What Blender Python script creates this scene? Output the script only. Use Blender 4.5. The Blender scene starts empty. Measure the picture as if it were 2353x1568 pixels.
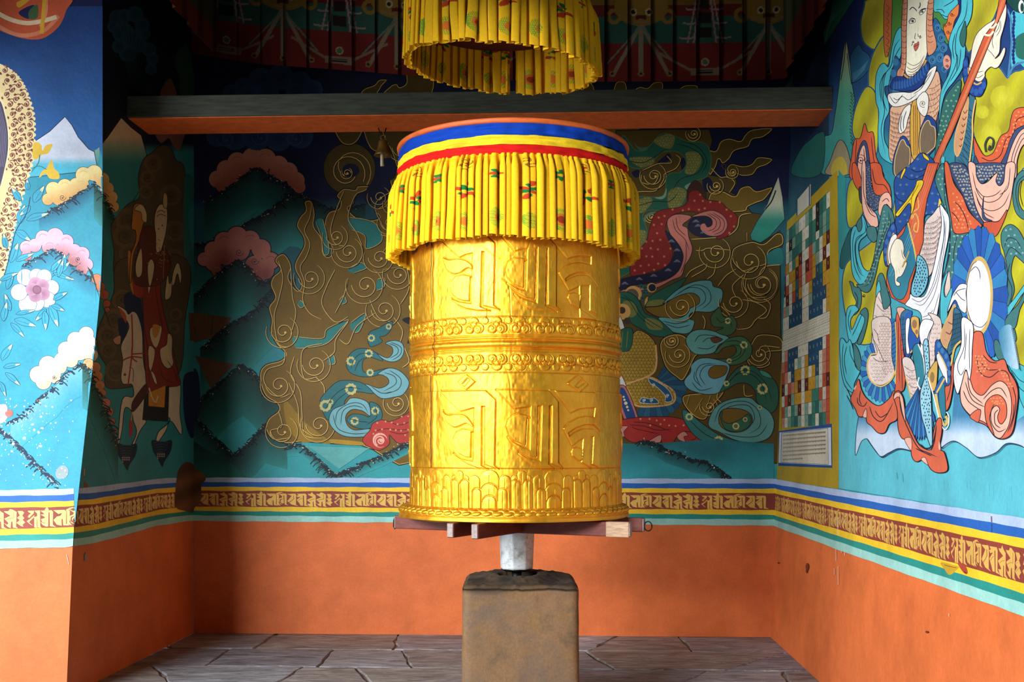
import bpy, bmesh, math, random
import numpy as np
from mathutils import Vector, Matrix
from mathutils.geometry import tessellate_polygon, delaunay_2d_cdt

SC = bpy.context.scene
COL = SC.collection
random.seed(7)
RNG = np.random.default_rng(11)
PI = math.pi

# ---------------------------------------------------------------- camera
FPX = 2600.0
HOR = 1028.0
TH = math.atan(113.5 / FPX)
CAM = np.array([0.0, 0.0, 1.5])
FW = np.array([-math.sin(TH), math.cos(TH), 0.0])
RT = np.array([math.cos(TH), math.sin(TH), 0.0])
cd = bpy.data.cameras.new('camera')
cam = bpy.data.objects.new('camera', cd)
COL.objects.link(cam)
cam.location = CAM
cam.rotation_euler = (PI / 2, 0, TH)
cd.sensor_width = 36.0
cd.lens = FPX / 2353.0 * 36.0
cd.shift_y = (HOR - 784.0) / 2353.0
cd.clip_end = 200
SC.camera = cam

# ---------------------------------------------------------------- light
SC.view_settings.view_transform = 'Standard'
SC.view_settings.look = 'None'
SC.view_settings.gamma = 1.0
SC.view_settings.exposure = 0.0
SC.view_settings.use_curve_mapping = False
W = bpy.data.worlds.new('sky')
SC.world = W
W.use_nodes = True
wn = W.node_tree.nodes
wn['Background'].inputs['Color'].default_value = (0.62, 0.78, 1.0, 1)
wn['Background'].inputs['Strength'].default_value = 0.018

def area(name, loc, target, sx, sy, power, color):
    l = bpy.data.lights.new(name, 'AREA')
    l.shape = 'RECTANGLE'; l.size = sx; l.size_y = sy
    l.energy = power; l.color = color
    o = bpy.data.objects.new(name, l)
    COL.objects.link(o)
    o.location = loc
    d = Vector(target) - Vector(loc)
    o.rotation_euler = d.to_track_quat('-Z', 'Y').to_euler()
    return o
# daylight entering the open porch from the courtyard on the left, and a weaker share from the front
area('daylight_courtyard', (-7.2, 2.2, 3.0), (-0.6, 6.2, 1.6), 4.2, 3.4, 560, (0.91, 0.96, 1.0))
area('daylight_front', (-6.0, -3.6, 4.3), (0.6, 8.0, 1.0), 3.4, 2.2, 1750, (0.96, 0.98, 1.0))

# ---------------------------------------------------------------- helpers
def s2l(c):
    c = np.asarray(c, dtype=float) / 255.0
    return np.where(c <= 0.04045, c / 12.92, ((c + 0.055) / 1.055) ** 2.4)

def dirs(px, py):
    px = np.asarray(px, float); py = np.asarray(py, float)
    a = (px - 1176.5) / FPX; b = (HOR - py) / FPX
    d = FW[None, :] + a[:, None] * RT[None, :]
    d = d + np.stack([0 * b, 0 * b, b], 1)
    return d

def at(px, py, depth):
    return CAM + dirs([px], [py])[0] * depth

def prj_back(px, py):
    d = dirs(px, py); t = 9.0 / d[:, 1]
    return CAM + d * t[:, None], np.array([0, -1.0, 0])

def prj_right(px, py):
    d = dirs(px, py); t = 1.7068 / (d[:, 0] - 0.04 * d[:, 2])
    return CAM + d * t[:, None], np.array([-1.0, 0, 0.04])

def pier_y(z):
    z = np.asarray(z, float)
    zs = 2.6 - .13 * np.log1p(np.exp(np.clip((2.6 - z) / .13, -30, 30)))
    lowb = np.maximum(.93 - z, 0) * .164
    return 6.745 + (zs - 0.93) * 0.264 + lowb

def prj_left(px, py):
    d = dirs(px, py); t = 6.9 / d[:, 1]
    for _ in range(25):
        t = pier_y(1.5 + t * d[:, 2]) / d[:, 1]
    P = CAM + d * t[:, None]
    ts = -2.96 / d[:, 0]
    S = CAM + d * ts[:, None]
    side = P[:, 0] > -2.96
    P[side] = S[side]
    N = np.tile(np.array([0, -1.0, 0]), (len(P), 1)); N[side] = (1.0, 0, 0)
    return P, N

def link(o, parent=None):
    COL.objects.link(o)
    if parent is not None:
        o.parent = parent
    return o

def tag(o, label=None, cat=None, group=None, kind=None):
    if label: o['label'] = label
    if cat: o['category'] = cat
    if group: o['group'] = group
    if kind: o['kind'] = kind
    return o

def empty(name, loc, label, cat, rz=0.0, group=None):
    o = bpy.data.objects.new(name, None)
    COL.objects.link(o)
    o.location = loc; o.rotation_euler = (0, 0, rz)
    o.empty_display_size = 0.1
    return tag(o, label, cat, group)

def mesh_np(name, V, Fq, mat, parent=None, col=None, smooth=True, local=True):
    """V (n,3) world; Fq list/array of faces; col (n,3) linear per-vertex"""
    V = np.asarray(V, float)
    if parent is not None and local:
        V = V - np.array(parent.location)[None, :]
    me = bpy.data.meshes.new(name)
    if isinstance(Fq, np.ndarray):
        nf, k = Fq.shape
        me.vertices.add(len(V)); me.vertices.foreach_set('co', V.astype(np.float32).ravel())
        me.loops.add(nf * k); me.loops.foreach_set('vertex_index', Fq.astype(np.int32).ravel())
        me.polygons.add(nf)
        me.polygons.foreach_set('loop_start', np.arange(0, nf * k, k, dtype=np.int32))
        me.polygons.foreach_set('loop_total', np.full(nf, k, dtype=np.int32))
        me.update(calc_edges=True)
    else:
        me.from_pydata([tuple(v) for v in V], [], [tuple(f) for f in Fq])
    me.polygons.foreach_set('use_smooth', np.full(len(me.polygons), smooth))
    if col is not None:
        at_ = me.color_attributes.new('Col', 'FLOAT_COLOR', 'POINT')
        c4 = np.ones((len(V), 4), np.float32); c4[:, :3] = col
        at_.data.foreach_set('color', c4.ravel())
    me.update()
    me.materials.append(mat)
    o = bpy.data.objects.new(name, me)
    return link(o, parent)

def grid_faces(nr, nc, wrap=False):
    r = np.arange(nr - 1)[:, None]; c = np.arange(nc if wrap else nc - 1)[None, :]
    c2 = (c + 1) % nc
    a = r * nc + c; b = r * nc + c2; d = (r + 1) * nc + c; e = (r + 1) * nc + c2
    return np.stack([a, b, e, d], -1).reshape(-1, 4)

def bm_obj(name, bm, mat, parent=None, smooth=False, bevel=0.0, seg=2):
    if bevel > 0:
        bmesh.ops.bevel(bm, geom=bm.edges[:], offset=bevel, segments=seg, affect='EDGES', profile=0.6)
    if parent is not None:
        bmesh.ops.translate(bm, verts=bm.verts, vec=-parent.location)
    bmesh.ops.recalc_face_normals(bm, faces=bm.faces)
    me = bpy.data.meshes.new(name); bm.to_mesh(me); bm.free()
    for p in me.polygons: p.use_smooth = smooth
    me.materials.append(mat)
    return link(bpy.data.objects.new(name, me), parent)

def box_bm(c, s, rz=0.0):
    bm = bmesh.new()
    M = Matrix.Translation(c) @ Matrix.Rotation(rz, 4, 'Z') @ Matrix.Diagonal((s[0], s[1], s[2], 1))
    bmesh.ops.create_cube(bm, size=1.0, matrix=M)
    return bm

def lathe(name, prof, n, mat, center, parent=None, smooth=True, ang0=0.0):
    prof = np.array(prof, float)
    a = np.linspace(0, 2 * PI, n, endpoint=False) + ang0
    V = np.stack([center[0] + prof[:, 0:1] * np.cos(a)[None], center[1] + prof[:, 0:1] * np.sin(a)[None],
                  np.repeat(prof[:, 1:2], n, 1)], -1).reshape(-1, 3)
    return mesh_np(name, V, grid_faces(len(prof), n, True), mat, parent, smooth=smooth)

def tube(name, pts, r, mat, parent=None, n=10):
    pts = [Vector(p) for p in pts]
    V = []; k = len(pts)
    for i, p in enumerate(pts):
        d = (pts[min(i + 1, k - 1)] - pts[max(i - 1, 0)]).normalized()
        u = d.orthogonal().normalized() if i == 0 else (uprev - d * uprev.dot(d)).normalized()
        uprev = u; w = d.cross(u)
        rr = r[i] if hasattr(r, '__len__') else r
        for j in range(n):
            a = 2 * PI * j / n
            V.append(p + (u * math.cos(a) + w * math.sin(a)) * rr)
    F = [tuple(f) for f in grid_faces(k, n, True)]
    F.append(tuple(range(n))[::-1]); F.append(tuple(range((k - 1) * n, k * n)))
    return mesh_np(name, np.array(V), F, mat, parent)

def smooth_noise(nr, nc, sr, sc, rng=RNG):
    """periodic-free blurred noise by bilinear-cubic upsampling, roughly -1..1"""
    a = rng.standard_normal((sr + 3, sc + 3))
    y = np.linspace(0, sr, nr); x = np.linspace(0, sc, nc)
    def up(a, t):
        i = np.floor(t).astype(int); f = t - i
        i = np.minimum(i, a.shape[0] - 3)
        f = (f * f * (3 - 2 * f))[:, None]
        return a[i] * (1 - f) + a[i + 1] * f
    return up(up(a, y).T, x).T

# ---------------------------------------------------------------- materials
def nodes_of(name):
    m = bpy.data.materials.new(name); m.use_nodes = True
    nt = m.node_tree
    return m, nt, nt.nodes['Principled BSDF']

def nd(nt, t, **kw):
    n = nt.nodes.new(t)
    for k, v in kw.items(): setattr(n, k, v)
    return n

def noise(nt, scale, detail=4, rough=0.6, vec=None, dist=0.0):
    n = nd(nt, 'ShaderNodeTexNoise'); n.inputs['Scale'].default_value = scale
    n.inputs['Detail'].default_value = detail; n.inputs['Roughness'].default_value = rough
    n.inputs['Distortion'].default_value = dist
    if vec is not None: nt.links.new(vec, n.inputs['Vector'])
    return n.outputs['Fac']

def ramp(nt, fac, stops):
    r = nd(nt, 'ShaderNodeValToRGB')
    el = r.color_ramp.elements
    while len(el) < len(stops): el.new(0.5)
    for e, (p, c) in zip(el, stops):
        e.position = p; e.color = (c[0], c[1], c[2], 1) if hasattr(c, '__len__') else (c, c, c, 1)
    nt.links.new(fac, r.inputs['Fac'])
    return r.outputs['Color']

def mix(nt, a, b, fac, mode='MIX'):
    n = nd(nt, 'ShaderNodeMix', data_type='RGBA', blend_type=mode)
    for sock, v in ((n.inputs[6], a), (n.inputs[7], b), (n.inputs[0], fac)):
        if isinstance(v, bpy.types.NodeSocket): nt.links.new(v, sock)
        elif hasattr(v, '__len__'): sock.default_value = (*v[:3], 1)
        else: sock.default_value = v
    return n.outputs[2]

def bump(nt, b, h, strength, dist, prev=None):
    n = nd(nt, 'ShaderNodeBump'); n.inputs['Strength'].default_value = strength
    n.inputs['Distance'].default_value = dist
    nt.links.new(h, n.inputs['Height'])
    if prev is not None: nt.links.new(prev, n.inputs['Normal'])
    nt.links.new(n.outputs['Normal'], b.inputs['Normal'])
    return n.outputs['Normal']

def objco(nt, scale=(1, 1, 1)):
    t = nd(nt, 'ShaderNodeTexCoord'); m = nd(nt, 'ShaderNodeMapping')
    m.inputs['Scale'].default_value = scale
    nt.links.new(t.outputs['Object'], m.inputs['Vector'])
    return m.outputs['Vector']

def attr(nt):
    a = nd(nt, 'ShaderNodeVertexColor'); a.layer_name = 'Col'
    return a.outputs['Color']

def mat_paint(name, rough=0.6, grime=0.25, spec=0.28):
    m, nt, b = nodes_of(name)
    v = objco(nt)
    c = attr(nt)
    hs = nd(nt, 'ShaderNodeHueSaturation'); hs.inputs['Saturation'].default_value = (1.0 if 'cloth' in name else 0.97); nt.links.new(c, hs.inputs['Color']); c = hs.outputs['Color']
    g = ramp(nt, noise(nt, 3.0, 6, 0.65, v), [(0.30, 1 - grime), (0.62, 1.0)])
    c = mix(nt, c, g, 1.0, 'MULTIPLY')
    f = ramp(nt, noise(nt, 60.0, 4, 0.6, v), [(0.25, 0.86), (0.7, 1.0)])
    c = mix(nt, c, f, 1.0, 'MULTIPLY')
    nt.links.new(c, b.inputs['Base Color'])
    b.inputs['Roughness'].default_value = rough
    b.inputs['Specular IOR Level'].default_value = spec
    n1 = bump(nt, b, noise(nt, 4.0, 4, 0.5, v), 0.35, 0.03)
    bump(nt, b, noise(nt, 45.0, 5, 0.6, v), 0.25, 0.004, n1)
    return m

def mat_simple(name, rgb, rough=0.6, metal=0.0, nscale=30.0, var=0.25, bmp=0.2, bd=0.003, vec=(1, 1, 1), dark=None):
    m, nt, b = nodes_of(name)
    v = objco(nt, vec)
    c0 = s2l(rgb)
    c1 = s2l(dark) if dark is not None else c0 * (1 - var)
    f = noise(nt, nscale, 6, 0.65, v)
    c = ramp(nt, f, [(0.32, c1), (0.65, c0)])
    nt.links.new(c, b.inputs['Base Color'])
    b.inputs['Roughness'].default_value = rough
    b.inputs['Metallic'].default_value = metal
    bump(nt, b, noise(nt, nscale * 2, 5, 0.6, v), bmp, bd)
    return m

M_WALL = mat_paint('painted_plaster')

def make_gold(name, rgb, rough=0.42):
    m, nt, b = nodes_of(name)
    v = objco(nt)
    c = ramp(nt, noise(nt, 6.0, 7, 0.65, v), [(0.3, s2l(rgb) * np.array([0.80, 0.66, 0.45])), (0.6, s2l(rgb))])
    sp = ramp(nt, noise(nt, 120.0, 3, 0.6, v), [(0.22, 0.45), (0.30, 1.0)])
    c = mix(nt, c, sp, 1.0, 'MULTIPLY')
    nt.links.new(c, b.inputs['Base Color'])
    b.inputs['Metallic'].default_value = 0.88
    r = ramp(nt, noise(nt, 18.0, 6, 0.7, v), [(0.3, rough + 0.12), (0.7, rough - 0.06)])
    nt.links.new(r, b.inputs['Roughness'])
    n1 = bump(nt, b, noise(nt, 9.0, 3, 0.5, v), 0.22, 0.010)
    bump(nt, b, noise(nt, 90.0, 4, 0.6, v), 0.08, 0.002, n1)
    b.inputs['Coat Weight'].default_value = 0.25; b.inputs['Coat Roughness'].default_value = 0.3
    return m
M_GOLD = make_gold('embossed_gilt_copper', (255, 189, 48))
M_SEAM = mat_simple('seam_groove_shadow', (60, 40, 12), 0.7)  # dark strip colour standing in for the shadow in the lapped seam groove
M_CLOTH = mat_paint('printed_cotton_cloth', 0.8, 0.10, 0.15)
M_ORANGEWOOD = mat_simple('orange_painted_wood', (225, 105, 40), 0.55, nscale=14, var=0.35, vec=(1, 1, 4), bmp=0.3)
M_BEAMFRONT = mat_simple('weathered_green_grey_wood', (62, 70, 55), 0.75, nscale=9, dark=(40, 38, 30), vec=(0.6, 1, 5), bmp=0.4)
M_REDWOOD = mat_simple('red_brown_stained_wood', (118, 48, 34), 0.6, nscale=20, var=0.45, vec=(1, 1, 3), bmp=0.3)
M_ENDGRAIN = mat_simple('bare_grey_end_grain', (176, 158, 152), 0.8, nscale=45, var=0.4, bmp=0.7)
M_IRON = mat_simple('dark_iron', (32, 28, 26), 0.5, metal=0.7)
M_BRASS = mat_simple('aged_brass', (112, 88, 30), 0.5, metal=0.5, nscale=25, var=0.5)
M_BONE = mat_simple('pale_clapper', (205, 190, 150), 0.6, nscale=40)
# ---------------------------------------------------------------- mural painter
def cr(pts, closed=False, n=6):
    P = np.asarray(pts, float); k = len(P)
    if k < 3: return P
    out = []
    idx = range(k) if closed else range(k - 1)
    t = np.linspace(0, 1, n, endpoint=False)[:, None]
    for i in idx:
        if closed:
            a, b, c, d = P[(i - 1) % k], P[i], P[(i + 1) % k], P[(i + 2) % k]
        else:
            a, b, c, d = P[max(i - 1, 0)], P[i], P[i + 1], P[min(i + 2, k - 1)]
        out.append(0.5 * ((2 * b) + (-a + c) * t + (2 * a - 5 * b + 4 * c - d) * t * t + (-a + 3 * b - 3 * c + d) * t ** 3))
    if not closed: out.append(P[-1:])
    return np.concatenate(out)

def seg_dist(x, y, line):
    L = np.asarray(line, float)
    best = np.full(np.shape(x), 1e9)
    for a, b in zip(L[:-1], L[1:]):
        ab = b - a; q = max(ab @ ab, 1e-9)
        t = np.clip(((x - a[0]) * ab[0] + (y - a[1]) * ab[1]) / q, 0, 1)
        best = np.minimum(best, np.hypot(x - a[0] - t * ab[0], y - a[1] - t * ab[1]))
    return best

def inpoly(x, y, P):
    P = np.asarray(P, float); r = np.zeros(np.shape(x), bool)
    for (x0, y0), (x1, y1) in zip(P, np.roll(P, -1, 0)):
        if y0 == y1: continue
        c = ((y0 > y) != (y1 > y)) & (x < (x1 - x0) * (y - y0) / (y1 - y0) + x0)
        r ^= c
    return r

def lerpc(a, b, t):
    t = np.clip(t, 0, 1)[:, None]
    return np.asarray(a, float)[None] * (1 - t) + np.asarray(b, float)[None] * t

class Mural:
    STEP = 0.000022
    def __init__(s, prj):
        s.prj = prj; s.V = []; s.C = []; s.F = []; s.n = 0
        s.boxes = []; s.view(0, 0, 1); s.off = 0
    def view(s, x0, y0, k):
        s.x0, s.y0, s.k = x0, y0, float(k)
    def T(s, pts):
        P = np.asarray(pts, float).reshape(-1, 2)
        return P / s.k + np.array([s.x0, s.y0])
    def level(s, P):
        lo = P.min(0); hi = P.max(0)
        if s.boxes:
            B = np.array([b[:4] for b in s.boxes]); L = np.array([b[4] for b in s.boxes])
            m = (B[:, 0] < hi[0]) & (B[:, 2] > lo[0]) & (B[:, 1] < hi[1]) & (B[:, 3] > lo[1])
            l = int(L[m].max()) + 1 if m.any() else 1
        else: l = 1
        s.boxes.append((lo[0], lo[1], hi[0], hi[1], l))
        return l
    def emit(s, P, F, C, lvl):
        W, N = s.prj(P[:, 0], P[:, 1])
        W = W + N * (lvl * s.STEP)
        F = np.asarray(F, int)
        s.V.append(W); s.C.append(C); s.F.append(F + s.n); s.n += len(P)
    def raw(s, P, col, cf=None, step=None, lvl=None):
        if s.prj is prj_left and cf is None and step is None:
            lo, hi = P.min(0), P.max(0)
            if lo[0] < 225 and hi[1] > 470 and lo[1] < 790 and max(hi - lo) > 10: step = 6.0
        if cf is None and step is None:
            F = tessellate_polygon([[Vector((p[0], p[1], 0)) for p in P]])
            Q = P
        else:
            st = step or 6.0
            lo = P.min(0); hi = P.max(0)
            gx, gy = np.meshgrid(np.arange(lo[0] + st * .5, hi[0], st), np.arange(lo[1] + st * .5, hi[1], st))
            gx = gx.ravel(); gy = gy.ravel()
            m = inpoly(gx, gy, P); gx, gy = gx[m], gy[m]
            if len(gx):
                dd = seg_dist(gx, gy, np.vstack([P, P[:1]])); m = dd > st * .35; gx, gy = gx[m], gy[m]
            vs = [Vector((p[0], p[1])) for p in P] + [Vector((a, b)) for a, b in zip(gx, gy)]
            r = delaunay_2d_cdt(vs, [], [list(range(len(P)))], 1, 1e-4)
            Q = np.array([(v[0], v[1]) for v in r[0]]); F = [f for f in r[2] if len(f) == 3]
        if not len(F): return
        C = cf(Q[:, 0], Q[:, 1]) if cf else np.tile(np.asarray(col, float), (len(Q), 1))
        s.emit(Q, F, s2l(np.clip(C, 0, 255)), lvl if lvl is not None else s.level(P))
    def poly(s, pts, col=None, cf=None, sm=True, step=None, n=5, lw=0, lc=(20, 22, 40), ):
        P = s.T(pts)
        if sm: P = cr(P, True, n)
        s.raw(P, col, cf, step)
        if lw: s.line_px(np.vstack([P, P[:1]]), lw, lc)
    def line(s, pts, w, col, sm=True, taper=(1, 1), n=6, closed=False):
        P = s.T(pts)
        if sm and len(P) > 2: P = cr(P, closed, n)
        if closed: P = np.vstack([P, P[:1]])
        s.line_px(P, w, col, taper)
    def line_px(s, P, w, col, taper=(1, 1)):
        keep = np.concatenate([[True], np.hypot(*np.diff(P, axis=0).T) > 1e-3]); P = P[keep]
        if len(P) < 2: return
        d = np.gradient(P, axis=0); d /= np.maximum(np.hypot(d[:, 0], d[:, 1]), 1e-9)[:, None]
        nrm = np.stack([-d[:, 1], d[:, 0]], 1)
        t = np.linspace(0, 1, len(P))
        ww = w * 0.5 * np.minimum(1, np.minimum(taper[0] + t * 6, taper[1] + (1 - t) * 6))
        A = P + nrm * ww[:, None]; B = P - nrm * ww[:, None]
        Q = np.empty((2 * len(P), 2)); Q[0::2] = A; Q[1::2] = B
        i = np.arange(len(P) - 1) * 2
        F = np.vstack([np.stack([i, i + 1, i + 3], 1), np.stack([i, i + 3, i + 2], 1)])
        s.emit(Q, F, np.tile(s2l(col), (len(Q), 1)), s.level(Q))
    def disc(s, x, y, r, col, ry=None, n=18, cf=None, step=None, rot=0):
        a = np.linspace(0, 2 * PI, n, endpoint=False)
        ry = ry or r; c, q = math.cos(rot), math.sin(rot)
        X = np.cos(a) * r; Y = np.sin(a) * ry
        P = s.T(np.stack([x + X * c - Y * q, y + X * q + Y * c], 1))
        s.raw(P, col, cf, step)
    def curl(s, x, y, r, a0, turns, w, col, tip=1.0, shadow=None, dark=(14, 12, 10)):
        """spiral from rim (angle a0 deg) winding inward, bead at the end"""
        n = max(8, int(abs(turns) * 22)); t = np.linspace(0, 1, n)
        a = math.radians(a0) + t * turns * 2 * PI
        rr = r * (1 - 0.82 * t ** 0.9)
        P = s.T(np.stack([x + rr * np.cos(a), y + rr * np.sin(a)], 1))
        if shadow: s.line_px(P + np.array([0.9, 1.1]), w + shadow, dark)
        s.line_px(P, w, col)
        e = P[-1]; s.x_disc(e, w * 1.5 * tip, col)
    def x_disc(s, e, r, col):
        a = np.linspace(0, 2 * PI, 10, endpoint=False)
        s.raw(np.stack([e[0] + r * np.cos(a), e[1] + r * np.sin(a)], 1), col)
    def add_base(s, V, F, C):
        s.V.append(np.asarray(V, float)); s.C.append(np.asarray(C, float)); s.F.append(np.asarray(F, int) + s.n); s.n += len(V)
    def build(s, name):
        V = np.concatenate(s.V); C = np.concatenate(s.C); F = np.concatenate(s.F)
        o = mesh_np(name, V, F, M_WALL, None, C, smooth=False)
        return tag(o, kind='structure')

TEAL = (40, 150, 160); NAVY = (16, 26, 74); ORANGE = (228, 112, 44)
BANDS = [('pale', (178, 200, 236)), ('blue', (10, 98, 188)), ('yellow', (250, 206, 10)), ('maroon', (148, 60, 48)),
         ('yellow', (250, 206, 10)), ('green', (24, 150, 140)), ('mint', (160, 220, 210))]

def base_surface(fn, us, zs):
    """fn(u,z)->xyz ; returns V, tris, colours by height"""
    U, Z = np.meshgrid(us, zs)
    V = fn(U.ravel(), Z.ravel())
    q = grid_faces(len(zs), len(us))
    F = np.vstack([q[:, [0, 1, 2]], q[:, [0, 2, 3]]])
    z = Z.ravel()
    C = np.where((z < 1.03)[:, None], np.array(ORANGE)[None], np.where((z < 3.3)[:, None], np.array(TEAL)[None], np.array(NAVY)[None]))
    return V, F, s2l(C)

def bands(M, xs, tops, bots, fr, clip=None):
    """xs px, tops/bots px y of the whole band at those xs, fr = fractions of the eight edges"""
    xs = np.asarray(xs, float); tops = np.asarray(tops, float); bots = np.asarray(bots, float)
    for k, (nm, c) in enumerate(BANDS):
        ya = tops + (bots - tops) * fr[k]; yb = tops + (bots - tops) * fr[k + 1]
        X = np.arange(xs[0], xs[-1] + 1, 10.0)
        wob = lambda X, q: 0.5 * np.sin(X * .045 + q * 3) + 0.35 * np.sin(X * .11 + q * 5)
        A = np.stack([X, np.interp(X, xs, ya) + wob(X, k)], 1); B = np.stack([X, np.interp(X, xs, yb) + wob(X, k + 1)], 1)
        if clip: A[:, 0] = clip(A[:, 0], A[:, 1]); B[:, 0] = clip(B[:, 0], B[:, 1])
        M.view(0, 0, 1)
        Q = np.empty((2 * len(X), 2)); Q[0::2] = A; Q[1::2] = B
        i = np.arange(len(X) - 1) * 2
        F = np.vstack([np.stack([i, i + 1, i + 3], 1), np.stack([i, i + 3, i + 2], 1)])
        M.emit(Q, F, np.tile(s2l(c), (len(Q), 1)), M.level(Q))
FR = [0, .103, .210, .305, .665, .768, .868, 1.0]

BK = Mural(prj_back); RW = Mural(prj_right); LW = Mural(prj_left)
BK.add_base(*base_surface(lambda u, z: np.stack([u, 0 * u + 9.0, z], 1), np.linspace(-2.96, 1.92, 12), np.linspace(0, 5.2, 27)))
RW.add_base(*base_surface(lambda u, z: np.stack([1.69 + .04 * (z - 1.08), u, z], 1), np.linspace(3.75, 9.0, 12), np.linspace(0, 5.2, 27)))
zz = np.concatenate([np.linspace(0, 1.0, 10), np.linspace(1.04, 2.2, 10), np.linspace(2.25, 3.0, 16), np.linspace(3.1, 5.2, 8)])
LW.add_base(*base_surface(lambda u, z: np.stack([0 * u - 2.964, pier_y(z) + .004 + u * (9 - pier_y(z)), z], 1), np.linspace(0, 1, 5), zz))
LW.add_base(*base_surface(lambda u, z: np.stack([u, pier_y(z) + .004, z], 1), np.linspace(-4.3, -2.964, 6), zz))
# ---------------------------------------------------------------- floor of irregular slate slabs, ceiling
def make_slate():
    m, nt, b = nodes_of('slate_flagstone')
    v = objco(nt, (0.6, 2.2, 1))
    c = mix(nt, attr(nt), ramp(nt, noise(nt, 5, 8, .7, v, 1.2), [(0.30, .28), (0.50, .8), (0.70, 1.5)]), 1.0, 'MULTIPLY')
    pale = ramp(nt, noise(nt, 9, 6, .7, v, 2.0), [(0.56, 0.0), (0.66, 0.7)])
    c = mix(nt, c, s2l((176, 172, 160)), pale)
    nt.links.new(c, b.inputs['Base Color'])
    b.inputs['Roughness'].default_value = 0.6
    n1 = bump(nt, b, noise(nt, 7, 8, .7, v, 1.0), 0.7, 0.02)
    bump(nt, b, noise(nt, 60, 4, .6, v), 0.3, 0.003, n1)
    return m
M_SLATE = make_slate()
V = []; F = []; C = []
def quadp(P, z, c, skirt=0.012):
    """one slab: top polygon plus a short chamfered edge"""
    P = np.asarray(P); cen = P.mean(0); n = len(P); b0 = len(V)
    inn = P + (cen - P) / np.maximum(np.hypot(*(cen - P).T), 1e-6)[:, None] * 0.010
    for p in inn: V.append((p[0], p[1], z)); C.append(c)
    for p in P: V.append((p[0], p[1], z - skirt)); C.append(c * 0.7)
    F.append(tuple(range(b0, b0 + n)))
    for i in range(n):
        j = (i + 1) % n
        F.append((b0 + i, b0 + n + i, b0 + n + j, b0 + j))
def jit(P, a=0.018):
    out = []
    P = [np.array(p) for p in P]
    for i, p in enumerate(P):
        q = P[(i + 1) % len(P)]; out.append(p)
        m_ = max(2, int(np.hypot(*(q - p)) / 0.12))
        for k in range(1, m_):
            out.append(p + (q - p) * k / m_ + RNG.normal(0, a * 0.45, 2))
    return np.array(out)
rows = [9.06, 8.34, 7.66, 7.02, 6.3, 5.5, 4.7, 3.9, 3.0, 2.0, 1.0, -0.5]
offs = [0.1, .45, .0, .35, .6, .2, .5, .1, .3, .5, .2]
for r in range(len(rows) - 1):
    y1, y0 = rows[r], rows[r + 1]
    x = -5.2 + offs[r] - 0.6; sl = 0.22 * (1 if r % 2 else 0.55)
    while x < 2.4:
        w = RNG.uniform(.55, 1.05)
        e0, e1 = x, x + w
        lean = lambda xx: (xx + 0.6) * 0.10 + sl * 1.6 * math.sin(xx * 5 + r * 2.3)
        P = [(e0 + .006, y0 + .006), (e1 - .006, y0 + .006 + RNG.normal(0, .012)), (e1 - .006 + lean(e1), y1 - .006 + RNG.normal(0, .012)), (e0 + .006 + lean(e0), y1 - .006)]
        base = np.array(random.choice([(156, 158, 164), (146, 142, 142), (168, 172, 182), (140, 142, 152), (154, 148, 144)]), float)
        quadp(jit(P), RNG.normal(0, .002), s2l(base))
        x = e1
b0 = len(V)
for p in ((-7, -2), (3, -2), (3, 9.1), (-7, 9.1)): V.append((p[0], p[1], -.014)); C.append(s2l((150, 140, 128)))
F.append((b0, b0 + 1, b0 + 2, b0 + 3))
tag(mesh_np('floor', np.array(V), F, M_SLATE, None, np.array(C), smooth=False), kind='structure')

M_CEIL = mat_simple('dark_ceiling_boards', (60, 34, 24), 0.8, nscale=8, var=.5, vec=(1, 8, 1))
bm = box_bm((-1.15, 6.3, 4.96), (6.3, 5.6, 0.12)); tag(bm_obj('ceiling', bm, M_CEIL), kind='structure')

bm = box_bm((-4.45, 5.2, 4.45), (0.22, 4.2, 1.0)); tag(bm_obj('light_blocker_1', bm, M_CEIL), kind='structure')  # unseen eave board, added to block light from high on the left
bm = box_bm((-3.0, 4.35, 4.16), (2.8, 0.22, 1.58)); tag(bm_obj('light_blocker_2', bm, M_CEIL), kind='structure')  # made-up lintel out of view, sized to shade the upper back wall
bm = box_bm((.2, 4.35, 4.35), (3.6, 0.22, 1.16)); tag(bm_obj('light_blocker_3', bm, M_CEIL), kind='structure')  # second out-of-view lintel, added to darken the canopy and drape
# ---------------------------------------------------------------- mural on the right wall
M = RW
INK = (24, 28, 46)
def scatter(M, pts, dx, dy, fn, jit=.2, rng=np.random.default_rng(4)):
    P = np.asarray(pts, float); lo = P.min(0); hi = P.max(0); r = 0
    y = lo[1] + dy / 2
    while y < hi[1]:
        x = lo[0] + dx / 2 + (r % 2) * dx / 2
        while x < hi[0]:
            jx, jy = rng.normal(0, jit * dx * .5), rng.normal(0, jit * dy * .5)
            if inpoly(np.array([x + jx]), np.array([y + jy]), P)[0]: fn(x + jx, y + jy)
            x += dx
        y += dy; r += 1
def shade(c0, c1, axis, a, b):
    """paint blended from c0 at a to c1 at b (pixel coordinate), as the painter graded it"""
    def f(x, y):
        q = (x if axis == 'x' else y); return lerpc(c0, c1, (q - a) / (b - a))
    return f
def rad(c0, c1, cx, cy, r):
    return lambda x, y: lerpc(c0, c1, np.hypot(x - cx, y - cy) / r)
def folds(M, lines, w=1.6, c=INK):
    for l in lines: M.line(l, w, c, taper=(.3, .1))
def scal(M, pts, dx=30, dy=26, c=(150, 110, 95), k=1.0):
    scatter(M, pts, dx, dy, lambda x, y: M.line([(x - 9 * k, y - 6 * k), (x - 7 * k, y + 5 * k), (x, y + 9 * k), (x + 7 * k, y + 5 * k), (x + 9 * k, y - 6 * k)], 1.0, c, n=3), .08)
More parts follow.
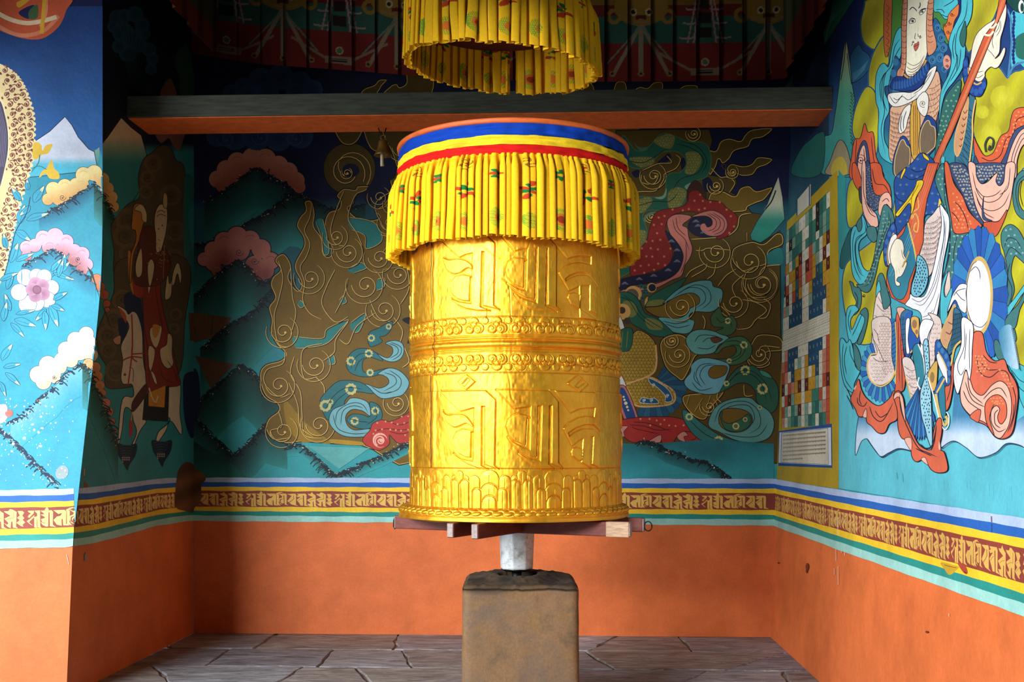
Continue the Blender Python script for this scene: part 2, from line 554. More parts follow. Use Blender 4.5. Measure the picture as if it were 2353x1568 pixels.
def comma(M, pts, c, dx=34, dy=30, w=1.5):
    scatter(M, pts, dx, dy, lambda x, y: M.line([(x - 7, y + 3), (x - 4, y - 7), (x + 5, y - 6), (x + 4, y + 3), (x - 1, y + 2)], w, c, n=3), .25)
def wedge_fan(M, cx, cy, rx0, ry0, rx1, ry1, a0, a1, n, cols, tipk=1.06):
    for i in range(n):
        t0 = math.radians(a0 + (a1 - a0) * i / n); t1 = math.radians(a0 + (a1 - a0) * (i + 1) / n); tm = (t0 + t1) / 2
        P = [(cx + rx0 * math.cos(t0), cy + ry0 * math.sin(t0)), (cx + rx1 * math.cos(t0), cy + ry1 * math.sin(t0)), (cx + rx1 * tipk * math.cos(tm), cy + ry1 * tipk * math.sin(tm)),
             (cx + rx1 * math.cos(t1), cy + ry1 * math.sin(t1)), (cx + rx0 * math.cos(t1), cy + ry0 * math.sin(t1))]
        M.poly(P, cols[i % len(cols)], sm=False, lw=1.1, lc=(18, 50, 90))
RED = (214, 88, 46); PINK = (240, 182, 160); CY = (70, 190, 205); GT = (62, 122, 124); WH = (238, 236, 226); YG = (200, 196, 26)
YG2 = (168, 158, 30); GOLD = (222, 178, 88); NB = (22, 70, 150); ARM = (226, 178, 142); ARW = (226, 208, 200); PAT = (58, 76, 116)
M.view(0, 0, 1)
M.poly([(1870, -20), (2375, -20), (2375, 1196), (1926, 1122), (1926, 1122), (1870, 1113)], cf=lambda x, y: np.where((y < 300)[:, None], lerpc((20, 44, 110), (34, 96, 140), y / 300), lerpc((34, 130, 150), (84, 188, 206), (y - 300) / 620)), sm=False, step=22)
M.poly([(1770, -20), (1905, -20), (1905, 420), (1770, 560)], cf=lambda x, y: lerpc((14, 26, 64), (26, 100, 110), (y - 250) / 260), sm=False, step=20)
# mountains between the chart and the figure
M.view(1880, 0, 3.92)
M.poly([(130, 0), (320, 0), (60, 405), (46, 300), (110, 130)], (34, 128, 104), sm=False, lw=1.2)
for i in range(6): M.line([(150 + i * 28, 0), (110 + i * 8, 160), (62 + i * 6, 380 - i * 30)], 1.2, (92, 178, 150))
M.poly([(365, 400), (400, 450), (470, 520), (440, 650), (310, 745), (290, 600), (300, 480)], (34, 100, 138), lw=1.3)
for i in range(7): M.line([(455 - i * 6, 540 + i * 14), (380 - i * 4, 620 + i * 12), (312, 660 + i * 12)], 1.1, (74, 140, 168))
M.poly([(250, 368), (285, 560), (306, 760), (330, 900), (318, 1060), (360, 1300), (400, 1568), (40, 1568), (20, 1380), (50, 1240), (120, 1200), (150, 1050), (178, 850), (212, 580)], cf=lambda x, y: np.where((y < 230)[:, None], lerpc((206, 216, 170), (78, 168, 140), (y - 120) / 100), lerpc((78, 168, 140), (48, 150, 150), (y - 230) / 140)), step=9, lw=1.3)
M.line([(250, 372), (232, 560), (205, 720)], 2, (40, 70, 60)); M.line([(262, 480), (280, 620), (300, 760)], 1.8, (40, 70, 60))
for i in range(16):
    y = 830 + i * 30; M.line([(290 + 6 * math.sin(i), y), (316, y + 34)], 2.2, (26, 60, 56), taper=(1, 0)); M.line([(322, y), (300, y + 40)], 1.8, (20, 50, 50), taper=(1, 0))
M.poly([(0, 1200), (60, 1220), (20, 1568), (-240, 1568), (-160, 1350), (-60, 1250)], (30, 104, 96), lw=1.2)
M.poly([(180, 1275), (240, 1290), (290, 1440), (290, 1568), (70, 1568), (110, 1450)], (150, 140, 110), lw=1.4)
M.poly([(150, 1440), (230, 1420), (260, 1568), (120, 1568)], (190, 170, 60))
# yellow clouds with blue rims
def ycloud(pts, seed=0):
    M.poly(pts, None, cf=lambda x, y: lerpc(YG, YG2, .5 + .5 * np.sin(x * .09 + y * .05 + seed)), step=9)
    P = cr(M.T(pts), True, 5); P = np.vstack([P, P[:1]])
    M.line_px(P, 3.2, (70, 128, 160)); M.line_px(P, 1.3, (26, 50, 90))
ycloud([(440, 0), (640, -20), (620, 300), (520, 440), (440, 410), (396, 340), (385, 200), (416, 60)], 1)
ycloud([(600, 330), (640, 560), (560, 640), (548, 900), (470, 900), (452, 700), (470, 560), (520, 430)], 2)
ycloud([(440, 780), (530, 870), (548, 1150), (520, 1400), (400, 1300), (322, 1230), (310, 1110), (352, 930)], 3)
ycloud([(1370, -30), (1620, -30), (1600, 120), (1540, 220), (1440, 300), (1410, 400), (1350, 470), (1310, 300), (1350, 120)], 4)
ycloud([(1290, 700), (1500, 600), (1620, 600), (1700, 700), (1720, 680), (1800, 640), (1900, 720), (1900, 1568), (1500, 1568), (1400, 1200), (1300, 950)], 5)
for (x, y, r) in ((1660, 880, 110), (1560, 1200, 90), (1480, 1010, 60)): M.disc(x, y, r, None, cf=rad((214, 212, 50), (196, 190, 30), 1880 + x / 3.92, y / 3.92, r / 3.92), step=5)
M.poly([(1745, 110), (1900, 90), (1900, 600), (1800, 560), (1745, 620), (1735, 380)], CY); M.poly([(1790, 330), (1900, 300), (1900, 520), (1800, 520), (1775, 430)], (40, 110, 96))
M.line([(1690, 60), (1740, 190), (1742, 400), (1722, 600), (1712, 700)], 4.5, (70, 130, 176)); M.line([(1712, 700), (1760, 600), (1854, 560), (1900, 580)], 4.5, (70, 130, 176))
for i in range(14): M.disc(1762 + 5 * math.sin(i), 120 + i * 34, 13, (20, 40, 110), 19)
M.poly([(1700, -20), (1900, -20), (1900, 110), (1800, 110), (1730, 60)], (20, 72, 66), lw=1.4)
M.disc(1830, 60, 26, WH, 60); M.disc(1838, 66, 16, (20, 72, 66), 40)
# head
M.poly([(650, -10), (790, -10), (770, 260), (640, 520), (636, 200)], (78, 140, 54), sm=False)
M.poly([(602, -10), (665, -10), (662, 200), (652, 420), (608, 512), (590, 300)], (198, 104, 48), lw=1.3)
for i in range(8): M.line([(612, 40 + i * 60), (640, 70 + i * 60), (625, 95 + i * 60)], 1.3, (120, 50, 30))
M.poly([(1040, -10), (1260, -10), (1250, 60), (1190, 380), (1150, 400), (1040, 330)], (72, 138, 62), sm=False)
M.poly([(1045, -10), (1250, -10), (1230, 120), (1150, 175), (1090, 110), (1045, 100)], CY, lw=1.3)
folds(M, [[(1060, 90), (1110, 85), (1140, 120)], [(1130, 60), (1200, 20), (1230, -10)], [(1110, 130), (1170, 150), (1200, 90)]])
M.poly([(1236, 62), (1268, 40), (1262, 130), (1225, 200), (1190, 385), (1152, 330), (1128, 250), (1160, 200), (1176, 130)], (220, 120, 52), lw=1.3)
for (x, y) in ((1205, 130), (1180, 210), (1172, 290), (1140, 225)): M.curl(x, y, 22, 0, 1.1, 1.4, (120, 50, 26))
M.poly([(750, 250), (700, 300), (662, 450), (636, 600), (600, 570), (556, 596), (520, 700), (520, 900), (548, 1010), (540, 1190), (560, 1400), (690, 1480), (640, 1350), (598, 1250), (600, 1100), (640, 1010), (636, 920), (604, 840), (604, 780), (640, 760), (668, 620), (742, 520), (752, 400)], CY, lw=1.5)
folds(M, [[(740, 350), (690, 430), (660, 590), (590, 690), (575, 850), (600, 1000), (570, 1180), (610, 1400)], [(600, 660), (560, 760), (570, 920)], [(620, 640), (596, 720), (590, 900), (625, 1010)], [(745, 420), (700, 500), (680, 590)]])
M.poly([(1000, 480), (1040, 180), (1090, 200), (1108, 260), (1140, 300), (1130, 350), (1165, 430), (1130, 520), (1164, 640), (1140, 760), (1100, 700), (1060, 620), (1000, 640), (970, 520)], (30, 92, 140), lw=1.4)
for (x, y, r) in ((1080, 250, 30), (1110, 340, 34), (1130, 430, 36), (1070, 420, 34), (1100, 520, 36), (1030, 540, 34), (1140, 620, 30)): M.disc(x, y, r, (52, 120, 165), r * 1.2); M.curl(x, y, r * .7, 90, .9, 1.3, (14, 40, 84))
M.poly([(700, 500), (770, 640), (745, 880), (690, 915), (640, 830), (640, 750), (676, 620)], (26, 84, 130), lw=1.4)
for (x, y, r) in ((700, 560, 26), (680, 660, 28), (665, 760, 26), (700, 820, 30), (730, 700, 26)): M.disc(x, y, r, (50, 116, 160), r * 1.3)
M.disc(1160, 560, 34, (228, 152, 128), 64); M.curl(1160, 540, 20, 0, 1.1, 1.3, (120, 50, 50)); M.curl(1165, 600, 18, 180, 1.1, 1.3, (120, 50, 50))
FACE = (240, 236, 208)
M.poly([(800, -20), (1002, -20), (992, 250), (985, 450), (960, 545), (900, 640), (840, 690), (786, 640), (792, 450), (790, 200)], FACE, lw=1.2, lc=(120, 60, 40))
for l in (((770, -10), (805, -10), (796, 300), (794, 560), (770, 680), (740, 705), (714, 690), (716, 640), (752, 560), (752, 250)), ((1000, -10), (1042, -10), (1032, 220), (1066, 380), (1058, 450), (1018, 494), (985, 470), (975, 200))):
    M.poly(l, (216, 146, 108), lw=1.3)
for i in range(13): M.line([(756 - i * .5, 20 + i * 50), (780, 34 + i * 50), (800 - i, 22 + i * 50)], 1.2, (110, 50, 40))
for i in range(8): M.line([(985, 20 + i * 50), (1008, 34 + i * 50), (1036, 22 + i * 50)], 1.2, (110, 50, 40))
for dx in (-14, -4, 6): M.line([(778 + dx, 0), (772 + dx, 300), (766 + dx, 560), (742 + dx, 680)], .7, (150, 80, 60))
# features
folds(M, [[(822, 92), (850, 66), (880, 86), (888, 104)], [(905, 76), (920, 50), (918, 20)], [(915, 100), (950, 80), (975, 76)]], 2.0)
M.poly([(822, 208), (845, 172), (872, 176), (876, 196), (850, 208)], (250, 250, 240), lw=1.2); M.disc(852, 190, 12, (96, 70, 40)); M.disc(852, 190, 5, INK)
M.poly([(914, 128), (940, 92), (968, 84), (955, 112), (930, 132)], (250, 250, 240), lw=1.2); M.disc(940, 106, 11, (110, 120, 60)); M.disc(940, 106, 4, INK)
folds(M, [[(815, 200), (840, 164), (876, 172)], [(908, 122), (935, 84), (985, 74)]], 1.5)
M.poly([(862, 420), (872, 395), (888, 390), (905, 374), (908, 404), (896, 440), (876, 460)], (190, 96, 78), lw=1.0, lc=(110, 40, 40)); M.line([(864, 422), (885, 412), (906, 400)], 1.2, (90, 26, 26))
folds(M, [[(838, 412), (850, 400), (850, 376), (864, 384), (856, 362)], [(900, 300), (905, 330), (925, 322), (915, 345), (940, 330)], [(880, 296), (870, 340), (880, 352)], [(880, 480), (882, 520)], [(838, 250), (845, 240)], [(905, 250), (900, 285)]], 1.4)
folds(M, [[(800, 560), (860, 590), (920, 560), (960, 500)], [(800, 600), (840, 625), (900, 600), (950, 540)], [(806, 640), (850, 650), (900, 620), (940, 570)], [(810, 670), (850, 672), (900, 640)]], 1.1, (90, 60, 60))
M.line([(776, 668), (812, 700), (870, 700), (930, 650), (975, 540)], 4, (206, 154, 62))
M.poly([(756, 690), (820, 712), (880, 705), (985, 560), (1006, 640), (950, 740), (900, 800), (830, 818), (760, 822), (650, 790), (690, 700)], (16, 56, 128), lw=1.5)
for i in range(13):
    t = i / 12; x = 690 + t * 290; y = 770 - 30 * t - 130 * t ** 3
    M.disc(x, y, 14, (36, 92, 160), 40, rot=.2 - .5 * t); M.line([(x + 6, y - 60), (x + 8, y + 20)], 1.1, (10, 30, 80))
# collar cloth and torso
M.poly([(1075, 640), (1112, 800), (1104, 950), (1066, 1100), (1066, 1300), (980, 1420), (850, 1500), (700, 1470), (645, 1420), (640, 1250), (650, 1100), (664, 960), (830, 900), (960, 800)], ARM, lw=1.5)
for i in range(11):
    y = 1000 + i * 42; M.line([(652, y), (700, y + 26), (760, y + 30), (830, y + 16)], 1.2, (120, 70, 60)); M.line([(653, y + 12), (700, y + 37), (760, y + 41), (830, y + 27)], .9, (160, 100, 80))
    if i < 10: M.line([(1000 - i * 6, 800 + i * 56), (1050, 790 + i * 52), (1106 - i * 4, 750 + i * 50)], 1.2, (120, 70, 60))
scatter(M, [(660, 1000), (830, 990), (830, 1450), (660, 1420)], 26, 42, lambda x, y: M.line([(x, y), (x, y + 26)], .9, (130, 80, 66)))
scatter(M, [(960, 860), (1090, 700), (1100, 950), (1060, 1250), (960, 1300)], 26, 40, lambda x, y: M.line([(x, y), (x + 4, y + 24)], .9, (130, 80, 66)))
M.poly([(846, 940), (912, 920), (918, 1400), (852, 1420), (832, 1200)], (214, 168, 58), lw=1.3)
for x in (862, 880, 896): M.line([(x, 950), (x + 2, 1180), (x + 6, 1400)], 1.6, (150, 90, 40))
M.poly([(1070, 596), (1000, 640), (950, 760), (850, 830), (760, 830), (640, 846), (640, 920), (700, 964), (830, 925), (960, 835), (1040, 705)], WH, lw=1.5)
folds(M, [[(645, 860), (700, 930), (760, 870), (820, 900), (900, 840)], [(680, 880), (720, 900), (770, 850)], [(930, 800), (980, 730), (1030, 650)], [(860, 850), (940, 790), (980, 700), (1040, 630)], [(840, 840), (850, 930)], [(880, 830), (890, 910)]], 1.4)
M.poly([(836, 940), (780, 975), (742, 1060), (726, 1150), (742, 1204), (792, 1165), (812, 1080), (834, 1010)], WH, lw=1.4)
M.poly([(960, 826), (1000, 880), (992, 1000), (962, 1050), (912, 1000), (892, 900)], WH, lw=1.4); M.curl(948, 935, 34, 60, 1.5, 1.3, (110, 84, 60)); folds(M, [[(760, 1040), (745, 1130), (760, 1190)], [(800, 1000), (775, 1080), (775, 1170)]])
# dark blue petals with brown mirrors
for P in ([(760, 1225), (805, 1250), (835, 1330), (838, 1450), (800, 1580), (690, 1580), (680, 1440), (720, 1300)], [(985, 1038), (1030, 1060), (1070, 1120), (1066, 1290), (1030, 1370), (960, 1420), (915, 1340), (918, 1200), (950, 1100)]):
    M.poly(P, (24, 68, 140), lw=1.4)
for P in ([(750, 1270), (775, 1262), (800, 1310), (828, 1340), (830, 1450), (792, 1580), (700, 1580), (694, 1450), (725, 1330)], [(965, 1110), (1000, 1086), (1020, 1130), (1058, 1160), (1060, 1300), (1024, 1352), (950, 1400), (922, 1330), (928, 1200)]):
    M.poly(P, (122, 104, 84), lw=2.0, lc=(222, 184, 110))
# grey-green sleeve and lute neck region
M.poly([(1390, -20), (1384, 150), (1325, 280), (1312, 380), (1332, 430), (1310, 600), (1240, 720), (1156, 830), (1116, 970), (1094, 1130), (1100, 900), (1124, 780), (1186, 650), (1204, 500), (1180, 400), (1205, 290), (1285, 120), (1300, -20)], CY, lw=1.5)
folds(M, [[(1350, 0), (1330, 150), (1260, 280), (1240, 420), (1250, 560), (1180, 730), (1120, 850)], [(1240, 300), (1215, 420), (1230, 540)], [(1290, 440), (1270, 600), (1190, 740)], [(1240, 480), (1262, 520), (1250, 640)]])
M.poly([(1330, 190), (1340, 300), (1320, 420), (1290, 400), (1280, 330), (1310, 230)], (50, 108, 100), lw=1.3)
M.poly([(1280, 720), (1290, 800), (1250, 960), (1150, 1300), (1070, 1480), (1060, 1350), (1084, 1200), (1116, 1000), (1160, 860)], (50, 110, 104), lw=1.4)
comma(M, [(1280, 760), (1250, 960), (1150, 1300), (1070, 1440), (1100, 1100), (1170, 880)], (150, 190, 150), 44, 44, 1.3)
# arm panel
M.poly([(1370, 850), (1425, 900), (1404, 1100), (1384, 1400), (1360, 1600), (1270, 1580), (1240, 1400), (1320, 1150), (1360, 1000)], (52, 110, 134), lw=1.4)
for i in range(10):
    M.line([(1262 + i * 2, 1500 - i * 60), (1400, 1600 - i * 66)], 1.0, (16, 40, 64), sm=False); M.line([(1380 + i * 3, 1560 - i * 60), (1290 + i * 8, 1420 - i * 50)], 1.0, (16, 40, 64), sm=False)
M.line([(1425, 900), (1398, 1060), (1395, 1250), (1368, 1480)], 3.4, (228, 184, 104))
M.poly([(1338, 880), (1362, 900), (1344, 1100), (1304, 1310), (1262, 1410), (1234, 1350), (1244, 1200), (1300, 1020)], (214, 156, 110), lw=1.8, lc=(228, 184, 104))
for i in range(6): M.line([(1316 - i * 8, 1000 + i * 62), (1330 - i * 8, 1022 + i * 60), (1352 - i * 10, 990 + i * 62)], 1.8, (110, 60, 50))
M.poly([(1320, 540), (1355, 520), (1382, 700), (1500, 690), (1522, 760), (1480, 860), (1430, 870), (1380, 850), (1322, 750), (1310, 640)], (20, 62, 146), lw=1.5)
for (x, y) in ((1335, 570), (1332, 650), (1342, 720), (1390, 810), (1430, 830), (1470, 815), (1500, 770)): M.disc(x, y, 20, (40, 92, 172), 32)
M.line([(1360, 610), (1372, 700), (1430, 760), (1480, 740)], 3.6, GOLD)
HAND = (240, 234, 210)
M.poly([(1690, 38), (1704, 60), (1700, 150), (1676, 260), (1650, 350), (1640, 470), (1600, 528), (1640, 500), (1676, 434), (1694, 440), (1684, 500), (1640, 590), (1600, 616), (1560, 604), (1512, 650), (1508, 690), (1470, 735), (1420, 720), (1366, 640), (1378, 540), (1400, 400), (1440, 300), (1520, 224), (1590, 180), (1620, 130), (1650, 120)], HAND, lw=1.5, lc=(80, 50, 50))
folds(M, [[(1625, 130), (1640, 230), (1600, 300)], [(1650, 180), (1650, 260), (1612, 330)], [(1590, 300), (1576, 380), (1590, 440)], [(1530, 440), (1570, 480), (1600, 520)], [(1370, 600), (1420, 650), (1500, 640)], [(1390, 640), (1440, 700), (1500, 670)], [(1450, 300), (1430, 380)], [(1610, 380), (1622, 440)]], 1.3, (90, 60, 60))
M.poly([(1642, -20), (1706, -20), (1690, 60), (1620, 220), (1590, 300), (1204, 1230), (1110, 1420), (1080, 1568), (988, 1568), (1160, 1180), (1500, 330), (1600, 200)], (206, 86, 44), sm=False, lw=1.6)
for i in range(4): M.line([(1664 + i * 8, 0), (1590 + i * 4, 240), (1180 + i * 8, 1180), (1020 + i * 16, 1568)], .9, (232, 138, 90), sm=False)
for (x, y) in ((1580, 230), (1552, 300)): M.line([(x - 50, y + 10), (x, y + 18), (x + 36, y - 18)], 4.6, HAND)
M.line([(1160, 1560), (1140, 1440), (1120, 1420)], 1.4, INK)
M.poly([(1120, 1420), (1145, 1415), (1142, 1470), (1118, 1468)], CY)
# right scarf (upper)
M.poly([(1900, 985), (1790, 982), (1750, 1050), (1722, 1180), (1650, 1230), (1600, 1350), (1560, 1396), (1500, 1398), (1436, 1290), (1408, 1236), (1420, 1400), (1480, 1500), (1600, 1530), (1700, 1400), (1760, 1250), (1900, 1180)], RED, lw=1.6)
M.line([(1900, 1040), (1800, 1080), (1770, 1200), (1700, 1260), (1650, 1400), (1560, 1450), (1480, 1420)], 1.8, INK)
comma(M, [(1900, 1000), (1790, 1000), (1740, 1180), (1650, 1260), (1600, 1380), (1700, 1330), (1900, 1160)], (240, 160, 90), 40, 34, 1.4)
M.poly([(1900, 1130), (1800, 1160), (1740, 1260), (1690, 1400), (1600, 1530), (1480, 1500), (1420, 1400), (1430, 1568), (1700, 1568), (1760, 1400), (1830, 1230), (1900, 1190)], PAT, lw=1.5)
M.poly([(1900, 1160), (1830, 1180), (1760, 1300), (1700, 1500), (1700, 1600), (1790, 1600), (1800, 1450), (1840, 1330), (1900, 1260)], PINK, lw=1.5)
folds(M, [[(1890, 1190), (1830, 1230), (1760, 1400), (1740, 1568)], [(1890, 1230), (1840, 1270), (1780, 1420), (1770, 1568)]])
M.line([(1520, 1370), (1512, 1300), (1545, 1240), (1585, 1262), (1575, 1330), (1545, 1350), (1555, 1310)], 4.4, (60, 66, 60))
# left scarf (upper)
M.poly([(420, 1110), (450, 1190), (500, 1200), (522, 1400), (562, 1500), (580, 1620), (300, 1620), (305, 1400), (330, 1260), (382, 1240)], RED, lw=1.6)
M.poly([(405, 1270), (450, 1330), (470, 1620), (350, 1620), (350, 1420)], PAT, lw=1.4)
M.poly([(400, 1316), (430, 1350), (440, 1620), (364, 1620), (362, 1440)], PINK, lw=1.4); M.curl(388, 1440, 46, 260, 1.6, 1.4, INK); folds(M, [[(412, 1340), (420, 1450), (412, 1568)], [(350, 1250), (340, 1380), (330, 1568)], [(480, 1230), (500, 1420), (530, 1568)]])

# ---------------- middle third
M.view(1880, 380, 3.92)
M.poly([(185, 40), (250, 120), (250, 500), (300, 560), (215, 700), (200, 900), (190, 780)], (44, 150, 150), sm=False)
M.poly([(300, 560), (260, 640), (215, 760), (196, 900), (230, 930), (300, 840), (345, 700), (300, 600)], (28, 96, 96), lw=1.2)
ycloud([(262, 240), (300, 130), (380, 130), (420, 330), (400, 440), (340, 540), (280, 560), (256, 450)], 6)
ycloud([(300, 840), (340, 800), (620, 560), (700, 300), (720, 560), (690, 900), (620, 1230), (540, 1568), (340, 1600), (262, 1400), (222, 1180), (222, 1020), (250, 900)], 7)
ycloud([(1560, 620), (1700, 400), (1780, 180), (1900, 140), (1900, 1800), (1780, 1700), (1700, 1400), (1700, 900)], 8)
# left scarf (lower)
M.poly([(310, -10), (345, -10), (384, 100), (404, 200), (362, 222), (312, 120)], RED, lw=1.5)
M.poly([(468, -10), (562, -10), (592, 100), (652, 200), (662, 340), (634, 250), (560, 274), (510, 250), (482, 120)], RED, lw=1.5)
M.poly([(430, -10), (470, -10), (490, 200), (540, 272), (640, 248), (604, 312), (560, 384), (486, 410), (440, 330)], PAT, lw=1.5)
M.poly([(370, 210), (400, 200), (424, 290), (408, 348), (380, 320)], (60, 70, 84), lw=1.3)
M.poly([(400, -10), (432, -10), (440, 300), (490, 400), (532, 450), (544, 545), (484, 552), (420, 452), (396, 300)], PINK, lw=1.5)
M.poly([(560, 300), (600, 250), (640, 248), (664, 300), (664, 392), (620, 350), (600, 400), (570, 460), (545, 420)], PINK, lw=1.5)
scatter(M, [(430, 0), (470, 0), (490, 200), (540, 272), (640, 250), (560, 384), (486, 410), (440, 330)], 20, 18, lambda x, y: M.disc(x, y, 3, (190, 180, 130)), .5)
folds(M, [[(410, 50), (420, 280), (500, 440)], [(424, 320), (470, 430), (530, 470)], [(490, 30), (520, 160), (600, 180), (650, 260)], [(580, 330), (620, 300), (645, 330)]])
M.poly([(400, 448), (440, 530), (442, 620), (384, 680), (368, 760), (400, 900), (440, 950), (470, 960), (430, 1070), (370, 1070), (312, 970), (296, 760), (298, 620), (330, 545), (380, 566)], CY, lw=1.6)
M.poly([(600, 356), (674, 420), (690, 540), (640, 620), (600, 730), (560, 820), (520, 1000), (470, 1130), (410, 1140), (350, 1075), (420, 1056), (500, 860), (555, 520)], GT, lw=1.6)
M.poly([(445, 560), (520, 560), (535, 660), (500, 696), (450, 640)], GT, lw=1.4); M.poly([(390, 470), (400, 560), (370, 600), (350, 530)], GT, lw=1.4)
folds(M, [[(420, 500), (430, 600), (350, 660), (336, 780), (370, 950), (430, 1010)], [(410, 620), (345, 700), (352, 860), (400, 980)], [(340, 580), (316, 700), (330, 900), (390, 1040)], [(640, 420), (640, 520), (590, 650), (540, 800), (480, 1040), (400, 1100)], [(620, 480), (580, 640), (510, 860), (450, 1050)], [(660, 470), (650, 560), (600, 680)]], 1.5)
comma(M, [(600, 400), (660, 500), (560, 800), (480, 1080), (400, 1090), (500, 900)], (140, 180, 160), 30, 34, 1.1)
M.poly([(285, 1045), (316, 1060), (330, 1092), (380, 1112), (396, 1190), (380, 1290), (330, 1350), (308, 1310), (348, 1240), (316, 1160), (300, 1090)], GT, lw=1.5)
M.poly([(330, 1262), (268, 1290), (256, 1420), (284, 1580), (340, 1600), (390, 1500), (430, 1400), (430, 1320), (370, 1350), (330, 1440), (304, 1480), (296, 1400), (330, 1340), (368, 1300)], CY, lw=1.5)
M.poly([(430, 1284), (456, 1340), (440, 1460), (396, 1600), (356, 1600), (400, 1480), (424, 1380), (380, 1330)], GT, lw=1.5)
folds(M, [[(300, 1300), (275, 1400), (300, 1520)], [(400, 1340), (350, 1460), (310, 1540)], [(330, 1140), (360, 1200), (350, 1290)]]); M.curl(412, 1180, 18, 250, .8, 1.6, (50, 60, 60))
# armour sleeve on the left
M.poly([(545, 1130), (600, 1200), (658, 1290), (660, 1700), (500, 1700), (498, 1400), (520, 1220)], ARW, lw=1.5); scal(M, [(590, 1300), (656, 1310), (656, 1700), (560, 1700)], 30, 26)
folds(M, [[(530, 1250), (570, 1300), (600, 1320)], [(512, 1350), (560, 1380), (600, 1350)], [(540, 1180), (590, 1260), (650, 1300)], [(505, 1450), (540, 1500), (580, 1480)]], 1.2, (90, 70, 80))
M.poly([(572, 970), (600, 1010), (630, 1130), (656, 1240), (600, 1300), (575, 1200), (550, 1090), (530, 1100), (540, 1010)], GT, lw=1.4); M.poly([(530, 1100), (552, 1040), (570, 1120), (545, 1150), (526, 1190)], CY, lw=1.3)
# blue brocade skirt
SK = [(850, -20), (930, -110), (1010, -80), (1066, 0), (1112, 260), (1100, 370), (1040, 440), (980, 450), (930, 520), (760, 640), (700, 604), (704, 400), (690, 150), (750, 60)]
M.poly(SK, (26, 76, 152), lw=1.6)
scatter(M, SK, 62, 84, lambda x, y: [M.line([(x, y), (x + 18 * math.cos(a), y + 24 * math.sin(a))], 2.0, (110, 140, 170), taper=(.4, .3)) for a in (-2.6, -2.1, -1.57, -1.04, -.5)], .3)
folds(M, [[(700, 250), (720, 300), (800, 340)], [(760, 80), (860, 130), (1000, 60)], [(840, 30), (900, 60), (1000, 20)], [(1060, 150), (1090, 300)]], 1.6)
M.poly([(750, 96), (780, 30), (796, 40), (770, 100), (752, 130)], (240, 200, 30), lw=1.3); M.poly([(950, -110), (1000, -70), (1004, -40), (960, -70)], (240, 200, 30), lw=1.3)
M.poly([(1100, 300), (1116, 340), (1090, 372), (1094, 330)], (240, 200, 30))
M.poly([(1100, 372), (1144, 450), (1130, 700), (1060, 900), (1000, 1000), (950, 860), (900, 880), (950, 700), (972, 520), (1040, 440)], ARW, lw=1.4)
for i in range(9): M.line([(960 - i * 4, 520 + i * 48), (1040, 520 + i * 46), (1130 - i * 6, 450 + i * 48)], 1.1, (100, 80, 90)); M.line([(960 - i * 4, 532 + i * 48), (1040, 533 + i * 46), (1130 - i * 6, 462 + i * 48)], .8, (140, 110, 110))
scal(M, [(970, 540), (1120, 440), (1120, 700), (1000, 940), (940, 820)], 34, 47, (130, 100, 105))
# robe on the right of the lute
M.poly([(1060, 120), (1136, -20), (1154, 200), (1212, 500), (1246, 620), (1370, 596), (1300, 720), (1290, 900), (1250, 1130), (1190, 1180), (1150, 1420), (1100, 1420), (1110, 1100), (1192, 800), (1182, 500), (1116, 300)], GT, lw=1.6)
comma(M, [(1190, 560), (1340, 640), (1280, 900), (1240, 1100), (1130, 1250), (1190, 800)], (160, 200, 190), 46, 54, 1.5); comma(M, [(1070, 100), (1140, 0), (1150, 250), (1180, 450), (1110, 280)], (150, 190, 160), 40, 50, 1.3)
folds(M, [[(1140, 60), (1150, 300), (1200, 560), (1180, 800), (1120, 1100)], [(1080, 120), (1120, 250)], [(1260, 640), (1230, 800), (1240, 1000)]])
M.poly([(1190, 950), (1200, 1120), (1160, 1190), (1150, 1100)], (220, 200, 190), lw=1.2)
M.poly([(1180, 960), (1140, 1110), (1158, 1190), (1210, 1100), (1240, 1110), (1190, 1260), (1160, 1420), (1112, 1400), (1112, 1160), (1140, 1020)], CY, lw=1.5)
M.poly([(1300, 700), (1330, 640), (1376, 610), (1400, 640), (1350, 690), (1320, 780), (1290, 860)], CY, lw=1.3)
# white drape
M.poly([(1105, 356), (1150, 400), (1190, 480), (1184, 640), (1134, 900), (1112, 1150), (1070, 1400), (1010, 1640), (930, 1700), (940, 1360), (850, 1290), (790, 1250), (830, 1160), (960, 1180), (1040, 950), (1092, 700), (1120, 520)], (238, 240, 246), lw=1.6)
folds(M, [[(1120, 400), (1150, 560), (1120, 800), (1070, 1050), (960, 1250), (870, 1240)], [(1160, 500), (1150, 700), (1110, 950), (1050, 1180), (960, 1330)], [(1140, 460), (1140, 650), (1090, 900), (1040, 1080), (980, 1200)], [(1100, 1150), (1040, 1350), (970, 1480)], [(850, 1200), (920, 1230), (990, 1180)], [(950, 1370), (1000, 1350), (1050, 1300)]], 1.3, (70, 74, 100))
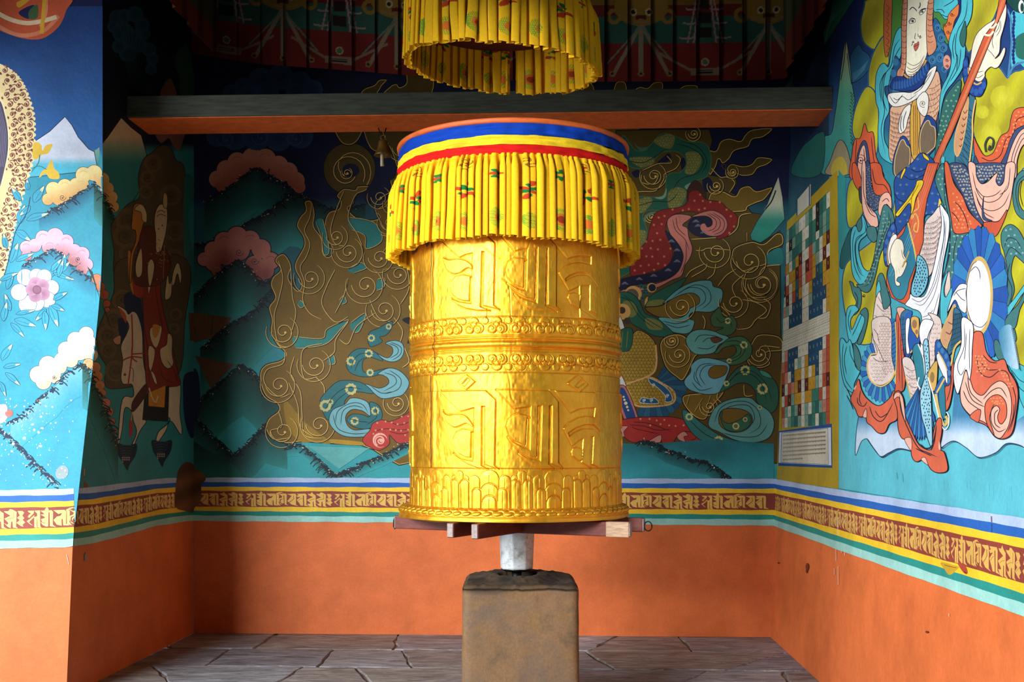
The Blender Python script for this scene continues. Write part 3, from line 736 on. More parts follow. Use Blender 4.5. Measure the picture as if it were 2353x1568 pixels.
# lute body
M.poly([(1094, -20), (992, 300), (962, 480), (956, 690), (920, 800), (884, 940), (850, 1060), (830, 1200), (790, 1252), (740, 1230), (666, 1190), (622, 1060), (628, 960), (700, 660), (820, 510), (900, 280), (996, -20)], (214, 90, 48), sm=False, lw=1.6)
M.poly([(820, 512), (850, 640), (892, 850), (866, 950), (830, 1040), (812, 1130), (780, 1195), (740, 1212), (690, 1180), (650, 1080), (632, 990), (650, 900), (700, 700), (770, 620)], None, cf=shade((24, 108, 146), (52, 140, 160), 'y', 510, 690), step=8, lw=1.4)
for i in range(4): M.line([(850 + i * 12, 560 + i * 20), (760 + i * 18, 780), (650 + i * 30, 1000)], .8, (120, 180, 190), sm=False)
for i in range(4): M.line([(1000 + i * 22, 0), (910 + i * 16, 300), (850 + i * 12, 560)], .8, (236, 150, 110), sm=False)
M.line([(818, 518), (846, 640), (872, 740), (896, 868)], 3.6, (226, 184, 88))
M.line([(906, 290), (912, 380), (862, 424), (852, 486), (884, 436), (912, 500), (902, 596), (872, 584), (880, 536), (895, 520)], 3.0, (228, 178, 84))
M.poly([(712, 430), (800, 320), (880, 200), (900, 140), (956, 140), (944, 200), (892, 290), (868, 400), (846, 440), (832, 340), (740, 450), (714, 458)], (242, 206, 22), lw=1.5)
folds(M, [[(730, 435), (850, 290), (920, 160)], [(880, 210), (850, 300), (850, 420)], [(900, 190), (940, 180)], [(720, 420), (830, 290)]], 1.3, (120, 90, 10))
M.poly([(900, 820), (944, 826), (990, 900), (1002, 1010), (972, 1120), (910, 1186), (850, 1164), (852, 1080), (888, 960)], (112, 190, 214), lw=1.8)
scatter(M, [(900, 840), (944, 840), (985, 910), (995, 1010), (965, 1110), (910, 1175), (860, 1150), (870, 1060)], 24, 26, lambda x, y: M.disc(x, y, 5, (20, 30, 50), 9, n=8), .3)
# left cuff and hand
M.poly([(652, 560), (690, 515), (716, 600), (700, 660), (660, 700), (636, 900), (606, 880), (596, 740), (620, 640)], (24, 72, 150), lw=1.5)
for (x, y) in ((680, 560), (650, 620), (626, 690), (614, 770), (620, 840)): M.disc(x, y, 17, (50, 108, 170), 26)
M.line([(690, 610), (650, 700), (632, 800), (642, 900)], 3, GOLD)
M.poly([(700, 620), (720, 650), (680, 720), (664, 800), (662, 880), (644, 880), (634, 780), (660, 660)], WH, lw=1.3)
M.poly([(690, 690), (722, 662), (764, 680), (782, 740), (780, 800), (802, 846), (784, 870), (768, 920), (790, 880), (806, 868), (806, 900), (780, 965), (756, 1000), (730, 1010), (716, 1040), (744, 1060), (744, 1084), (716, 1086), (700, 1050), (694, 950), (662, 872), (656, 780)], HAND, lw=1.5, lc=(70, 50, 60))
folds(M, [[(760, 760), (770, 820), (792, 850)], [(735, 930), (745, 980)], [(712, 940), (720, 1000)], [(755, 920), (765, 960)]], 1.2, (90, 60, 70)); M.line([(828, 774), (800, 850), (764, 916)], 2.4, (214, 164, 70))
# right scarf (lower part)
M.poly([(1190, -10), (1316, -10), (1372, 80), (1402, 250), (1440, 400), (1506, 530), (1470, 524), (1380, 420), (1300, 250), (1222, 120)], PAT, lw=1.6)
M.poly([(1424, -10), (1700, -10), (1694, 110), (1644, 188), (1606, 140), (1624, 66), (1540, 124), (1480, 168), (1436, 100)], PAT, lw=1.5)
for pp in ([(1200, 0), (1310, 0), (1370, 90), (1400, 260), (1440, 410), (1480, 510), (1380, 400), (1300, 230)], [(1430, 0), (1690, 0), (1690, 100), (1640, 170), (1610, 120), (1480, 150), (1440, 90)]):
    comma(M, pp, (200, 196, 160), 26, 28, 1.2)
M.poly([(1146, -10), (1184, -10), (1232, 160), (1312, 280), (1372, 420), (1484, 540), (1440, 566), (1366, 604), (1240, 612), (1208, 480), (1170, 250)], (218, 94, 50), lw=1.6)
comma(M, [(1200, 210), (1300, 300), (1370, 450), (1440, 530), (1360, 590), (1250, 590)], (244, 160, 100), 38, 34, 1.4); folds(M, [[(1240, 330), (1290, 380), (1340, 480), (1366, 596)], [(1210, 420), (1250, 460), (1280, 510)]], 1.8)
M.poly([(1360, -10), (1424, -10), (1438, 100), (1480, 166), (1540, 146), (1600, 84), (1630, 70), (1612, 140), (1644, 186), (1684, 140), (1704, -10), (1786, -10), (1764, 200), (1724, 400), (1640, 500), (1560, 506), (1506, 514), (1440, 400), (1400, 250)], PINK, lw=1.7)
folds(M, [[(1400, 60), (1440, 230), (1520, 330), (1640, 300), (1730, 150)], [(1430, 200), (1500, 280), (1600, 270), (1660, 220)], [(1420, 230), (1480, 370), (1580, 410), (1680, 360), (1740, 240)], [(1740, 20), (1720, 200), (1640, 270)], [(1440, 300), (1500, 420), (1600, 480)]], 1.6)
M.poly([(1502, 280), (1500, 400), (1520, 470), (1580, 500), (1520, 500), (1490, 470), (1488, 380)], PAT, lw=1.3)
M.poly([(1500, 520), (1560, 508), (1640, 502), (1712, 400), (1694, 480), (1610, 640), (1520, 580)], (205, 84, 50), lw=1.6)
M.poly([(1900, 50), (1830, 60), (1780, 150), (1764, 290), (1790, 420), (1850, 484), (1900, 480), (1900, 420), (1850, 400), (1815, 300), (1830, 160), (1900, 110)], GT, lw=1.6); folds(M, [[(1890, 80), (1810, 150), (1794, 280), (1830, 430)], [(1850, 130), (1830, 250), (1860, 380)]])
# radiating petals, gold ring and white moon shield
M.poly([(1660, 620), (1700, 550), (1760, 536), (1830, 600), (1900, 760), (1900, 900), (1830, 850), (1780, 820), (1750, 960), (1780, 1120), (1740, 1300), (1800, 1560), (1740, 1600), (1690, 1560), (1700, 1300), (1720, 1000), (1690, 800), (1664, 720)], GT, lw=1.6)
M.poly([(1900, 1160), (1830, 1300), (1790, 1460), (1720, 1470), (1690, 1420), (1730, 1340), (1820, 1240), (1900, 1080)], GT, lw=1.6); M.poly([(1900, 1100), (1840, 1180), (1760, 1300), (1720, 1350), (1700, 1300), (1780, 1200), (1900, 1040)], CY, lw=1.4)
comma(M, [(1680, 600), (1760, 560), (1880, 780), (1750, 860), (1700, 760)], (150, 190, 190), 48, 52, 1.5); folds(M, [[(1690, 740), (1720, 660), (1790, 670), (1850, 760)], [(1700, 830), (1750, 740), (1850, 820)], [(1740, 880), (1720, 1000), (1760, 1130), (1720, 1300)]])
wedge_fan(M, 1465, 1175, 100, 330, 248, 600, -222, 98, 21, [(26, 98, 190), (40, 132, 192), (20, 84, 172)])
M.disc(1464, 1176, 124, (220, 184, 104), 356, n=48); M.disc(1458, 1176, 106, (242, 242, 246), 316, n=48)
folds(M, [[(1380, 960), (1430, 915), (1465, 960), (1472, 1030)], [(1352, 1290), (1400, 1420), (1480, 1460), (1540, 1400)], [(1380, 1070), (1372, 1120)]], 1.6, (60, 64, 90)); M.line([(1353, 1300), (1350, 1100), (1388, 920), (1440, 866)], 1.3, (60, 64, 90))
M.poly([(1352, 1078), (1290, 1072), (1244, 1130), (1210, 1200), (1174, 1330), (1232, 1226), (1256, 1224), (1290, 1300), (1340, 1330), (1352, 1250), (1344, 1150)], (240, 240, 246), lw=1.5)
folds(M, [[(1345, 1110), (1270, 1130), (1230, 1180)], [(1250, 1140), (1300, 1200), (1340, 1222)], [(1270, 1260), (1310, 1290)]], 1.5)

# ---------------- lower third
M.view(1880, 740, 3.92)
SHC = lambda x, y: lerpc((56, 128, 172), (196, 218, 240), (y - 955) / 45)
M.poly([(365, 850), (430, 840), (540, 1000), (610, 1000), (720, 880), (800, 1060), (845, 1162), (730, 1140), (640, 1178), (565, 1212), (500, 1140), (440, 1052), (390, 1080), (338, 1205), (344, 1000)], None, cf=SHC, step=7)
M.poly([(1110, 940), (1190, 960), (1240, 560), (1300, 760), (1400, 860), (1530, 940), (1690, 1052), (1780, 900), (1900, 860), (1900, 1180), (1820, 1110), (1700, 1096), (1600, 1180), (1450, 1220), (1330, 1130), (1220, 1072), (1112, 1134)], None, cf=SHC, step=7)
for P, k_ in (([(440, 1052), (500, 1140), (565, 1212), (640, 1178), (730, 1140), (845, 1162)], 26), ([(1112, 1134), (1220, 1072), (1330, 1130), (1450, 1220), (1600, 1180), (1700, 1096), (1820, 1110), (1890, 1160)], 56)):
    Q = cr(np.array(P, float), False, 14)
    for i in range(0, len(Q) - 1, 1):
        M.line([tuple(Q[i]), (Q[i][0] + 14, Q[i][1] + 14)], 1.3, (30, 60, 90), sm=False)
    M.line(P, 1.2, (30, 60, 90))
M.line([(365, 850), (344, 1000), (338, 1205), (390, 1080), (440, 1052)], 1.3, (40, 90, 120))
M.poly([(1730, 380), (1900, 440), (1900, 800), (1830, 700), (1810, 560)], CY, lw=1.5); folds(M, [[(1750, 430), (1820, 520), (1900, 560)], [(1740, 450), (1830, 600), (1900, 640)]])
M.poly([(1600, 170), (1640, 180), (1700, 340), (1640, 340), (1600, 260)], GT, lw=1.4)
M.poly([(1640, 100), (1750, 30), (1800, 250), (1820, 420), (1740, 400), (1690, 330)], None, cf=shade((60, 140, 180), (190, 220, 240), 'x', 2300, 2340), step=8)
for i in range(24): M.line([(1752 + i * 3, 50 + i * 16), (1774 + i * 3, 74 + i * 16)], 1.3, (24, 50, 80), sm=False)
# left petals
M.poly([(200, 170), (230, 150), (262, 190), (292, 160), (320, 250), (340, 400), (384, 440), (330, 560), (330, 640), (260, 600), (222, 500), (204, 350)], CY, lw=1.6); M.poly([(320, 200), (370, 260), (400, 400), (380, 440), (340, 390)], GT, lw=1.4)
folds(M, [[(232, 190), (222, 350), (250, 520), (320, 620)], [(262, 220), (240, 340), (262, 480)], [(290, 210), (300, 300), (360, 420)], [(240, 560), (290, 660), (330, 780)], [(260, 660), (300, 740), (320, 790)]])
wedge_fan(M, 575, 440, 95, 110, 180, 270, 35, 245, 19, [(22, 98, 178), (58, 150, 190)], 1.08)
wedge_fan(M, 690, 300, 20, 60, 90, 330, -60, 60, 1, [(30, 100, 170)])
M.poly([(640, -30), (720, -30), (716, 430), (660, 500), (668, 300)], (34, 110, 170), sm=False)
for i in range(11): M.line([(664, 20 + i * 40), (716, -20 + i * 40)], 1.3, (14, 50, 96), sm=False)
M.poly([(498, -20), (658, -20), (670, 300), (696, 440), (660, 524), (572, 572), (484, 530), (450, 422), (466, 316), (540, 286), (504, 150)], ARW, lw=1.3); scal(M, [(560, 0), (654, 0), (666, 300), (690, 440), (620, 480), (560, 330), (540, 200)], 28, 24)
scal(M, [(480, 340), (560, 330), (640, 480), (560, 560), (480, 500)], 30, 30, (150, 130, 130))
folds(M, [[(506, 60), (540, 110), (560, 200)], [(504, 150), (560, 260), (600, 350), (640, 360)], [(500, 320), (560, 360), (640, 350)], [(470, 350), (500, 400)]], 1.3, (80, 60, 80))
M.line([(545, 288), (480, 300), (450, 400), (480, 524), (570, 582), (660, 530), (706, 440)], 3.4, (220, 184, 100))
# central legs
M.poly([(710, -50), (752, -60), (772, 200), (796, 420), (786, 600), (740, 640), (692, 700), (712, 500), (722, 250)], (212, 92, 60), lw=1.6); folds(M, [[(730, -20), (735, 250), (740, 560)], [(750, 100), (762, 400), (770, 640)]]); M.line([(704, 0), (716, 250), (704, 560)], 2.4, GOLD)
M.poly([(716, -120), (770, -130), (804, -90), (780, -40), (760, 40), (740, -40)], PINK, lw=1.4)
M.poly([(752, -60), (830, -100), (860, 100), (846, 300), (800, 330), (764, 150)], (52, 110, 150), lw=1.4)
for i in range(7): M.line([(756, -20 + i * 46), (850, -40 + i * 46)], 1.0, (16, 40, 80), sm=False); M.line([(766 + i * 13, -50), (774 + i * 12, 300)], 1.0, (16, 40, 80), sm=False)
for (x, y) in ((815, -60), (840, -80), (800, -30), (838, -40), (820, 0), (845, 10)): M.disc(x, y, 16, (30, 90, 170), 26)
M.poly([(830, 0), (910, -10), (930, 150), (900, 230), (850, 280), (800, 330), (800, 200)], (20, 84, 170), lw=1.5)
M.poly([(800, -10), (836, -20), (820, 150), (834, 270), (806, 280), (798, 150)], (240, 240, 244), lw=1.4)
M.poly([(850, -40), (916, -30), (918, 100), (906, 150), (880, 110), (850, 60)], (216, 170, 82), lw=1.3); M.disc(878, 20, 22, (150, 110, 80), 40); M.disc(898, 90, 14, (150, 110, 80), 22); M.line([(840, 280), (912, 196)], 3.2, (220, 184, 100))
M.poly([(1000, -80), (1110, -30), (1120, 130), (1080, 200), (1050, 400), (1010, 440), (1000, 200), (1040, 0)], ARW, lw=1.4); scal(M, [(1010, 0), (1100, 0), (1110, 130), (1040, 380), (1010, 300)], 34, 40, (150, 120, 120))
M.poly([(1240, -160), (1246, -60), (1216, 100), (1180, 230), (1130, 200), (1120, 100), (1180, -40)], (214, 164, 120), lw=2.4, lc=(222, 184, 104)); folds(M, [[(1180, 0), (1220, 20), (1236, -20)], [(1160, 90), (1200, 110), (1222, 60)], [(1150, 160), (1180, 180)]], 2.6, (120, 80, 80))
M.poly([(1236, -120), (1306, -60), (1306, 150), (1260, 220), (1190, 300), (1180, 230), (1220, 100)], (52, 112, 140), lw=1.4)
for i in range(8): M.line([(1196 + i * 6, 260 - i * 46), (1306, 200 - i * 40)], 1.0, (16, 40, 64), sm=False); M.line([(1210 + i * 12, 240 - i * 4), (1236 + i * 9, -80)], 1.0, (16, 40, 64), sm=False)
M.line([(1300, 172), (1240, 240), (1210, 400)], 4.4, (224, 186, 96))
M.poly([(958, -20), (1050, 0), (1010, 100), (980, 190), (940, 200), (920, 80)], (240, 240, 246), lw=1.4)
M.poly([(770, 330), (852, 340), (912, 500), (934, 640), (952, 850), (900, 810), (838, 660), (790, 480)], ARW, lw=1.5)
for i in range(6): M.line([(786 + i * 16, 400 + i * 78), (850 + i * 10, 440 + i * 76), (906 + i * 8, 420 + i * 80)], 1.1, (90, 70, 90))
scal(M, [(800, 400), (880, 440), (930, 640), (935, 800), (850, 640)], 28, 34, (150, 120, 120)); M.line([(800, 500), (850, 690), (900, 810), (948, 856)], 3.2, (222, 184, 100))
M.poly([(860, 256), (912, 196), (950, 330), (972, 480), (934, 590), (908, 560), (890, 450)], (40, 128, 148), lw=1.4); M.line([(912, 200), (958, 330), (972, 500), (940, 600), (908, 560), (920, 500)], 2.6, (240, 240, 244))
# bottom fan
wedge_fan(M, 930, 560, 20, 60, 165, 470, 38, 150, 15, [(20, 92, 170), (48, 140, 196)], 1.10)
M.poly([(958, 200), (1000, 170), (1016, 400), (1030, 700), (1040, 1114), (1000, 1060), (976, 960), (944, 850), (930, 650), (976, 460)], (146, 206, 226), lw=1.8)
scatter(M, [(965, 210), (998, 200), (1010, 420), (1024, 700), (1030, 1040), (985, 950), (940, 700), (985, 450)], 22, 30, lambda x, y: M.disc(x, y, 4.5, (20, 30, 50), 9, n=8), .3)
M.poly([(1070, 180), (1105, 168), (1140, 230), (1190, 300), (1204, 420), (1196, 570), (1156, 590), (1140, 420), (1070, 330)], (26, 90, 170), lw=1.6)
for (x, y) in ((1100, 210), (1130, 260), (1165, 310), (1188, 380), (1192, 460), (1186, 530)): M.disc(x, y, 17, (60, 130, 190), 26)
M.poly([(1078, 300), (1110, 290), (1150, 380), (1174, 440), (1176, 560), (1130, 470), (1092, 380)], (240, 240, 244), lw=1.5); M.line([(1092, 270), (1140, 350), (1176, 440)], 2.6, (226, 190, 90))
M.poly([(1010, 440), (1082, 350), (1084, 520), (1062, 620), (1020, 600), (1000, 500)], (216, 174, 88), lw=1.4); M.disc(1040, 500, 20, (150, 120, 70), 50)
M.poly([(1062, 620), (1130, 490), (1164, 560), (1160, 820), (1120, 880), (1080, 700)], (28, 96, 176), lw=1.4); M.poly([(1100, 620), (1150, 560), (1164, 800), (1150, 880), (1110, 800)], (34, 126, 150), lw=1.4)
M.line([(1152, 510), (1080, 640)], 4, (224, 190, 100)); M.line([(1070, 650), (1110, 850), (1150, 930), (1178, 890), (1160, 850)], 6, (222, 190, 106))
M.line([(1000, 500), (1050, 660), (1104, 880), (1150, 970), (1186, 930), (1190, 850), (1168, 812)], 2.6, (244, 244, 246))
# lower scarves
M.poly([(372, 516), (398, 610), (450, 692), (552, 756), (650, 690), (694, 620), (724, 760), (720, 876), (650, 922), (610, 998), (548, 1000), (490, 940), (446, 900), (436, 800), (416, 850), (372, 852), (344, 790), (300, 700), (332, 610)], (216, 98, 64), lw=1.9)
M.poly([(352, 580), (340, 610), (330, 604), (344, 576)], PINK); M.poly([(440, 780), (446, 860), (410, 850)], PINK, lw=1.2)
folds(M, [[(360, 680), (370, 740), (420, 760), (450, 715)], [(390, 620), (380, 700), (400, 750)], [(470, 760), (510, 860), (590, 890), (690, 720)], [(520, 800), (570, 860), (640, 820)]], 2.0)
M.poly([(690, 660), (740, 622), (782, 700), (800, 850), (850, 970), (924, 1110), (1030, 1150), (1050, 1000), (1086, 880), (1124, 880), (1126, 1000), (1104, 1140), (1150, 1180), (1180, 1330), (1104, 1362), (1030, 1332), (970, 1240), (900, 1262), (858, 1220), (846, 1120), (850, 1060), (770, 1052), (732, 960), (724, 800)], (216, 98, 64), lw=1.9)
M.poly([(694, 700), (700, 650), (740, 636), (778, 700), (800, 900), (770, 820), (740, 680)], PINK, lw=1.4); M.poly([(790, 1060), (850, 1050), (850, 1160)], PINK, lw=1.2); M.poly([(940, 1240), (975, 1222), (1000, 1290)], PINK, lw=1.2); M.poly([(1104, 1070), (1116, 1150), (1098, 1140)], PINK)
folds(M, [[(745, 660), (760, 800), (820, 960), (910, 1130), (1000, 1180), (1090, 1220)], [(930, 1100), (980, 1140), (1040, 1110), (1075, 960)], [(890, 1140), (970, 1180), (1040, 1210)], [(1030, 1160), (1060, 1080), (1080, 920)]], 2.2)
M.poly([(1156, 590), (1200, 560), (1216, 400), (1236, 380), (1230, 560), (1200, 740), (1166, 800), (1160, 700)], (216, 98, 64), lw=1.6); folds(M, [[(1220, 480), (1200, 620), (1170, 720)]], 1.8)
# white cloth and big coral scroll at the right
M.poly([(1408, 110), (1492, 100), (1530, 270), (1604, 352), (1690, 338), (1730, 440), (1792, 540), (1816, 650), (1796, 840), (1762, 1000), (1690, 1054), (1610, 1040), (1532, 940), (1450, 900), (1384, 850), (1312, 760), (1290, 650), (1304, 560), (1364, 470), (1400, 300)], (214, 98, 68), lw=2.0)
M.poly([(1304, 560), (1340, 440), (1382, 520), (1420, 620), (1494, 662), (1580, 570), (1660, 534), (1730, 600), (1758, 750), (1736, 920), (1690, 1010), (1650, 1050), (1596, 1020), (1548, 940), (1500, 900), (1400, 856), (1312, 756), (1292, 650)], PINK, lw=1.8)
M.poly([(1380, 850), (1440, 795), (1480, 800), (1460, 900), (1420, 890)], (214, 98, 68), lw=1.5)
M.poly([(1520, 740), (1580, 670), (1650, 662), (1706, 730), (1712, 850), (1670, 920), (1640, 900), (1632, 850), (1650, 790), (1620, 756), (1580, 790), (1560, 880), (1600, 1020), (1548, 950), (1520, 860)], (218, 98, 62), lw=1.8)
folds(M, [[(1600, 740), (1570, 820), (1580, 920), (1640, 990), (1710, 960)], [(1640, 790), (1605, 830), (1610, 920), (1660, 960)], [(1338, 540), (1400, 700), (1520, 770)], [(1360, 500), (1390, 640), (1500, 740)], [(1320, 620), (1370, 720), (1480, 800)], [(1440, 300), (1470, 450), (1560, 500), (1650, 440), (1720, 460), (1750, 560)], [(1480, 360), (1540, 430), (1640, 430)], [(1500, 300), (1560, 360), (1630, 370)], [(1500, 700), (1580, 620), (1660, 600), (1720, 690)], [(1760, 560), (1796, 700), (1780, 850), (1740, 990)], [(1780, 740), (1770, 860), (1720, 1000)]], 1.9)
comma(M, [(1420, 300), (1500, 300), (1560, 420), (1500, 500), (1440, 460)], (244, 170, 110), 28, 28, 1.3); comma(M, [(1640, 420), (1740, 500), (1780, 640), (1700, 560)], (240, 160, 100), 30, 30, 1.3); comma(M, [(1560, 690), (1660, 680), (1700, 760), (1600, 740)], (240, 160, 100), 26, 24, 1.2)
M.poly([(1384, -10), (1306, -30), (1302, 200), (1240, 380), (1236, 540), (1268, 650), (1300, 580), (1344, 430), (1376, 524), (1396, 420), (1402, 250), (1414, 60)], (240, 240, 246), lw=1.8)
folds(M, [[(1330, 20), (1330, 220), (1270, 390), (1300, 480), (1345, 400)], [(1350, 100), (1340, 250), (1330, 350)], [(1380, 60), (1375, 260), (1380, 460)], [(1250, 480), (1262, 560)]], 1.5)
# bare plaster streaks
M.view(0, 0, 1)
for k_ in range(16):
    x = 1926 + k_ * 26 + 9 * math.sin(k_ * 3); M.line([(x, 1070 + (x - 1926) * .12), (x + 2, 1090 + (x - 1926) * .14 + 8 * math.sin(k_))], .9, (56, 170, 190))
# -------- the horoscope-like chart of small painted cells
M.view(1760, 380, 2.064)
MUST = (176, 150, 16)
M.poly([(36, 1492), (48, 1000), (56, 600), (64, 300), (130, 240), (215, 150), (340, 22), (348, 600), (346, 1200), (345, 1536)], MUST, sm=False)
M.poly([(144, 168), (214, 86), (214, 186), (146, 246)], (196, 196, 180), sm=False, lw=1.2)
M.line([(148, 164), (148, 240)], 2.6, (28, 70, 120), sm=False); M.line([(207, 96), (207, 190)], 2.4, (28, 70, 120), sm=False)
CW = (206, 204, 184); cols_ = {'w': CW, 'k': (26, 26, 30), 'b': (14, 70, 104), 'g': (50, 122, 104), 't': (34, 100, 96), 'y': (186, 140, 18), 'r': (180, 74, 44), 'm': (84, 26, 24), 'p': (196, 128, 104), 'c': (120, 160, 140)}
def cxl(y): return 84 - 10 * (y - 320) / 900 if y > 320 else 84
def lfY(r, side):   # row lines: left and right ends (zoom coords)
    L = [330, 384, 432, 486, 534, 588, 632, 680, 728, 790, 836, 888, 940, 990, 1044, 1098, 1150, 1200, 1246]
    R = [120, 196, 268, 302, 366, 428, 488, 556, 620, 690, 738, 800, 862, 924, 980, 1044, 1106, 1168, 1232]
    return L[r] if side == 0 else R[r]
rowsC = ['gctgcwwcgwktgw', 'cwkcggwwtgkgcg', 'mwcttgwgtgwgcg', 'rywgymwwrcgwym', 'mwyymrwmrycwmw', 'mrwytrwrrybtym', 'wmwrbywwybbbyy', 'pcwbbbwwcbbbby', 'wwbbbbwwbbbbwy', None, None, 'wpbbbwwwbbbbwr', 'prbbwcwybbbwpr', 'rpwbyywywybwpr', 'mwrpymwmyycwrm', 'wrmcyywyyggrwr', 'rcwgcmwcwgtcpr', 'pwcgtcwctgwtgr', 'gcwkwtgwtkwkcw']
nc = 14
lx = lambda y_: 82 if y_ < 800 else 76
for r in range(18):
    spec = rowsC[r] if r < len(rowsC) else None
    yl0, yl1, yr0, yr1 = lfY(r, 0), lfY(r + 1, 0), lfY(r, 1), lfY(r + 1, 1)
    x0 = lx(yl0); x1 = 304
    tt = lambda f: (f ** 1.0)
    if spec is None:
        M.poly([(x0, yl0), (x1, yr0), (x1, yr1), (x0, yl1)], CW, sm=False, lw=.8, lc=(90, 70, 50))
        for q in range(3):
            f = (q + .7) / 3.6; ya = yl0 + (yl1 - yl0) * f; yb = yr0 + (yr1 - yr0) * f
            for j in range(26):
                u = (j + .3) / 26; x = x0 + (x1 - x0) * u; y = ya + (yb - ya) * u
                M.line([(x, y), (x + 3, y + 2 - (j % 3)), (x + 5, y - 2)], .7, (90, 80, 66), sm=False)
        continue
    for c in range(nc):
        u0 = (c / nc) ** 1.06; u1 = ((c + 1) / nc) ** 1.06
        P = [(x0 + (x1 - x0) * u, yA + (yB - yA) * u) for u, yA, yB in ((u0, yl0, yr0), (u1, yl0, yr0), (u1, yl1, yr1), (u0, yl1, yr1))]
        ch = spec[c]; M.poly(P, cols_[ch], sm=False)
        if c and spec[c - 1] != ch or c == 0: M.line([P[0], P[3]], .5, (50, 40, 34), sm=False)
        m_ = np.mean(P, 0); dk = (210, 190, 120) if ch in 'kbm' else (60, 50, 40)
        M.line([(m_[0] - 2, m_[1] - 9), (m_[0] + 2, m_[1] - 6), (m_[0] - 1, m_[1] + 1), (m_[0] + 2, m_[1] + 7)], .6, dk, sm=False)
    M.line([(x0, yl0), (x1, yr0)], .8, (50, 40, 34), sm=False)
# framed page of writing under the chart
M.poly([(62, 1262), (314, 1226), (316, 1436), (60, 1426)], (24, 76, 140), sm=False)
M.poly([(66, 1268), (310, 1244), (312, 1424), (62, 1412)], (208, 216, 226), sm=False)
M.poly([(76, 1270), (296, 1248), (298, 1420), (72, 1410)], (206, 202, 182), sm=False, lw=1.3, lc=(24, 76, 140))
for q in range(7):
    for j in range(60):
        u = (j + .5) / 62
        if q == 6 and u > .45: continue
        x = 80 + 212 * u; y = 1284 + q * 19 + (1266 - 1284 + q * .6) * u
        M.line([(x - 1.6, y - 3), (x + 1.8, y - 3.2), (x + .6, y + 2 + (j * 7 % 4))], .7, (96, 82, 60), sm=False)
# ---------------------------------------------------------------- mural on the left wall (outer face and alcove side)
M = LW
DG = (30, 110, 92); SKY = (14, 84, 168)
def cloud(M, lobes, light, dark, k=1.0, ink=INK, curls=(), core=None):
    """scalloped cloud: one outline round all lobes, paint graded from the ridge it sits on outwards"""
    for (x, y, r) in lobes: M.disc(x, y, r + 2.2 * k, ink, n=22)
    L = np.array([(x, y + r * .7) for (x, y, r) in lobes]); L = L[np.argsort(L[:, 0])] if core is None else np.array(core, float)
    if core is None:
        q = max(3, len(L) // 3); L = np.array([g_[np.argmax(g_[:, 1])] for g_ in np.array_split(L, q)])
    C_ = M.T(L); rm = np.mean([l[2] for l in lobes]) / M.k
    f = lambda a, b: lerpc(dark, light, seg_dist(a, b, C_) / (rm * 1.9) - .1)
    for (x, y, r) in lobes: M.disc(x, y, r, None, cf=f, step=max(3.0, r / M.k / 3), n=22)
    for (x, y, r) in lobes[::2]:
        t = np.linspace(-2.7, -.6, 8); M.line([(x + r * .62 * math.cos(q), y + r * .1 + r * .62 * math.sin(q)) for q in t], 2.2, tuple(np.array(light) * .55 + np.array(dark) * .45), taper=(.1, .1))
    for c in curls: M.curl(*c[:3], c[3], 1.3, 1.1, ink)
def ridge(M, pts, drop, c_dark, c_light, trees=True, dots=True, seed=0, tc=(10, 20, 34), only=None, dens=5.0):
    """a mountain side: polygon hanging below a ridge, painted dark under the ridge"""
    P = M.T(pts) if only is None else M.T(pts)
    drop = drop / M.k
    low = P[::-1] + np.array([0, drop]); poly = np.vstack([P, low])
    V0 = (M.x0, M.y0, M.k); M.view(0, 0, 1)
    f = lambda x, y: lerpc(c_dark, c_light, (y - np.interp(x, np.sort(P[:, 0]), P[np.argsort(P[:, 0]), 1])) / drop)
    M.raw(poly, None, f, 8)
    rg = np.random.default_rng(seed)
    L = np.concatenate([[0], np.cumsum(np.hypot(*np.diff(P, axis=0).T))]); n = int(L[-1] / dens)
    if trees:
        for i in range(int(n * 2.6)):
            s = rg.uniform(0, L[-1]); x, y = np.interp(s, L, P[:, 0]), np.interp(s, L, P[:, 1])
            d_ = abs(rg.normal(0, 5)); M.disc(x + rg.normal(0, 3), y + d_ - 1.5, rg.uniform(2, 6) * (1 - .03 * d_), tc, rg.uniform(1, 2.4), n=6, rot=rg.uniform(-.3, .9))
            if i % 5 == 0:
                ln = rg.uniform(8, 20); sg = rg.choice([-1, 1]); M.line([(x, y), (x + sg * ln * .6, y + ln * .25), (x + sg * ln, y + ln * .7)], rg.uniform(1.5, 3.2), tc, taper=(1, 0), n=3)
    if dots:
        for i in range(n // 3):
            s = rg.uniform(0, L[-1]); x, y = np.interp(s, L, P[:, 0]), np.interp(s, L, P[:, 1])
            M.disc(x + rg.normal(0, 4), y + rg.normal(2, 4), rg.uniform(.8, 1.6), (190, 200, 190) if rg.random() < .75 else (220, 150, 60), n=6)
    M.view(*V0)
M.view(0, 0, 1)
zc_ = np.linspace(4.35, 1.06, 24); dc_ = -2.96 * FW[0] + pier_y(zc_) * FW[1]
CRN = [(1176.5 + FPX * (-2.96 * RT[0] + yy * RT[1]) / d_, HOR - FPX * (z_ - 1.5) / d_) for z_, yy, d_ in zip(zc_, pier_y(zc_), dc_)]
M.poly([(-80, CRN[0][1])] + [(x - .3, y) for x, y in CRN] + [(-80, CRN[-1][1])], cf=lambda x, y: np.where((y < 350)[:, None], lerpc((8, 56, 118), (18, 98, 170), (y - 60) / 260), lerpc((34, 150, 176), (44, 158, 184), (y - 350) / 250)), sm=False, step=9)
M.poly([(460, -20)] + [(x + .3, y) for x, y in CRN if y < 1150] + [(178, 1150), (460, 1150)], cf=lambda x, y: np.where((y < 340)[:, None], lerpc((12, 20, 44), (14, 26, 54), y / 340), lerpc((40, 146, 150), (42, 146, 156), (y - 340) / 600)), sm=False, step=20)  # sky on the alcove side is near black, its shade put into the colour
M.view(0, 0, 2.45)
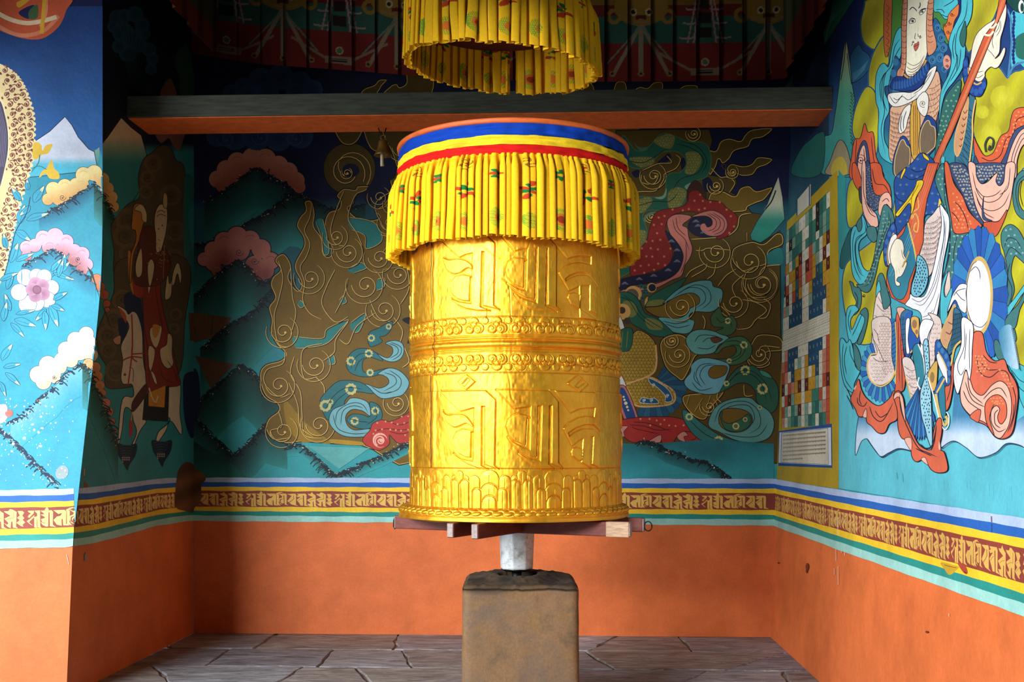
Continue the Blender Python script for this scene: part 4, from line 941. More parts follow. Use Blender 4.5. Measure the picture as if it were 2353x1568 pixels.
M.poly([(-60, -20), (378, -20), (372, 60), (330, 150), (240, 216), (130, 216), (0, 172), (-60, 130)], (204, 84, 40), lw=0)
M.line([(-60, 110), (40, 175), (140, 200), (250, 170), (330, 90)], 9, (226, 130, 90)); M.line([(-20, 70), (60, 110), (150, 130), (240, 118), (318, 95)], 10, (234, 208, 166)); M.line([(262, -10), (258, 80), (225, 150)], 6, (232, 140, 100))
M.poly([(240, -10), (262, -10), (246, 192), (224, 188)], (226, 168, 24), sm=False); M.poly([(104, 70), (192, 28), (166, 106)], (24, 34, 84)); M.poly([(164, 62), (210, 26), (212, 98), (166, 106)], (70, 100, 60)); M.poly([(96, 12), (180, -14), (110, 42)], (226, 168, 24))
M.poly([(170, 830), (190, 800), (280, 740), (365, 658), (404, 704), (440, 772), (500, 840), (545, 862), (545, 960), (150, 1000)], cf=lambda x, y: lerpc((214, 222, 240), (70, 186, 214), (y - 362) / 18), sm=False, step=8, lw=1.6)
M.poly([(530, 850), (600, 780), (682, 664), (740, 720), (795, 762), (826, 870), (790, 1000), (782, 1080), (730, 1160), (640, 1240), (560, 960), (545, 930)], cf=lambda x, y: lerpc((226, 206, 168), (42, 146, 150), (y - 315) / 60), sm=False, step=8, lw=1.5)
# halo of gilded scrollwork
OUT = [(-80, 360), (0, 370), (60, 400), (112, 452), (152, 530), (186, 640), (192, 760), (182, 900), (150, 1020), (112, 1150), (90, 1240), (60, 1350), (38, 1450), (18, 1530), (-10, 1600), (-80, 1640)]
M.poly(OUT, (238, 214, 152), lw=0)
o = cr(np.array(OUT[1:-1], float), False, 4)
for p in o[::1]: M.disc(p[0], p[1], 11, (244, 222, 162), n=10)
rg = np.random.default_rng(3)
oc = cr(np.array(OUT[1:-1], float), False, 12); Lh = np.concatenate([[0], np.cumsum(np.hypot(*np.diff(oc, axis=0).T))])
lim = lambda y: 58 - abs(y - 800) * .155
for row in range(3):
    for i in range(int(Lh[-1] / 58)):
        s = (i + .5 * (row % 2)) * 58; x = np.interp(s, Lh, oc[:, 0]) - 26 - row * 46; y = np.interp(s, Lh, oc[:, 1])
        if x < lim(y) + 16 or x < -4: continue
        M.curl(x, y, 19, 90 + 180 * (i % 2), 1.35 * (1 if (i + row) % 2 else -1), 2.0, (124, 56, 50))
        M.line([(x - 6, y - 24), (x + 14, y - 30), (x + 26, y - 18)], 2.0, (124, 56, 50), taper=(.1, .1)); M.poly([(x + 14, y + 20), (x + 26, y + 26), (x + 16, y + 34), (x + 6, y + 30)], (112, 48, 48), n=2)
        M.poly([(x - 24, y + 10), (x - 16, y + 20), (x - 20, y + 28), (x - 28, y + 20)], (112, 48, 48), n=2)
M.poly([(-80, 520), (0, 560), (30, 640), (48, 740), (48, 850), (30, 950), (8, 1040), (-20, 1120), (-80, 1200)], (74, 66, 92), lw=3.4, lc=(246, 228, 176))
for i in range(5): M.line([(0 - 6 * i, 600 + i * 12), (34 - 9 * i, 760), (20 - 9 * i, 940)], 1.4, (120, 112, 140))
BY = (232, 190, 44)
for P in ([(190, 805), (230, 812), (238, 850), (258, 820), (296, 812), (272, 862), (236, 872), (212, 894), (186, 888)], [(290, 900), (306, 950), (330, 972), (332, 1006), (282, 1006), (256, 978), (220, 1002), (236, 966), (264, 944)]): M.poly(P, BY)
M.line([(224, 872), (215, 920), (176, 968)], 2.2, (40, 130, 130)); M.line([(262, 955), (220, 935), (180, 950)], 1.6, (30, 120, 120))
LF = (44, 160, 190); LFD = (16, 56, 90)
def leaf(M, x, y, ang, ln, w, c=LF):
    ca, sa = math.cos(ang), math.sin(ang)
    q = lambda u, v: (x + u * ca - v * sa, y + u * sa + v * ca)
    M.poly([q(0, 0), q(ln * .3, -w), q(ln * .7, -w * .7), q(ln, 0), q(ln * .65, w * .6), q(ln * .3, w * .7)], c, lw=1.0, lc=LFD, n=3)
    M.poly([q(ln * .72, -w * .3), q(ln, 0), q(ln * .7, w * .3)], (232, 224, 170), n=3); M.line([q(ln * .1, 0), q(ln * .8, 0)], .7, LFD)
# first cloud with its ridge
cloud(M, [(270, 1122, 33), (300, 1066, 42), (365, 1050, 42), (428, 1040, 38), (470, 985, 44), (530, 975, 45), (575, 1012, 40), (602, 1062, 38), (626, 1112, 36), (640, 1165, 30), (335, 1112, 46), (400, 1085, 44), (460, 1040, 40)], (246, 222, 150), (222, 168, 96), curls=[(352, 1112, 20, 0)])
ridge(M, [(220, 1215), (300, 1178), (360, 1145), (430, 1105), (480, 1065), (528, 1030)], 110, (30, 100, 132), (44, 158, 184), seed=1, tc=(20, 50, 70))
ridge(M, [(528, 1030), (560, 1070), (600, 1130), (640, 1215), (670, 1290)], 200, (20, 70, 60), (42, 146, 156), seed=2, tc=(12, 40, 40))
cloud(M, [(148, 1392, 36), (196, 1382, 38), (242, 1340, 42), (310, 1332, 48), (372, 1362, 42), (420, 1410, 36), (462, 1432, 42), (488, 1490, 36), (280, 1390, 44), (350, 1410, 40), (420, 1460, 38), (460, 1520, 34), (150, 1440, 30)], (222, 182, 204), (176, 108, 112), curls=[(440, 1462, 16, 90)])
ridge(M, [(120, 1500), (190, 1462), (250, 1430), (298, 1398), (345, 1432), (400, 1492), (450, 1532), (500, 1560), (540, 1580)], 120, (34, 112, 142), (44, 158, 184), seed=3, tc=(20, 50, 70))
for (x, y, a, l, w) in ((110, 1260, -1.3, 110, 28), (120, 1130, -2.2, 90, 22), (190, 1140, -1.0, 110, 26), (160, 1070, -1.7, 60, 18), (150, 1240, -.3, 130, 22), (90, 1300, .6, 100, 24), (170, 1160, 2.4, 80, 20), (60, 1480, -1.2, 120, 26), (40, 1400, -1.8, 90, 20), (90, 1470, -.4, 110, 18), (290, 1560, -1.2, 80, 20), (330, 1540, -.8, 90, 20), (360, 1500, -1.5, 70, 16), (360, 1568, .1, 60, 14)): leaf(M, x, y, a, l, w)
M.line([(170, 1110), (150, 1200), (90, 1300), (60, 1420), (20, 1568)], 1.6, LFD)
# side wall, upper smoke clouds
SM1 = (36, 92, 124)
for (x, y, r) in ((660, 100, 46), (640, 150, 36), (700, 90, 40), (760, 80, 46), (800, 140, 42), (815, 190, 32), (690, 180, 60), (740, 220, 60), (840, 280, 40), (860, 330, 36), (850, 390, 34), (720, 300, 50), (670, 260, 40), (780, 250, 46)): M.disc(x, y, r, None, cf=rad((22, 60, 84), SM1, x / 2.45, y / 2.45, r / 2.45), step=6)
for q in range(6): M.line([(700 + q * 16, 290), (720 + q * 14, 400), (760 + q * 18, 520)], 2.6, (26, 64, 84)); M.line([(655 + q * 30, 110 + q * 14), (690 + q * 18, 190 + q * 14), (705 + q * 16, 280)], 1.6, (44, 104, 134))
M.poly([(1044, 250), (1070, 300), (1085, 400), (1110, 460), (1120, 540), (1020, 540), (1010, 430), (984, 360), (1000, 290)], (42, 82, 62)); M.poly([(955, 442), (975, 470), (992, 540), (905, 540), (920, 480)], (128, 80, 60))
M.poly([(880, 740), (1030, 740), (1030, 790), (1012, 842), (980, 830), (950, 780), (905, 805)], (140, 92, 78))
# smoke cloud, horse and rider on the side wall
SMK = (112, 94, 66)
M.poly([(905, 820), (960, 830), (990, 900), (1040, 960), (1050, 1300), (1052, 1600), (680, 1600), (640, 1400), (624, 1290), (648, 1230), (720, 1150), (784, 1110), (778, 1000), (806, 900), (850, 862)], (88, 78, 56), lw=1.4)
for (x, y, r) in ((720, 1240, 70), (700, 1330, 64), (730, 1430, 60), (860, 920, 50), (830, 1000, 40), (820, 1080, 40), (960, 1100, 60), (980, 1300, 60), (980, 1450, 50)): M.disc(x, y, r, None, cf=rad((80, 72, 52), SMK, x / 2.45, y / 2.45, r / 2.45), step=5); M.curl(x, y, r * .7, 40, 1.2, 1.2, (60, 50, 36))
M.poly([(1040, 1000), (1120, 1080), (1060, 1200), (1090, 1420), (1130, 1420), (1176, 1380), (1176, 1568), (1050, 1568)], (40, 120, 118))
M.view(0, 600, 2.45)
M.poly([(680, -10), (1050, -10), (1040, 350), (1000, 650), (800, 700), (620, 720), (588, 670), (600, 600), (556, 520), (545, 410), (590, 290), (640, 180)], (88, 78, 56), lw=1.4)
for (x, y, r) in ((610, 420, 60), (640, 330, 60), (610, 500, 46), (650, 620, 60), (690, 220, 60), (990, 300, 34), (980, 380, 30)): M.disc(x, y, r, None, cf=rad((80, 72, 52), SMK, x / 2.45, 600 + y / 2.45, r / 2.45), step=5); M.curl(x, y, r * .75, 80, 1.3, 1.2, (60, 50, 36))
HW = (214, 206, 184)
M.poly([(1060, 290), (1176, 310), (1176, 440), (1070, 450)], (96, 66, 44), sm=False); M.poly([(1040, 640), (1120, 650), (1126, 900), (1080, 1000), (1040, 900), (1030, 760)], (26, 40, 84))
M.poly([(700, 190), (780, 188), (806, 330), (806, 470), (780, 320), (748, 282), (712, 300)], (26, 38, 78)); M.poly([(664, 330), (716, 340), (706, 440), (684, 476)], (26, 38, 78))
M.poly([(660, 252), (706, 276), (722, 300), (746, 284), (774, 306), (800, 400), (806, 560), (830, 640), (900, 640), (980, 680), (1016, 700), (1012, 850), (1024, 950), (1014, 975), (960, 900), (930, 962), (878, 1032), (890, 965), (942, 918), (946, 880), (810, 880), (822, 906), (784, 964), (738, 1080), (730, 1062), (768, 968), (750, 900), (740, 846), (702, 830), (686, 950), (668, 1034), (664, 1000), (688, 780), (748, 765), (745, 700), (716, 694), (690, 690), (680, 650), (690, 560), (680, 480), (712, 410), (724, 360), (686, 300)], HW, lw=1.6)
M.poly([(668, 262), (706, 300), (708, 350), (684, 306)], (186, 84, 54)); M.poly([(636, 440), (676, 420), (676, 466), (650, 468)], (200, 150, 120), lw=1.2); M.disc(702, 640, 8, (150, 70, 50)); M.line([(726, 600), (748, 610), (748, 680)], 1.5, (110, 60, 50))
for l in ([(740, 300), (744, 400), (742, 520), (720, 700)], [(690, 560), (740, 540), (800, 545)], [(745, 470), (742, 540), (770, 568)], [(740, 525), (810, 520)]): M.line(l, 3.2, (166, 52, 34))
M.poly([(760, -10), (900, -10), (904, 200), (962, 450), (1004, 640), (1010, 700), (905, 720), (850, 800), (828, 740), (812, 540), (800, 200)], (140, 44, 30), lw=1.4)
M.poly([(812, 752), (952, 700), (946, 906), (800, 896)], (34, 30, 36), sm=False); M.poly([(834, 742), (932, 700), (926, 826), (834, 818)], (206, 142, 34), sm=False, lw=1.2); M.line([(838, 715), (856, 770), (876, 796), (888, 760)], 3, HW)
for P in ([(760, 60), (772, 0), (800, -10), (802, 60), (798, 102), (772, 92)], [(840, 20), (862, 0), (852, 120), (836, 186), (830, 120)], [(990, 20), (1012, 20), (1016, 80), (996, 60), (970, 130), (960, 200), (928, 214), (935, 120), (944, 70), (956, 130)], [(845, 380), (905, 365), (905, 420), (880, 490), (850, 450)], [(838, 480), (870, 500), (866, 560), (846, 620), (832, 560)], [(900, 500), (936, 470), (944, 410), (968, 430), (968, 520), (974, 580), (944, 606), (910, 570)], [(848, 620), (870, 640), (884, 694), (866, 680)]): M.poly(P, (212, 196, 156), lw=1.3)
M.poly([(722, -60), (745, -10), (742, 100), (752, 190), (735, 150), (722, 60)], (196, 128, 44)); M.poly([(748, 100), (800, 110), (800, 200), (756, 190)], (166, 52, 34)); M.poly([(860, 360), (900, 370), (880, 430), (860, 420)], (196, 140, 50))
M.poly([(745, 790), (820, 690), (824, 750), (770, 830), (742, 850)], (84, 36, 32)); M.poly([(732, 890), (746, 920), (744, 975), (730, 992), (726, 940)], (176, 48, 36)); M.line([(744, 850), (738, 900)], 2.5, (196, 160, 90))
folds(M, [[(870, 30), (880, 200), (920, 400)], [(800, 300), (830, 500), (840, 700)], [(940, 560), (980, 620), (1000, 680)], [(900, 600), (920, 660), (980, 690)]], 1.4, (70, 20, 16))
for (x, y) in ((708, 1110), (905, 1090)):
    M.poly([(x - 50, y - 80), (x + 10, y - 70), (x + 60, y - 80), (x + 56, y - 20), (x + 20, y + 40), (x + 8, y + 70), (x - 20, y + 20), (x - 44, y - 20)], (24, 38, 62))
    for q in range(5): M.line([(x - 40 + q * 5, y - 66 + q * 14), (x, y - 74 + q * 15), (x + 44 - q * 6, y - 66 + q * 14)], 1.1, (60, 84, 110))
    for q in range(9): M.disc(x - 18 + (q % 4) * 12, y - 2 + (q // 4) * 12, 5, (150, 150, 150), n=8)
M.view(0, 0, 2.45)
M.poly([(742, 1240), (752, 1160), (780, 1146), (812, 1160), (826, 1230), (806, 1262), (796, 1300), (780, 1360), (750, 1440), (738, 1580), (728, 1580), (736, 1440), (762, 1360), (762, 1300), (740, 1290)], (196, 128, 44), lw=1.4); M.poly([(756, 1180), (790, 1150), (822, 1190), (824, 1250), (800, 1240), (792, 1196)], (214, 196, 150), lw=1.2)
M.poly([(868, 1230), (884, 1170), (910, 1150), (940, 1180), (938, 1280), (916, 1380), (886, 1462), (876, 1400), (872, 1320)], (214, 196, 156), lw=1.5); M.poly([(926, 1084), (942, 1110), (940, 1170), (920, 1166), (916, 1120)], (196, 176, 130), lw=1.2)
M.disc(892, 1290, 3, INK, 5); M.disc(912, 1270, 3, INK, 5); M.line([(888, 1350), (900, 1354)], 1.6, (150, 60, 50)); folds(M, [[(882, 1200), (905, 1184), (930, 1200)], [(880, 1220), (905, 1206), (934, 1220)]], 1.8, (120, 80, 40))
M.poly([(800, 1290), (870, 1290), (880, 1420), (930, 1400), (960, 1500), (900, 1600), (760, 1600), (770, 1440)], (100, 48, 34), lw=1.2)
for P in ([(762, 1490), (790, 1400), (800, 1440), (798, 1540), (770, 1560)], [(830, 1500), (850, 1460), (868, 1500), (850, 1600), (836, 1600)], [(975, 1530), (1000, 1480), (1020, 1540), (1014, 1600), (998, 1540), (980, 1600), (966, 1600)]): M.poly(P, (212, 196, 156), lw=1.2)
for i in range(26): M.disc(905 + rg.normal(0, 26), 1440 + rg.normal(0, 40), 4, (170, 130, 80), n=6)
M.line([(925, 1380), (918, 1568)], 1.6, (170, 120, 80))
# flower, leaves, clouds on the outer face
M.view(0, 600, 2.45)
cloud(M, [(215, 640, 48), (270, 585, 50), (245, 680, 44), (300, 640, 44), (350, 560, 46), (372, 500, 46), (425, 445, 46), (486, 412, 42), (500, 460, 42), (512, 530, 38), (450, 510, 50), (400, 560, 40), (342, 600, 34), (310, 660, 30)], (248, 236, 206), (222, 190, 160), curls=[(306, 655, 14, 0)])
cloud(M, [(536, 600, 30), (548, 650, 30), (562, 700, 26), (572, 745, 24), (498, 580, 30)], (216, 164, 110), (190, 120, 70)); cloud(M, [(596, 800, 26), (612, 850, 26), (628, 905, 20), (642, 960, 16), (655, 1005, 12)], (204, 130, 110), (176, 92, 80))
cloud(M, [(545, 102, 28), (566, 146, 26), (586, 190, 26), (600, 240, 20), (604, 275, 13)], (206, 120, 80), (180, 90, 56))
ridge(M, [(60, 905), (120, 870), (200, 800), (260, 745), (320, 700), (370, 640), (420, 600), (464, 578)], 180, (110, 176, 204), (44, 158, 184), seed=5, tc=(18, 46, 74))
ridge(M, [(464, 578), (500, 612), (530, 690), (575, 790), (610, 880), (640, 960), (664, 1060)], 250, (22, 78, 66), (42, 146, 156), seed=6, tc=(12, 40, 40))
ridge(M, [(-60, 925), (0, 950), (50, 990), (120, 1060), (190, 1130), (250, 1190), (330, 1262)], 20, (120, 190, 214), (44, 158, 184), seed=7, tc=(18, 46, 74), dens=3)
M.poly([(490, 30), (526, 110), (560, 210), (590, 290), (640, 420), (600, 300), (520, 60)], (26, 60, 56), sm=False)
for (x, y, r) in ((142, 92, 46), (206, 84, 40), (250, 88, 40), (290, 150, 42), (268, 218, 44), (206, 236, 44), (156, 244, 50), (108, 176, 46)):
    M.disc(x, y, r + 3, (60, 110, 150), n=18); M.disc(x, y, r, None, cf=rad((190, 180, 220), (240, 240, 250), 215 / 2.45, 600 + 160 / 2.45, 52), step=4)
for (x, y, r) in ((200, 130, 40), (240, 140, 38), (244, 185, 38), (200, 195, 38), (180, 160, 36)): M.disc(x, y, r, None, cf=rad((150, 104, 128), (186, 140, 166), x / 2.45, 600 + y / 2.45, 14), step=4)
M.disc(208, 162, 26, (140, 92, 116)); M.line([(190, 150), (208, 140), (230, 155), (226, 178), (204, 184), (190, 170)], 1.2, (110, 66, 96), closed=True)
for (x, y, a, l, w) in ((60, 280, -1.9, 100, 22), (20, 340, -1.4, 110, 22), (80, 330, .3, 130, 24), (60, 350, .8, 110, 18), (90, 300, -.2, 110, 14), (260, 270, 2.3, 90, 20), (280, 250, 1.2, 130, 26), (250, 280, 1.5, 110, 22), (290, 250, .4, 80, 18), (300, 220, -.5, 90, 20), (300, 70, .3, 110, 16), (290, 60, -.9, 90, 18), (330, 90, -1.3, 100, 18), (10, 560, -1.0, 110, 24), (20, 600, -.2, 100, 16), (30, 630, .7, 110, 18), (0, 680, 1.2, 90, 16), (40, 160, -1.2, 100, 20), (0, 110, -.4, 110, 18)): leaf(M, x, y, a, l, w)
M.disc(-10, 862, 56, (216, 180, 206), n=24); M.disc(52, 858, 22, (186, 110, 100)); M.disc(20, 830, 24, (216, 180, 206))
M.poly([(318, 1180), (345, 1152), (376, 1160), (386, 1190), (370, 1220), (330, 1228), (314, 1204)], (150, 166, 170))
for i in range(150):
    x, y = rg.uniform(0, 430), rg.uniform(760, 1270)
    if x < 430 - (y - 760) * .12: M.disc(x, y, abs(rg.normal(2.0, 2.0)) + .8, (206, 226, 238), rg.uniform(1, 6), n=7, rot=rg.uniform(0, 3))
for i in range(9): M.disc(rg.uniform(60, 330), rg.uniform(860, 1100), rg.uniform(6, 11), (214, 230, 240), rg.uniform(5, 9), n=9)
M.poly([(472, 1250), (484, 1246), (494, 1268), (490, 1296), (474, 1282)], (140, 70, 44)); M.poly([(500, 1320), (530, 1310), (536, 1346), (508, 1352)], (128, 110, 76))
# ---------------------------------------------------------------- mural on the back wall
M = BK
OL = (118, 90, 16); OL2 = (86, 68, 14); GL = (236, 192, 92); TL = (34, 140, 142); DKM = (16, 50, 48); NVY = (16, 22, 54)
M.view(0, 0, 1)
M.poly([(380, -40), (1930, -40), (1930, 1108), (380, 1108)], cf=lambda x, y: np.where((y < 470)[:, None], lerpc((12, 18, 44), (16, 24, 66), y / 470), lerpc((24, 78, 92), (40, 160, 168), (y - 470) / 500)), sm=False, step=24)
def fl(pts, c=OL, line=True, sm=True):
    """flame body: dark contour with a gilded line just inside it"""
    M.poly(pts, c, sm=sm, lw=0)
    P = cr(M.T(pts), True, 5) if sm else M.T(pts)
    M.line_px(np.vstack([P, P[:1]]), 2.2, (20, 16, 8))
    if line:
        cpt = P.mean(0); d = np.gradient(np.vstack([P[-1:], P, P[:1]]), axis=0)[1:-1]; nr = np.stack([-d[:, 1], d[:, 0]], 1); nr /= np.maximum(np.hypot(*nr.T), 1e-6)[:, None]
        area_ = np.sum(P[:, 0] * np.roll(P[:, 1], -1) - np.roll(P[:, 0], -1) * P[:, 1]); nr *= 1 if area_ > 0 else -1
        Q = P + nr * 2.0; M.line_px(np.vstack([Q, Q[:1]]), 1.2, GL)
def gl(pts, w=1.4, off=1.6, c=GL):
    P = M.T(pts); P = cr(P, False, 6) if len(P) > 2 else P
    M.line_px(P + np.array([off, off * .6]), 2.2, (20, 16, 8), (.5, .5)); M.line_px(P, w, c, (.6, .4))
def gcurl(x, y, r, a0=180, tn=-1.45, c=GL):
    M.curl(x, y, r, a0, tn, 1.5, c, 1.25, shadow=1.4)
    t = np.linspace(200, -60, 16); q = 1.32
    gl([(x - r * .1 + r * q * math.cos(math.radians(a)), y + r * q * math.sin(math.radians(a))) for a in t], 1.2)
TCL = (32, 134, 130)
ridge(M, [(470, 470), (500, 440), (545, 405), (590, 384), (640, 405), (690, 442), (720, 470)], 130, DKM, TCL, seed=21)
M.view(0, 0, 1)
cloud(M, [(500, 412, 20), (520, 390, 22), (545, 372, 22), (580, 364, 24), (610, 366, 24), (640, 380, 22), (662, 395, 22), (680, 415, 20), (688, 430, 14), (530, 410, 20), (560, 388, 20), (600, 385, 18), (640, 400, 22), (510, 428, 14)], (204, 132, 104), (160, 84, 62))
ridge(M, [(505, 446), (540, 420), (590, 384), (640, 415), (682, 448)], 100, DKM, TCL, seed=22)
ridge(M, [(425, 560), (470, 560), (520, 540), (567, 512), (610, 490), (665, 446), (700, 450), (760, 480), (840, 470)], 120, DKM, TCL, seed=23)
cloud(M, [(470, 596, 16), (490, 575, 20), (515, 555, 22), (545, 545, 24), (575, 552, 22), (600, 572, 22), (622, 600, 20), (610, 622, 20), (585, 610, 22), (550, 575, 24), (520, 588, 22), (490, 605, 18), (500, 622, 14), (598, 632, 16)], (190, 118, 104), (136, 66, 62), curls=[(550, 580, 10, 0), (585, 600, 10, 0)])
ridge(M, [(425, 700), (455, 672), (490, 640), (520, 615), (548, 597), (575, 618), (600, 650), (640, 640)], 130, DKM, TCL, seed=24)
M.poly([(428, 716), (532, 730), (520, 760), (492, 775), (440, 790)], (92, 66, 40), sm=False); M.line([(440, 722), (450, 770)], 1.5, (56, 40, 26)); M.line([(490, 726), (485, 770)], 1.5, (56, 40, 26))
ridge(M, [(460, 800), (495, 776), (530, 742), (575, 722), (610, 684), (640, 655), (680, 640)], 130, DKM, TCL, seed=25)
M.poly([(448, 818), (540, 838), (515, 862), (485, 894)], (92, 66, 40), sm=False)
ridge(M, [(455, 925), (500, 885), (530, 855), (558, 836), (585, 860), (610, 900), (640, 900)], 120, DKM, TCL, seed=26)
M.poly([(430, 860), (452, 850), (460, 900), (456, 960), (430, 980), (424, 920)], (22, 34, 74))
ridge(M, [(425, 940), (462, 977), (500, 1012), (537, 1050), (570, 1018), (610, 975), (660, 990)], 90, DKM, (38, 140, 138), seed=27)
M.poly([(425, 1000), (470, 1030), (540, 1072), (570, 1100), (425, 1100)], None, cf=shade(DKM, (30, 110, 100), 'y', 1020, 1090), sm=False, step=12)
DBL = (34, 70, 110)
for (x, y, r) in ((530, 214, 20), (560, 202, 24), (600, 186, 30), (645, 178, 30), (690, 190, 26), (720, 206, 22), (570, 216, 22), (615, 214, 26), (680, 214, 24), (500, 312, 26), (540, 316, 30), (590, 312, 34), (640, 318, 30), (690, 312, 30)): M.disc(x, y, r, None, cf=rad((24, 48, 84), DBL, x, y, r), step=6, n=20)
for (x, y) in ((520, 318), (600, 314), (680, 316)): M.curl(x, y, 22, 180, -1.3, 1.6, (60, 90, 120))
# ---- flames left of the wheel
fl([(930, 285), (1470, 285), (1470, 1018), (930, 1018)], OL, sm=False, line=False)
M.poly([(930, 985), (1000, 965), (1200, 955), (1400, 965), (1450, 1000), (1440, 1030), (1200, 1026), (930, 1034)], (170, 36, 28), lw=1.5, lc=(60, 14, 10))
rq = np.random.default_rng(8)
for gx in range(975, 1460, 74):
    for gy in range(330, 940, 82): gcurl(gx + rq.normal(0, 8) + (gy % 2) * 20, gy + rq.normal(0, 8), rq.uniform(22, 32), rq.uniform(0, 360), rq.choice([-1.4, 1.4]))
M.poly([(1100, 640), (1180, 560), (1270, 600), (1330, 720), (1400, 800), (1380, 960), (1120, 965), (1060, 860), (1070, 740)], (160, 128, 40), lw=2); M.poly([(1150, 470), (1200, 440), (1250, 470), (1250, 560), (1200, 600), (1150, 560)], (206, 196, 170), lw=1.6)
M.poly([(1000, 760), (1080, 700), (1140, 760), (1100, 860), (1180, 900), (1300, 880), (1360, 960), (1200, 980), (1040, 940)], (104, 170, 180), lw=1.6)
M.disc(803, 388, 60, OL2, n=34); M.line([(803 + 60 * math.cos(t), 388 + 60 * math.sin(t)) for t in np.linspace(0, 6.28, 40)], 2.2, (20, 16, 8)); M.curl(803, 388, 58, 60, -1.0, 1.3, GL, .1); M.curl(797, 396, 44, 30, -1.7, 1.6, GL, 1.4, shadow=1.2); M.disc(806, 392, 20, NVY, 16, n=20); gcurl(797, 398, 10, 0, -.9)
fl([(770, 290), (830, 290), (826, 318), (806, 334), (782, 326)], OL2); fl([(836, 290), (880, 290), (900, 330), (880, 350), (850, 340)], OL2); fl([(880, 296), (960, 290), (960, 420), (920, 400), (900, 350)], OL2)
fl([(816, 436), (822, 428), (852, 428), (838, 440), (820, 448), (812, 470), (800, 480), (820, 500), (850, 506), (872, 500), (862, 484), (880, 470), (900, 440), (900, 410), (960, 395), (960, 1024), (830, 1024), (700, 1016), (660, 1020), (624, 1008), (611, 984), (618, 962), (640, 944), (636, 928), (612, 912), (600, 886), (598, 856), (612, 838), (646, 828), (656, 812), (636, 792), (622, 762), (624, 736), (618, 706), (632, 684), (622, 656), (628, 636), (644, 620), (632, 600), (642, 586), (656, 586), (670, 612), (664, 640), (684, 668), (692, 650), (678, 620), (680, 600), (698, 566), (696, 544), (682, 520), (690, 498), (702, 484), (700, 464), (716, 463), (724, 492), (722, 520), (740, 548), (744, 582), (756, 590), (764, 574), (750, 548), (746, 512), (756, 488), (778, 480), (782, 462), (774, 450), (790, 434)], OL)
for P in ([(742, 505), (752, 545), (756, 580), (744, 584), (738, 545), (726, 510)], [(802, 500), (860, 512), (878, 552), (842, 572), (838, 542), (808, 528)], [(800, 618), (828, 604), (842, 616), (812, 628)], [(868, 642), (884, 640), (882, 660), (866, 668)], [(676, 774), (740, 778), (752, 756), (800, 735), (780, 760), (750, 790), (700, 800), (680, 800)], [(806, 742), (840, 720), (826, 760), (812, 764)], [(752, 825), (765, 815), (770, 835), (756, 838)], [(690, 690), (700, 700), (692, 708), (684, 700)], [(780, 690), (790, 680), (796, 694), (786, 700)]):
    M.poly(P, (36, 130, 126)); gl([tuple(p) for p in P], 1.1)
M.poly([(856, 420), (900, 400), (912, 392), (904, 412), (874, 424), (858, 450), (850, 470), (838, 458), (842, 436)], NVY)
M.poly([(655, 920), (700, 970), (760, 1018), (720, 1016), (690, 1015), (660, 980)], (150, 116, 16)); M.poly([(760, 1010), (830, 1016), (836, 1024), (770, 1020)], (176, 140, 14))
for l in ([(716, 470), (712, 500), (700, 530), (712, 560), (704, 590), (690, 615), (700, 650), (696, 690), (712, 720), (740, 735)], [(790, 440), (770, 490), (760, 530), (770, 560), (792, 566)], [(815, 450), (800, 500), (822, 540), (834, 580), (820, 610)], [(900, 440), (862, 470), (880, 520), (900, 545), (880, 580)], [(640, 600), (650, 640), (640, 690), (630, 730), (640, 790), (668, 798)], [(668, 612), (672, 680), (680, 720), (668, 770)], [(770, 620), (750, 660), (740, 700), (770, 740), (800, 728)], [(800, 640), (790, 680), (770, 720)], [(655, 806), (650, 836), (614, 850), (608, 880), (640, 912), (668, 905)], [(676, 820), (668, 860), (690, 900), (694, 950), (700, 1000), (740, 1008)], [(664, 880), (684, 930), (690, 980), (720, 1004)], [(640, 944), (648, 980), (622, 990), (630, 1010), (668, 1006)], [(740, 790), (700, 800), (692, 830), (700, 870), (730, 866)], [(800, 740), (772, 780), (768, 810), (742, 830)], [(862, 720), (820, 750), (800, 790), (780, 780)], [(900, 560), (930, 600), (940, 660), (920, 700)], [(880, 620), (940, 610)], [(850, 690), (870, 730), (900, 740)], [(925, 500), (935, 540), (920, 570), (944, 590)], [(725, 866), (745, 890), (742, 930)], [(905, 730), (925, 760), (918, 790)], [(930, 800), (940, 830), (925, 845)], [(875, 540), (905, 548), (930, 560)]):
    gl(l)
for a in ((872, 454, 20), (772, 545, 22), (800, 580, 27), (713, 640, 27), (872, 593, 26), (840, 656, 32), (916, 631, 26), (895, 513, 20), (651, 763, 28), (883, 713, 30), (724, 839, 29), (641, 886, 30), (733, 977, 30), (650, 992, 28), (912, 927, 22), (905, 470, 18), (925, 340, 24)): gcurl(*a)
LB = (112, 176, 186); DT = (30, 112, 118); PT = (196, 190, 120)
def ribbon(pts, c, inner=(), pat=(), w=1.5):
    M.poly(pts, c, lw=w, lc=(16, 22, 28))
    for q in pat:
        M.disc(q[0], q[1], q[2], PT, n=16); M.disc(q[0], q[1], q[2] * .55, c if len(q) < 4 else q[3], n=12)
        for t in range(10): M.disc(q[0] + q[2] * math.cos(t * .63), q[1] + q[2] * math.sin(t * .63), 5, PT, n=6)
    folds(M, inner, 1.5, (16, 22, 28))
M.view(560, 660, 3.4075)
ribbon([(975, 390), (990, 350), (1060, 320), (1110, 290), (1165, 270), (1155, 330), (1110, 380), (1065, 392), (1085, 430), (1000, 468), (974, 432)], DT, [[(1000, 380), (1030, 440)], [(1120, 300), (1090, 360)]], [(1000, 400, 26), (1135, 310, 20)])
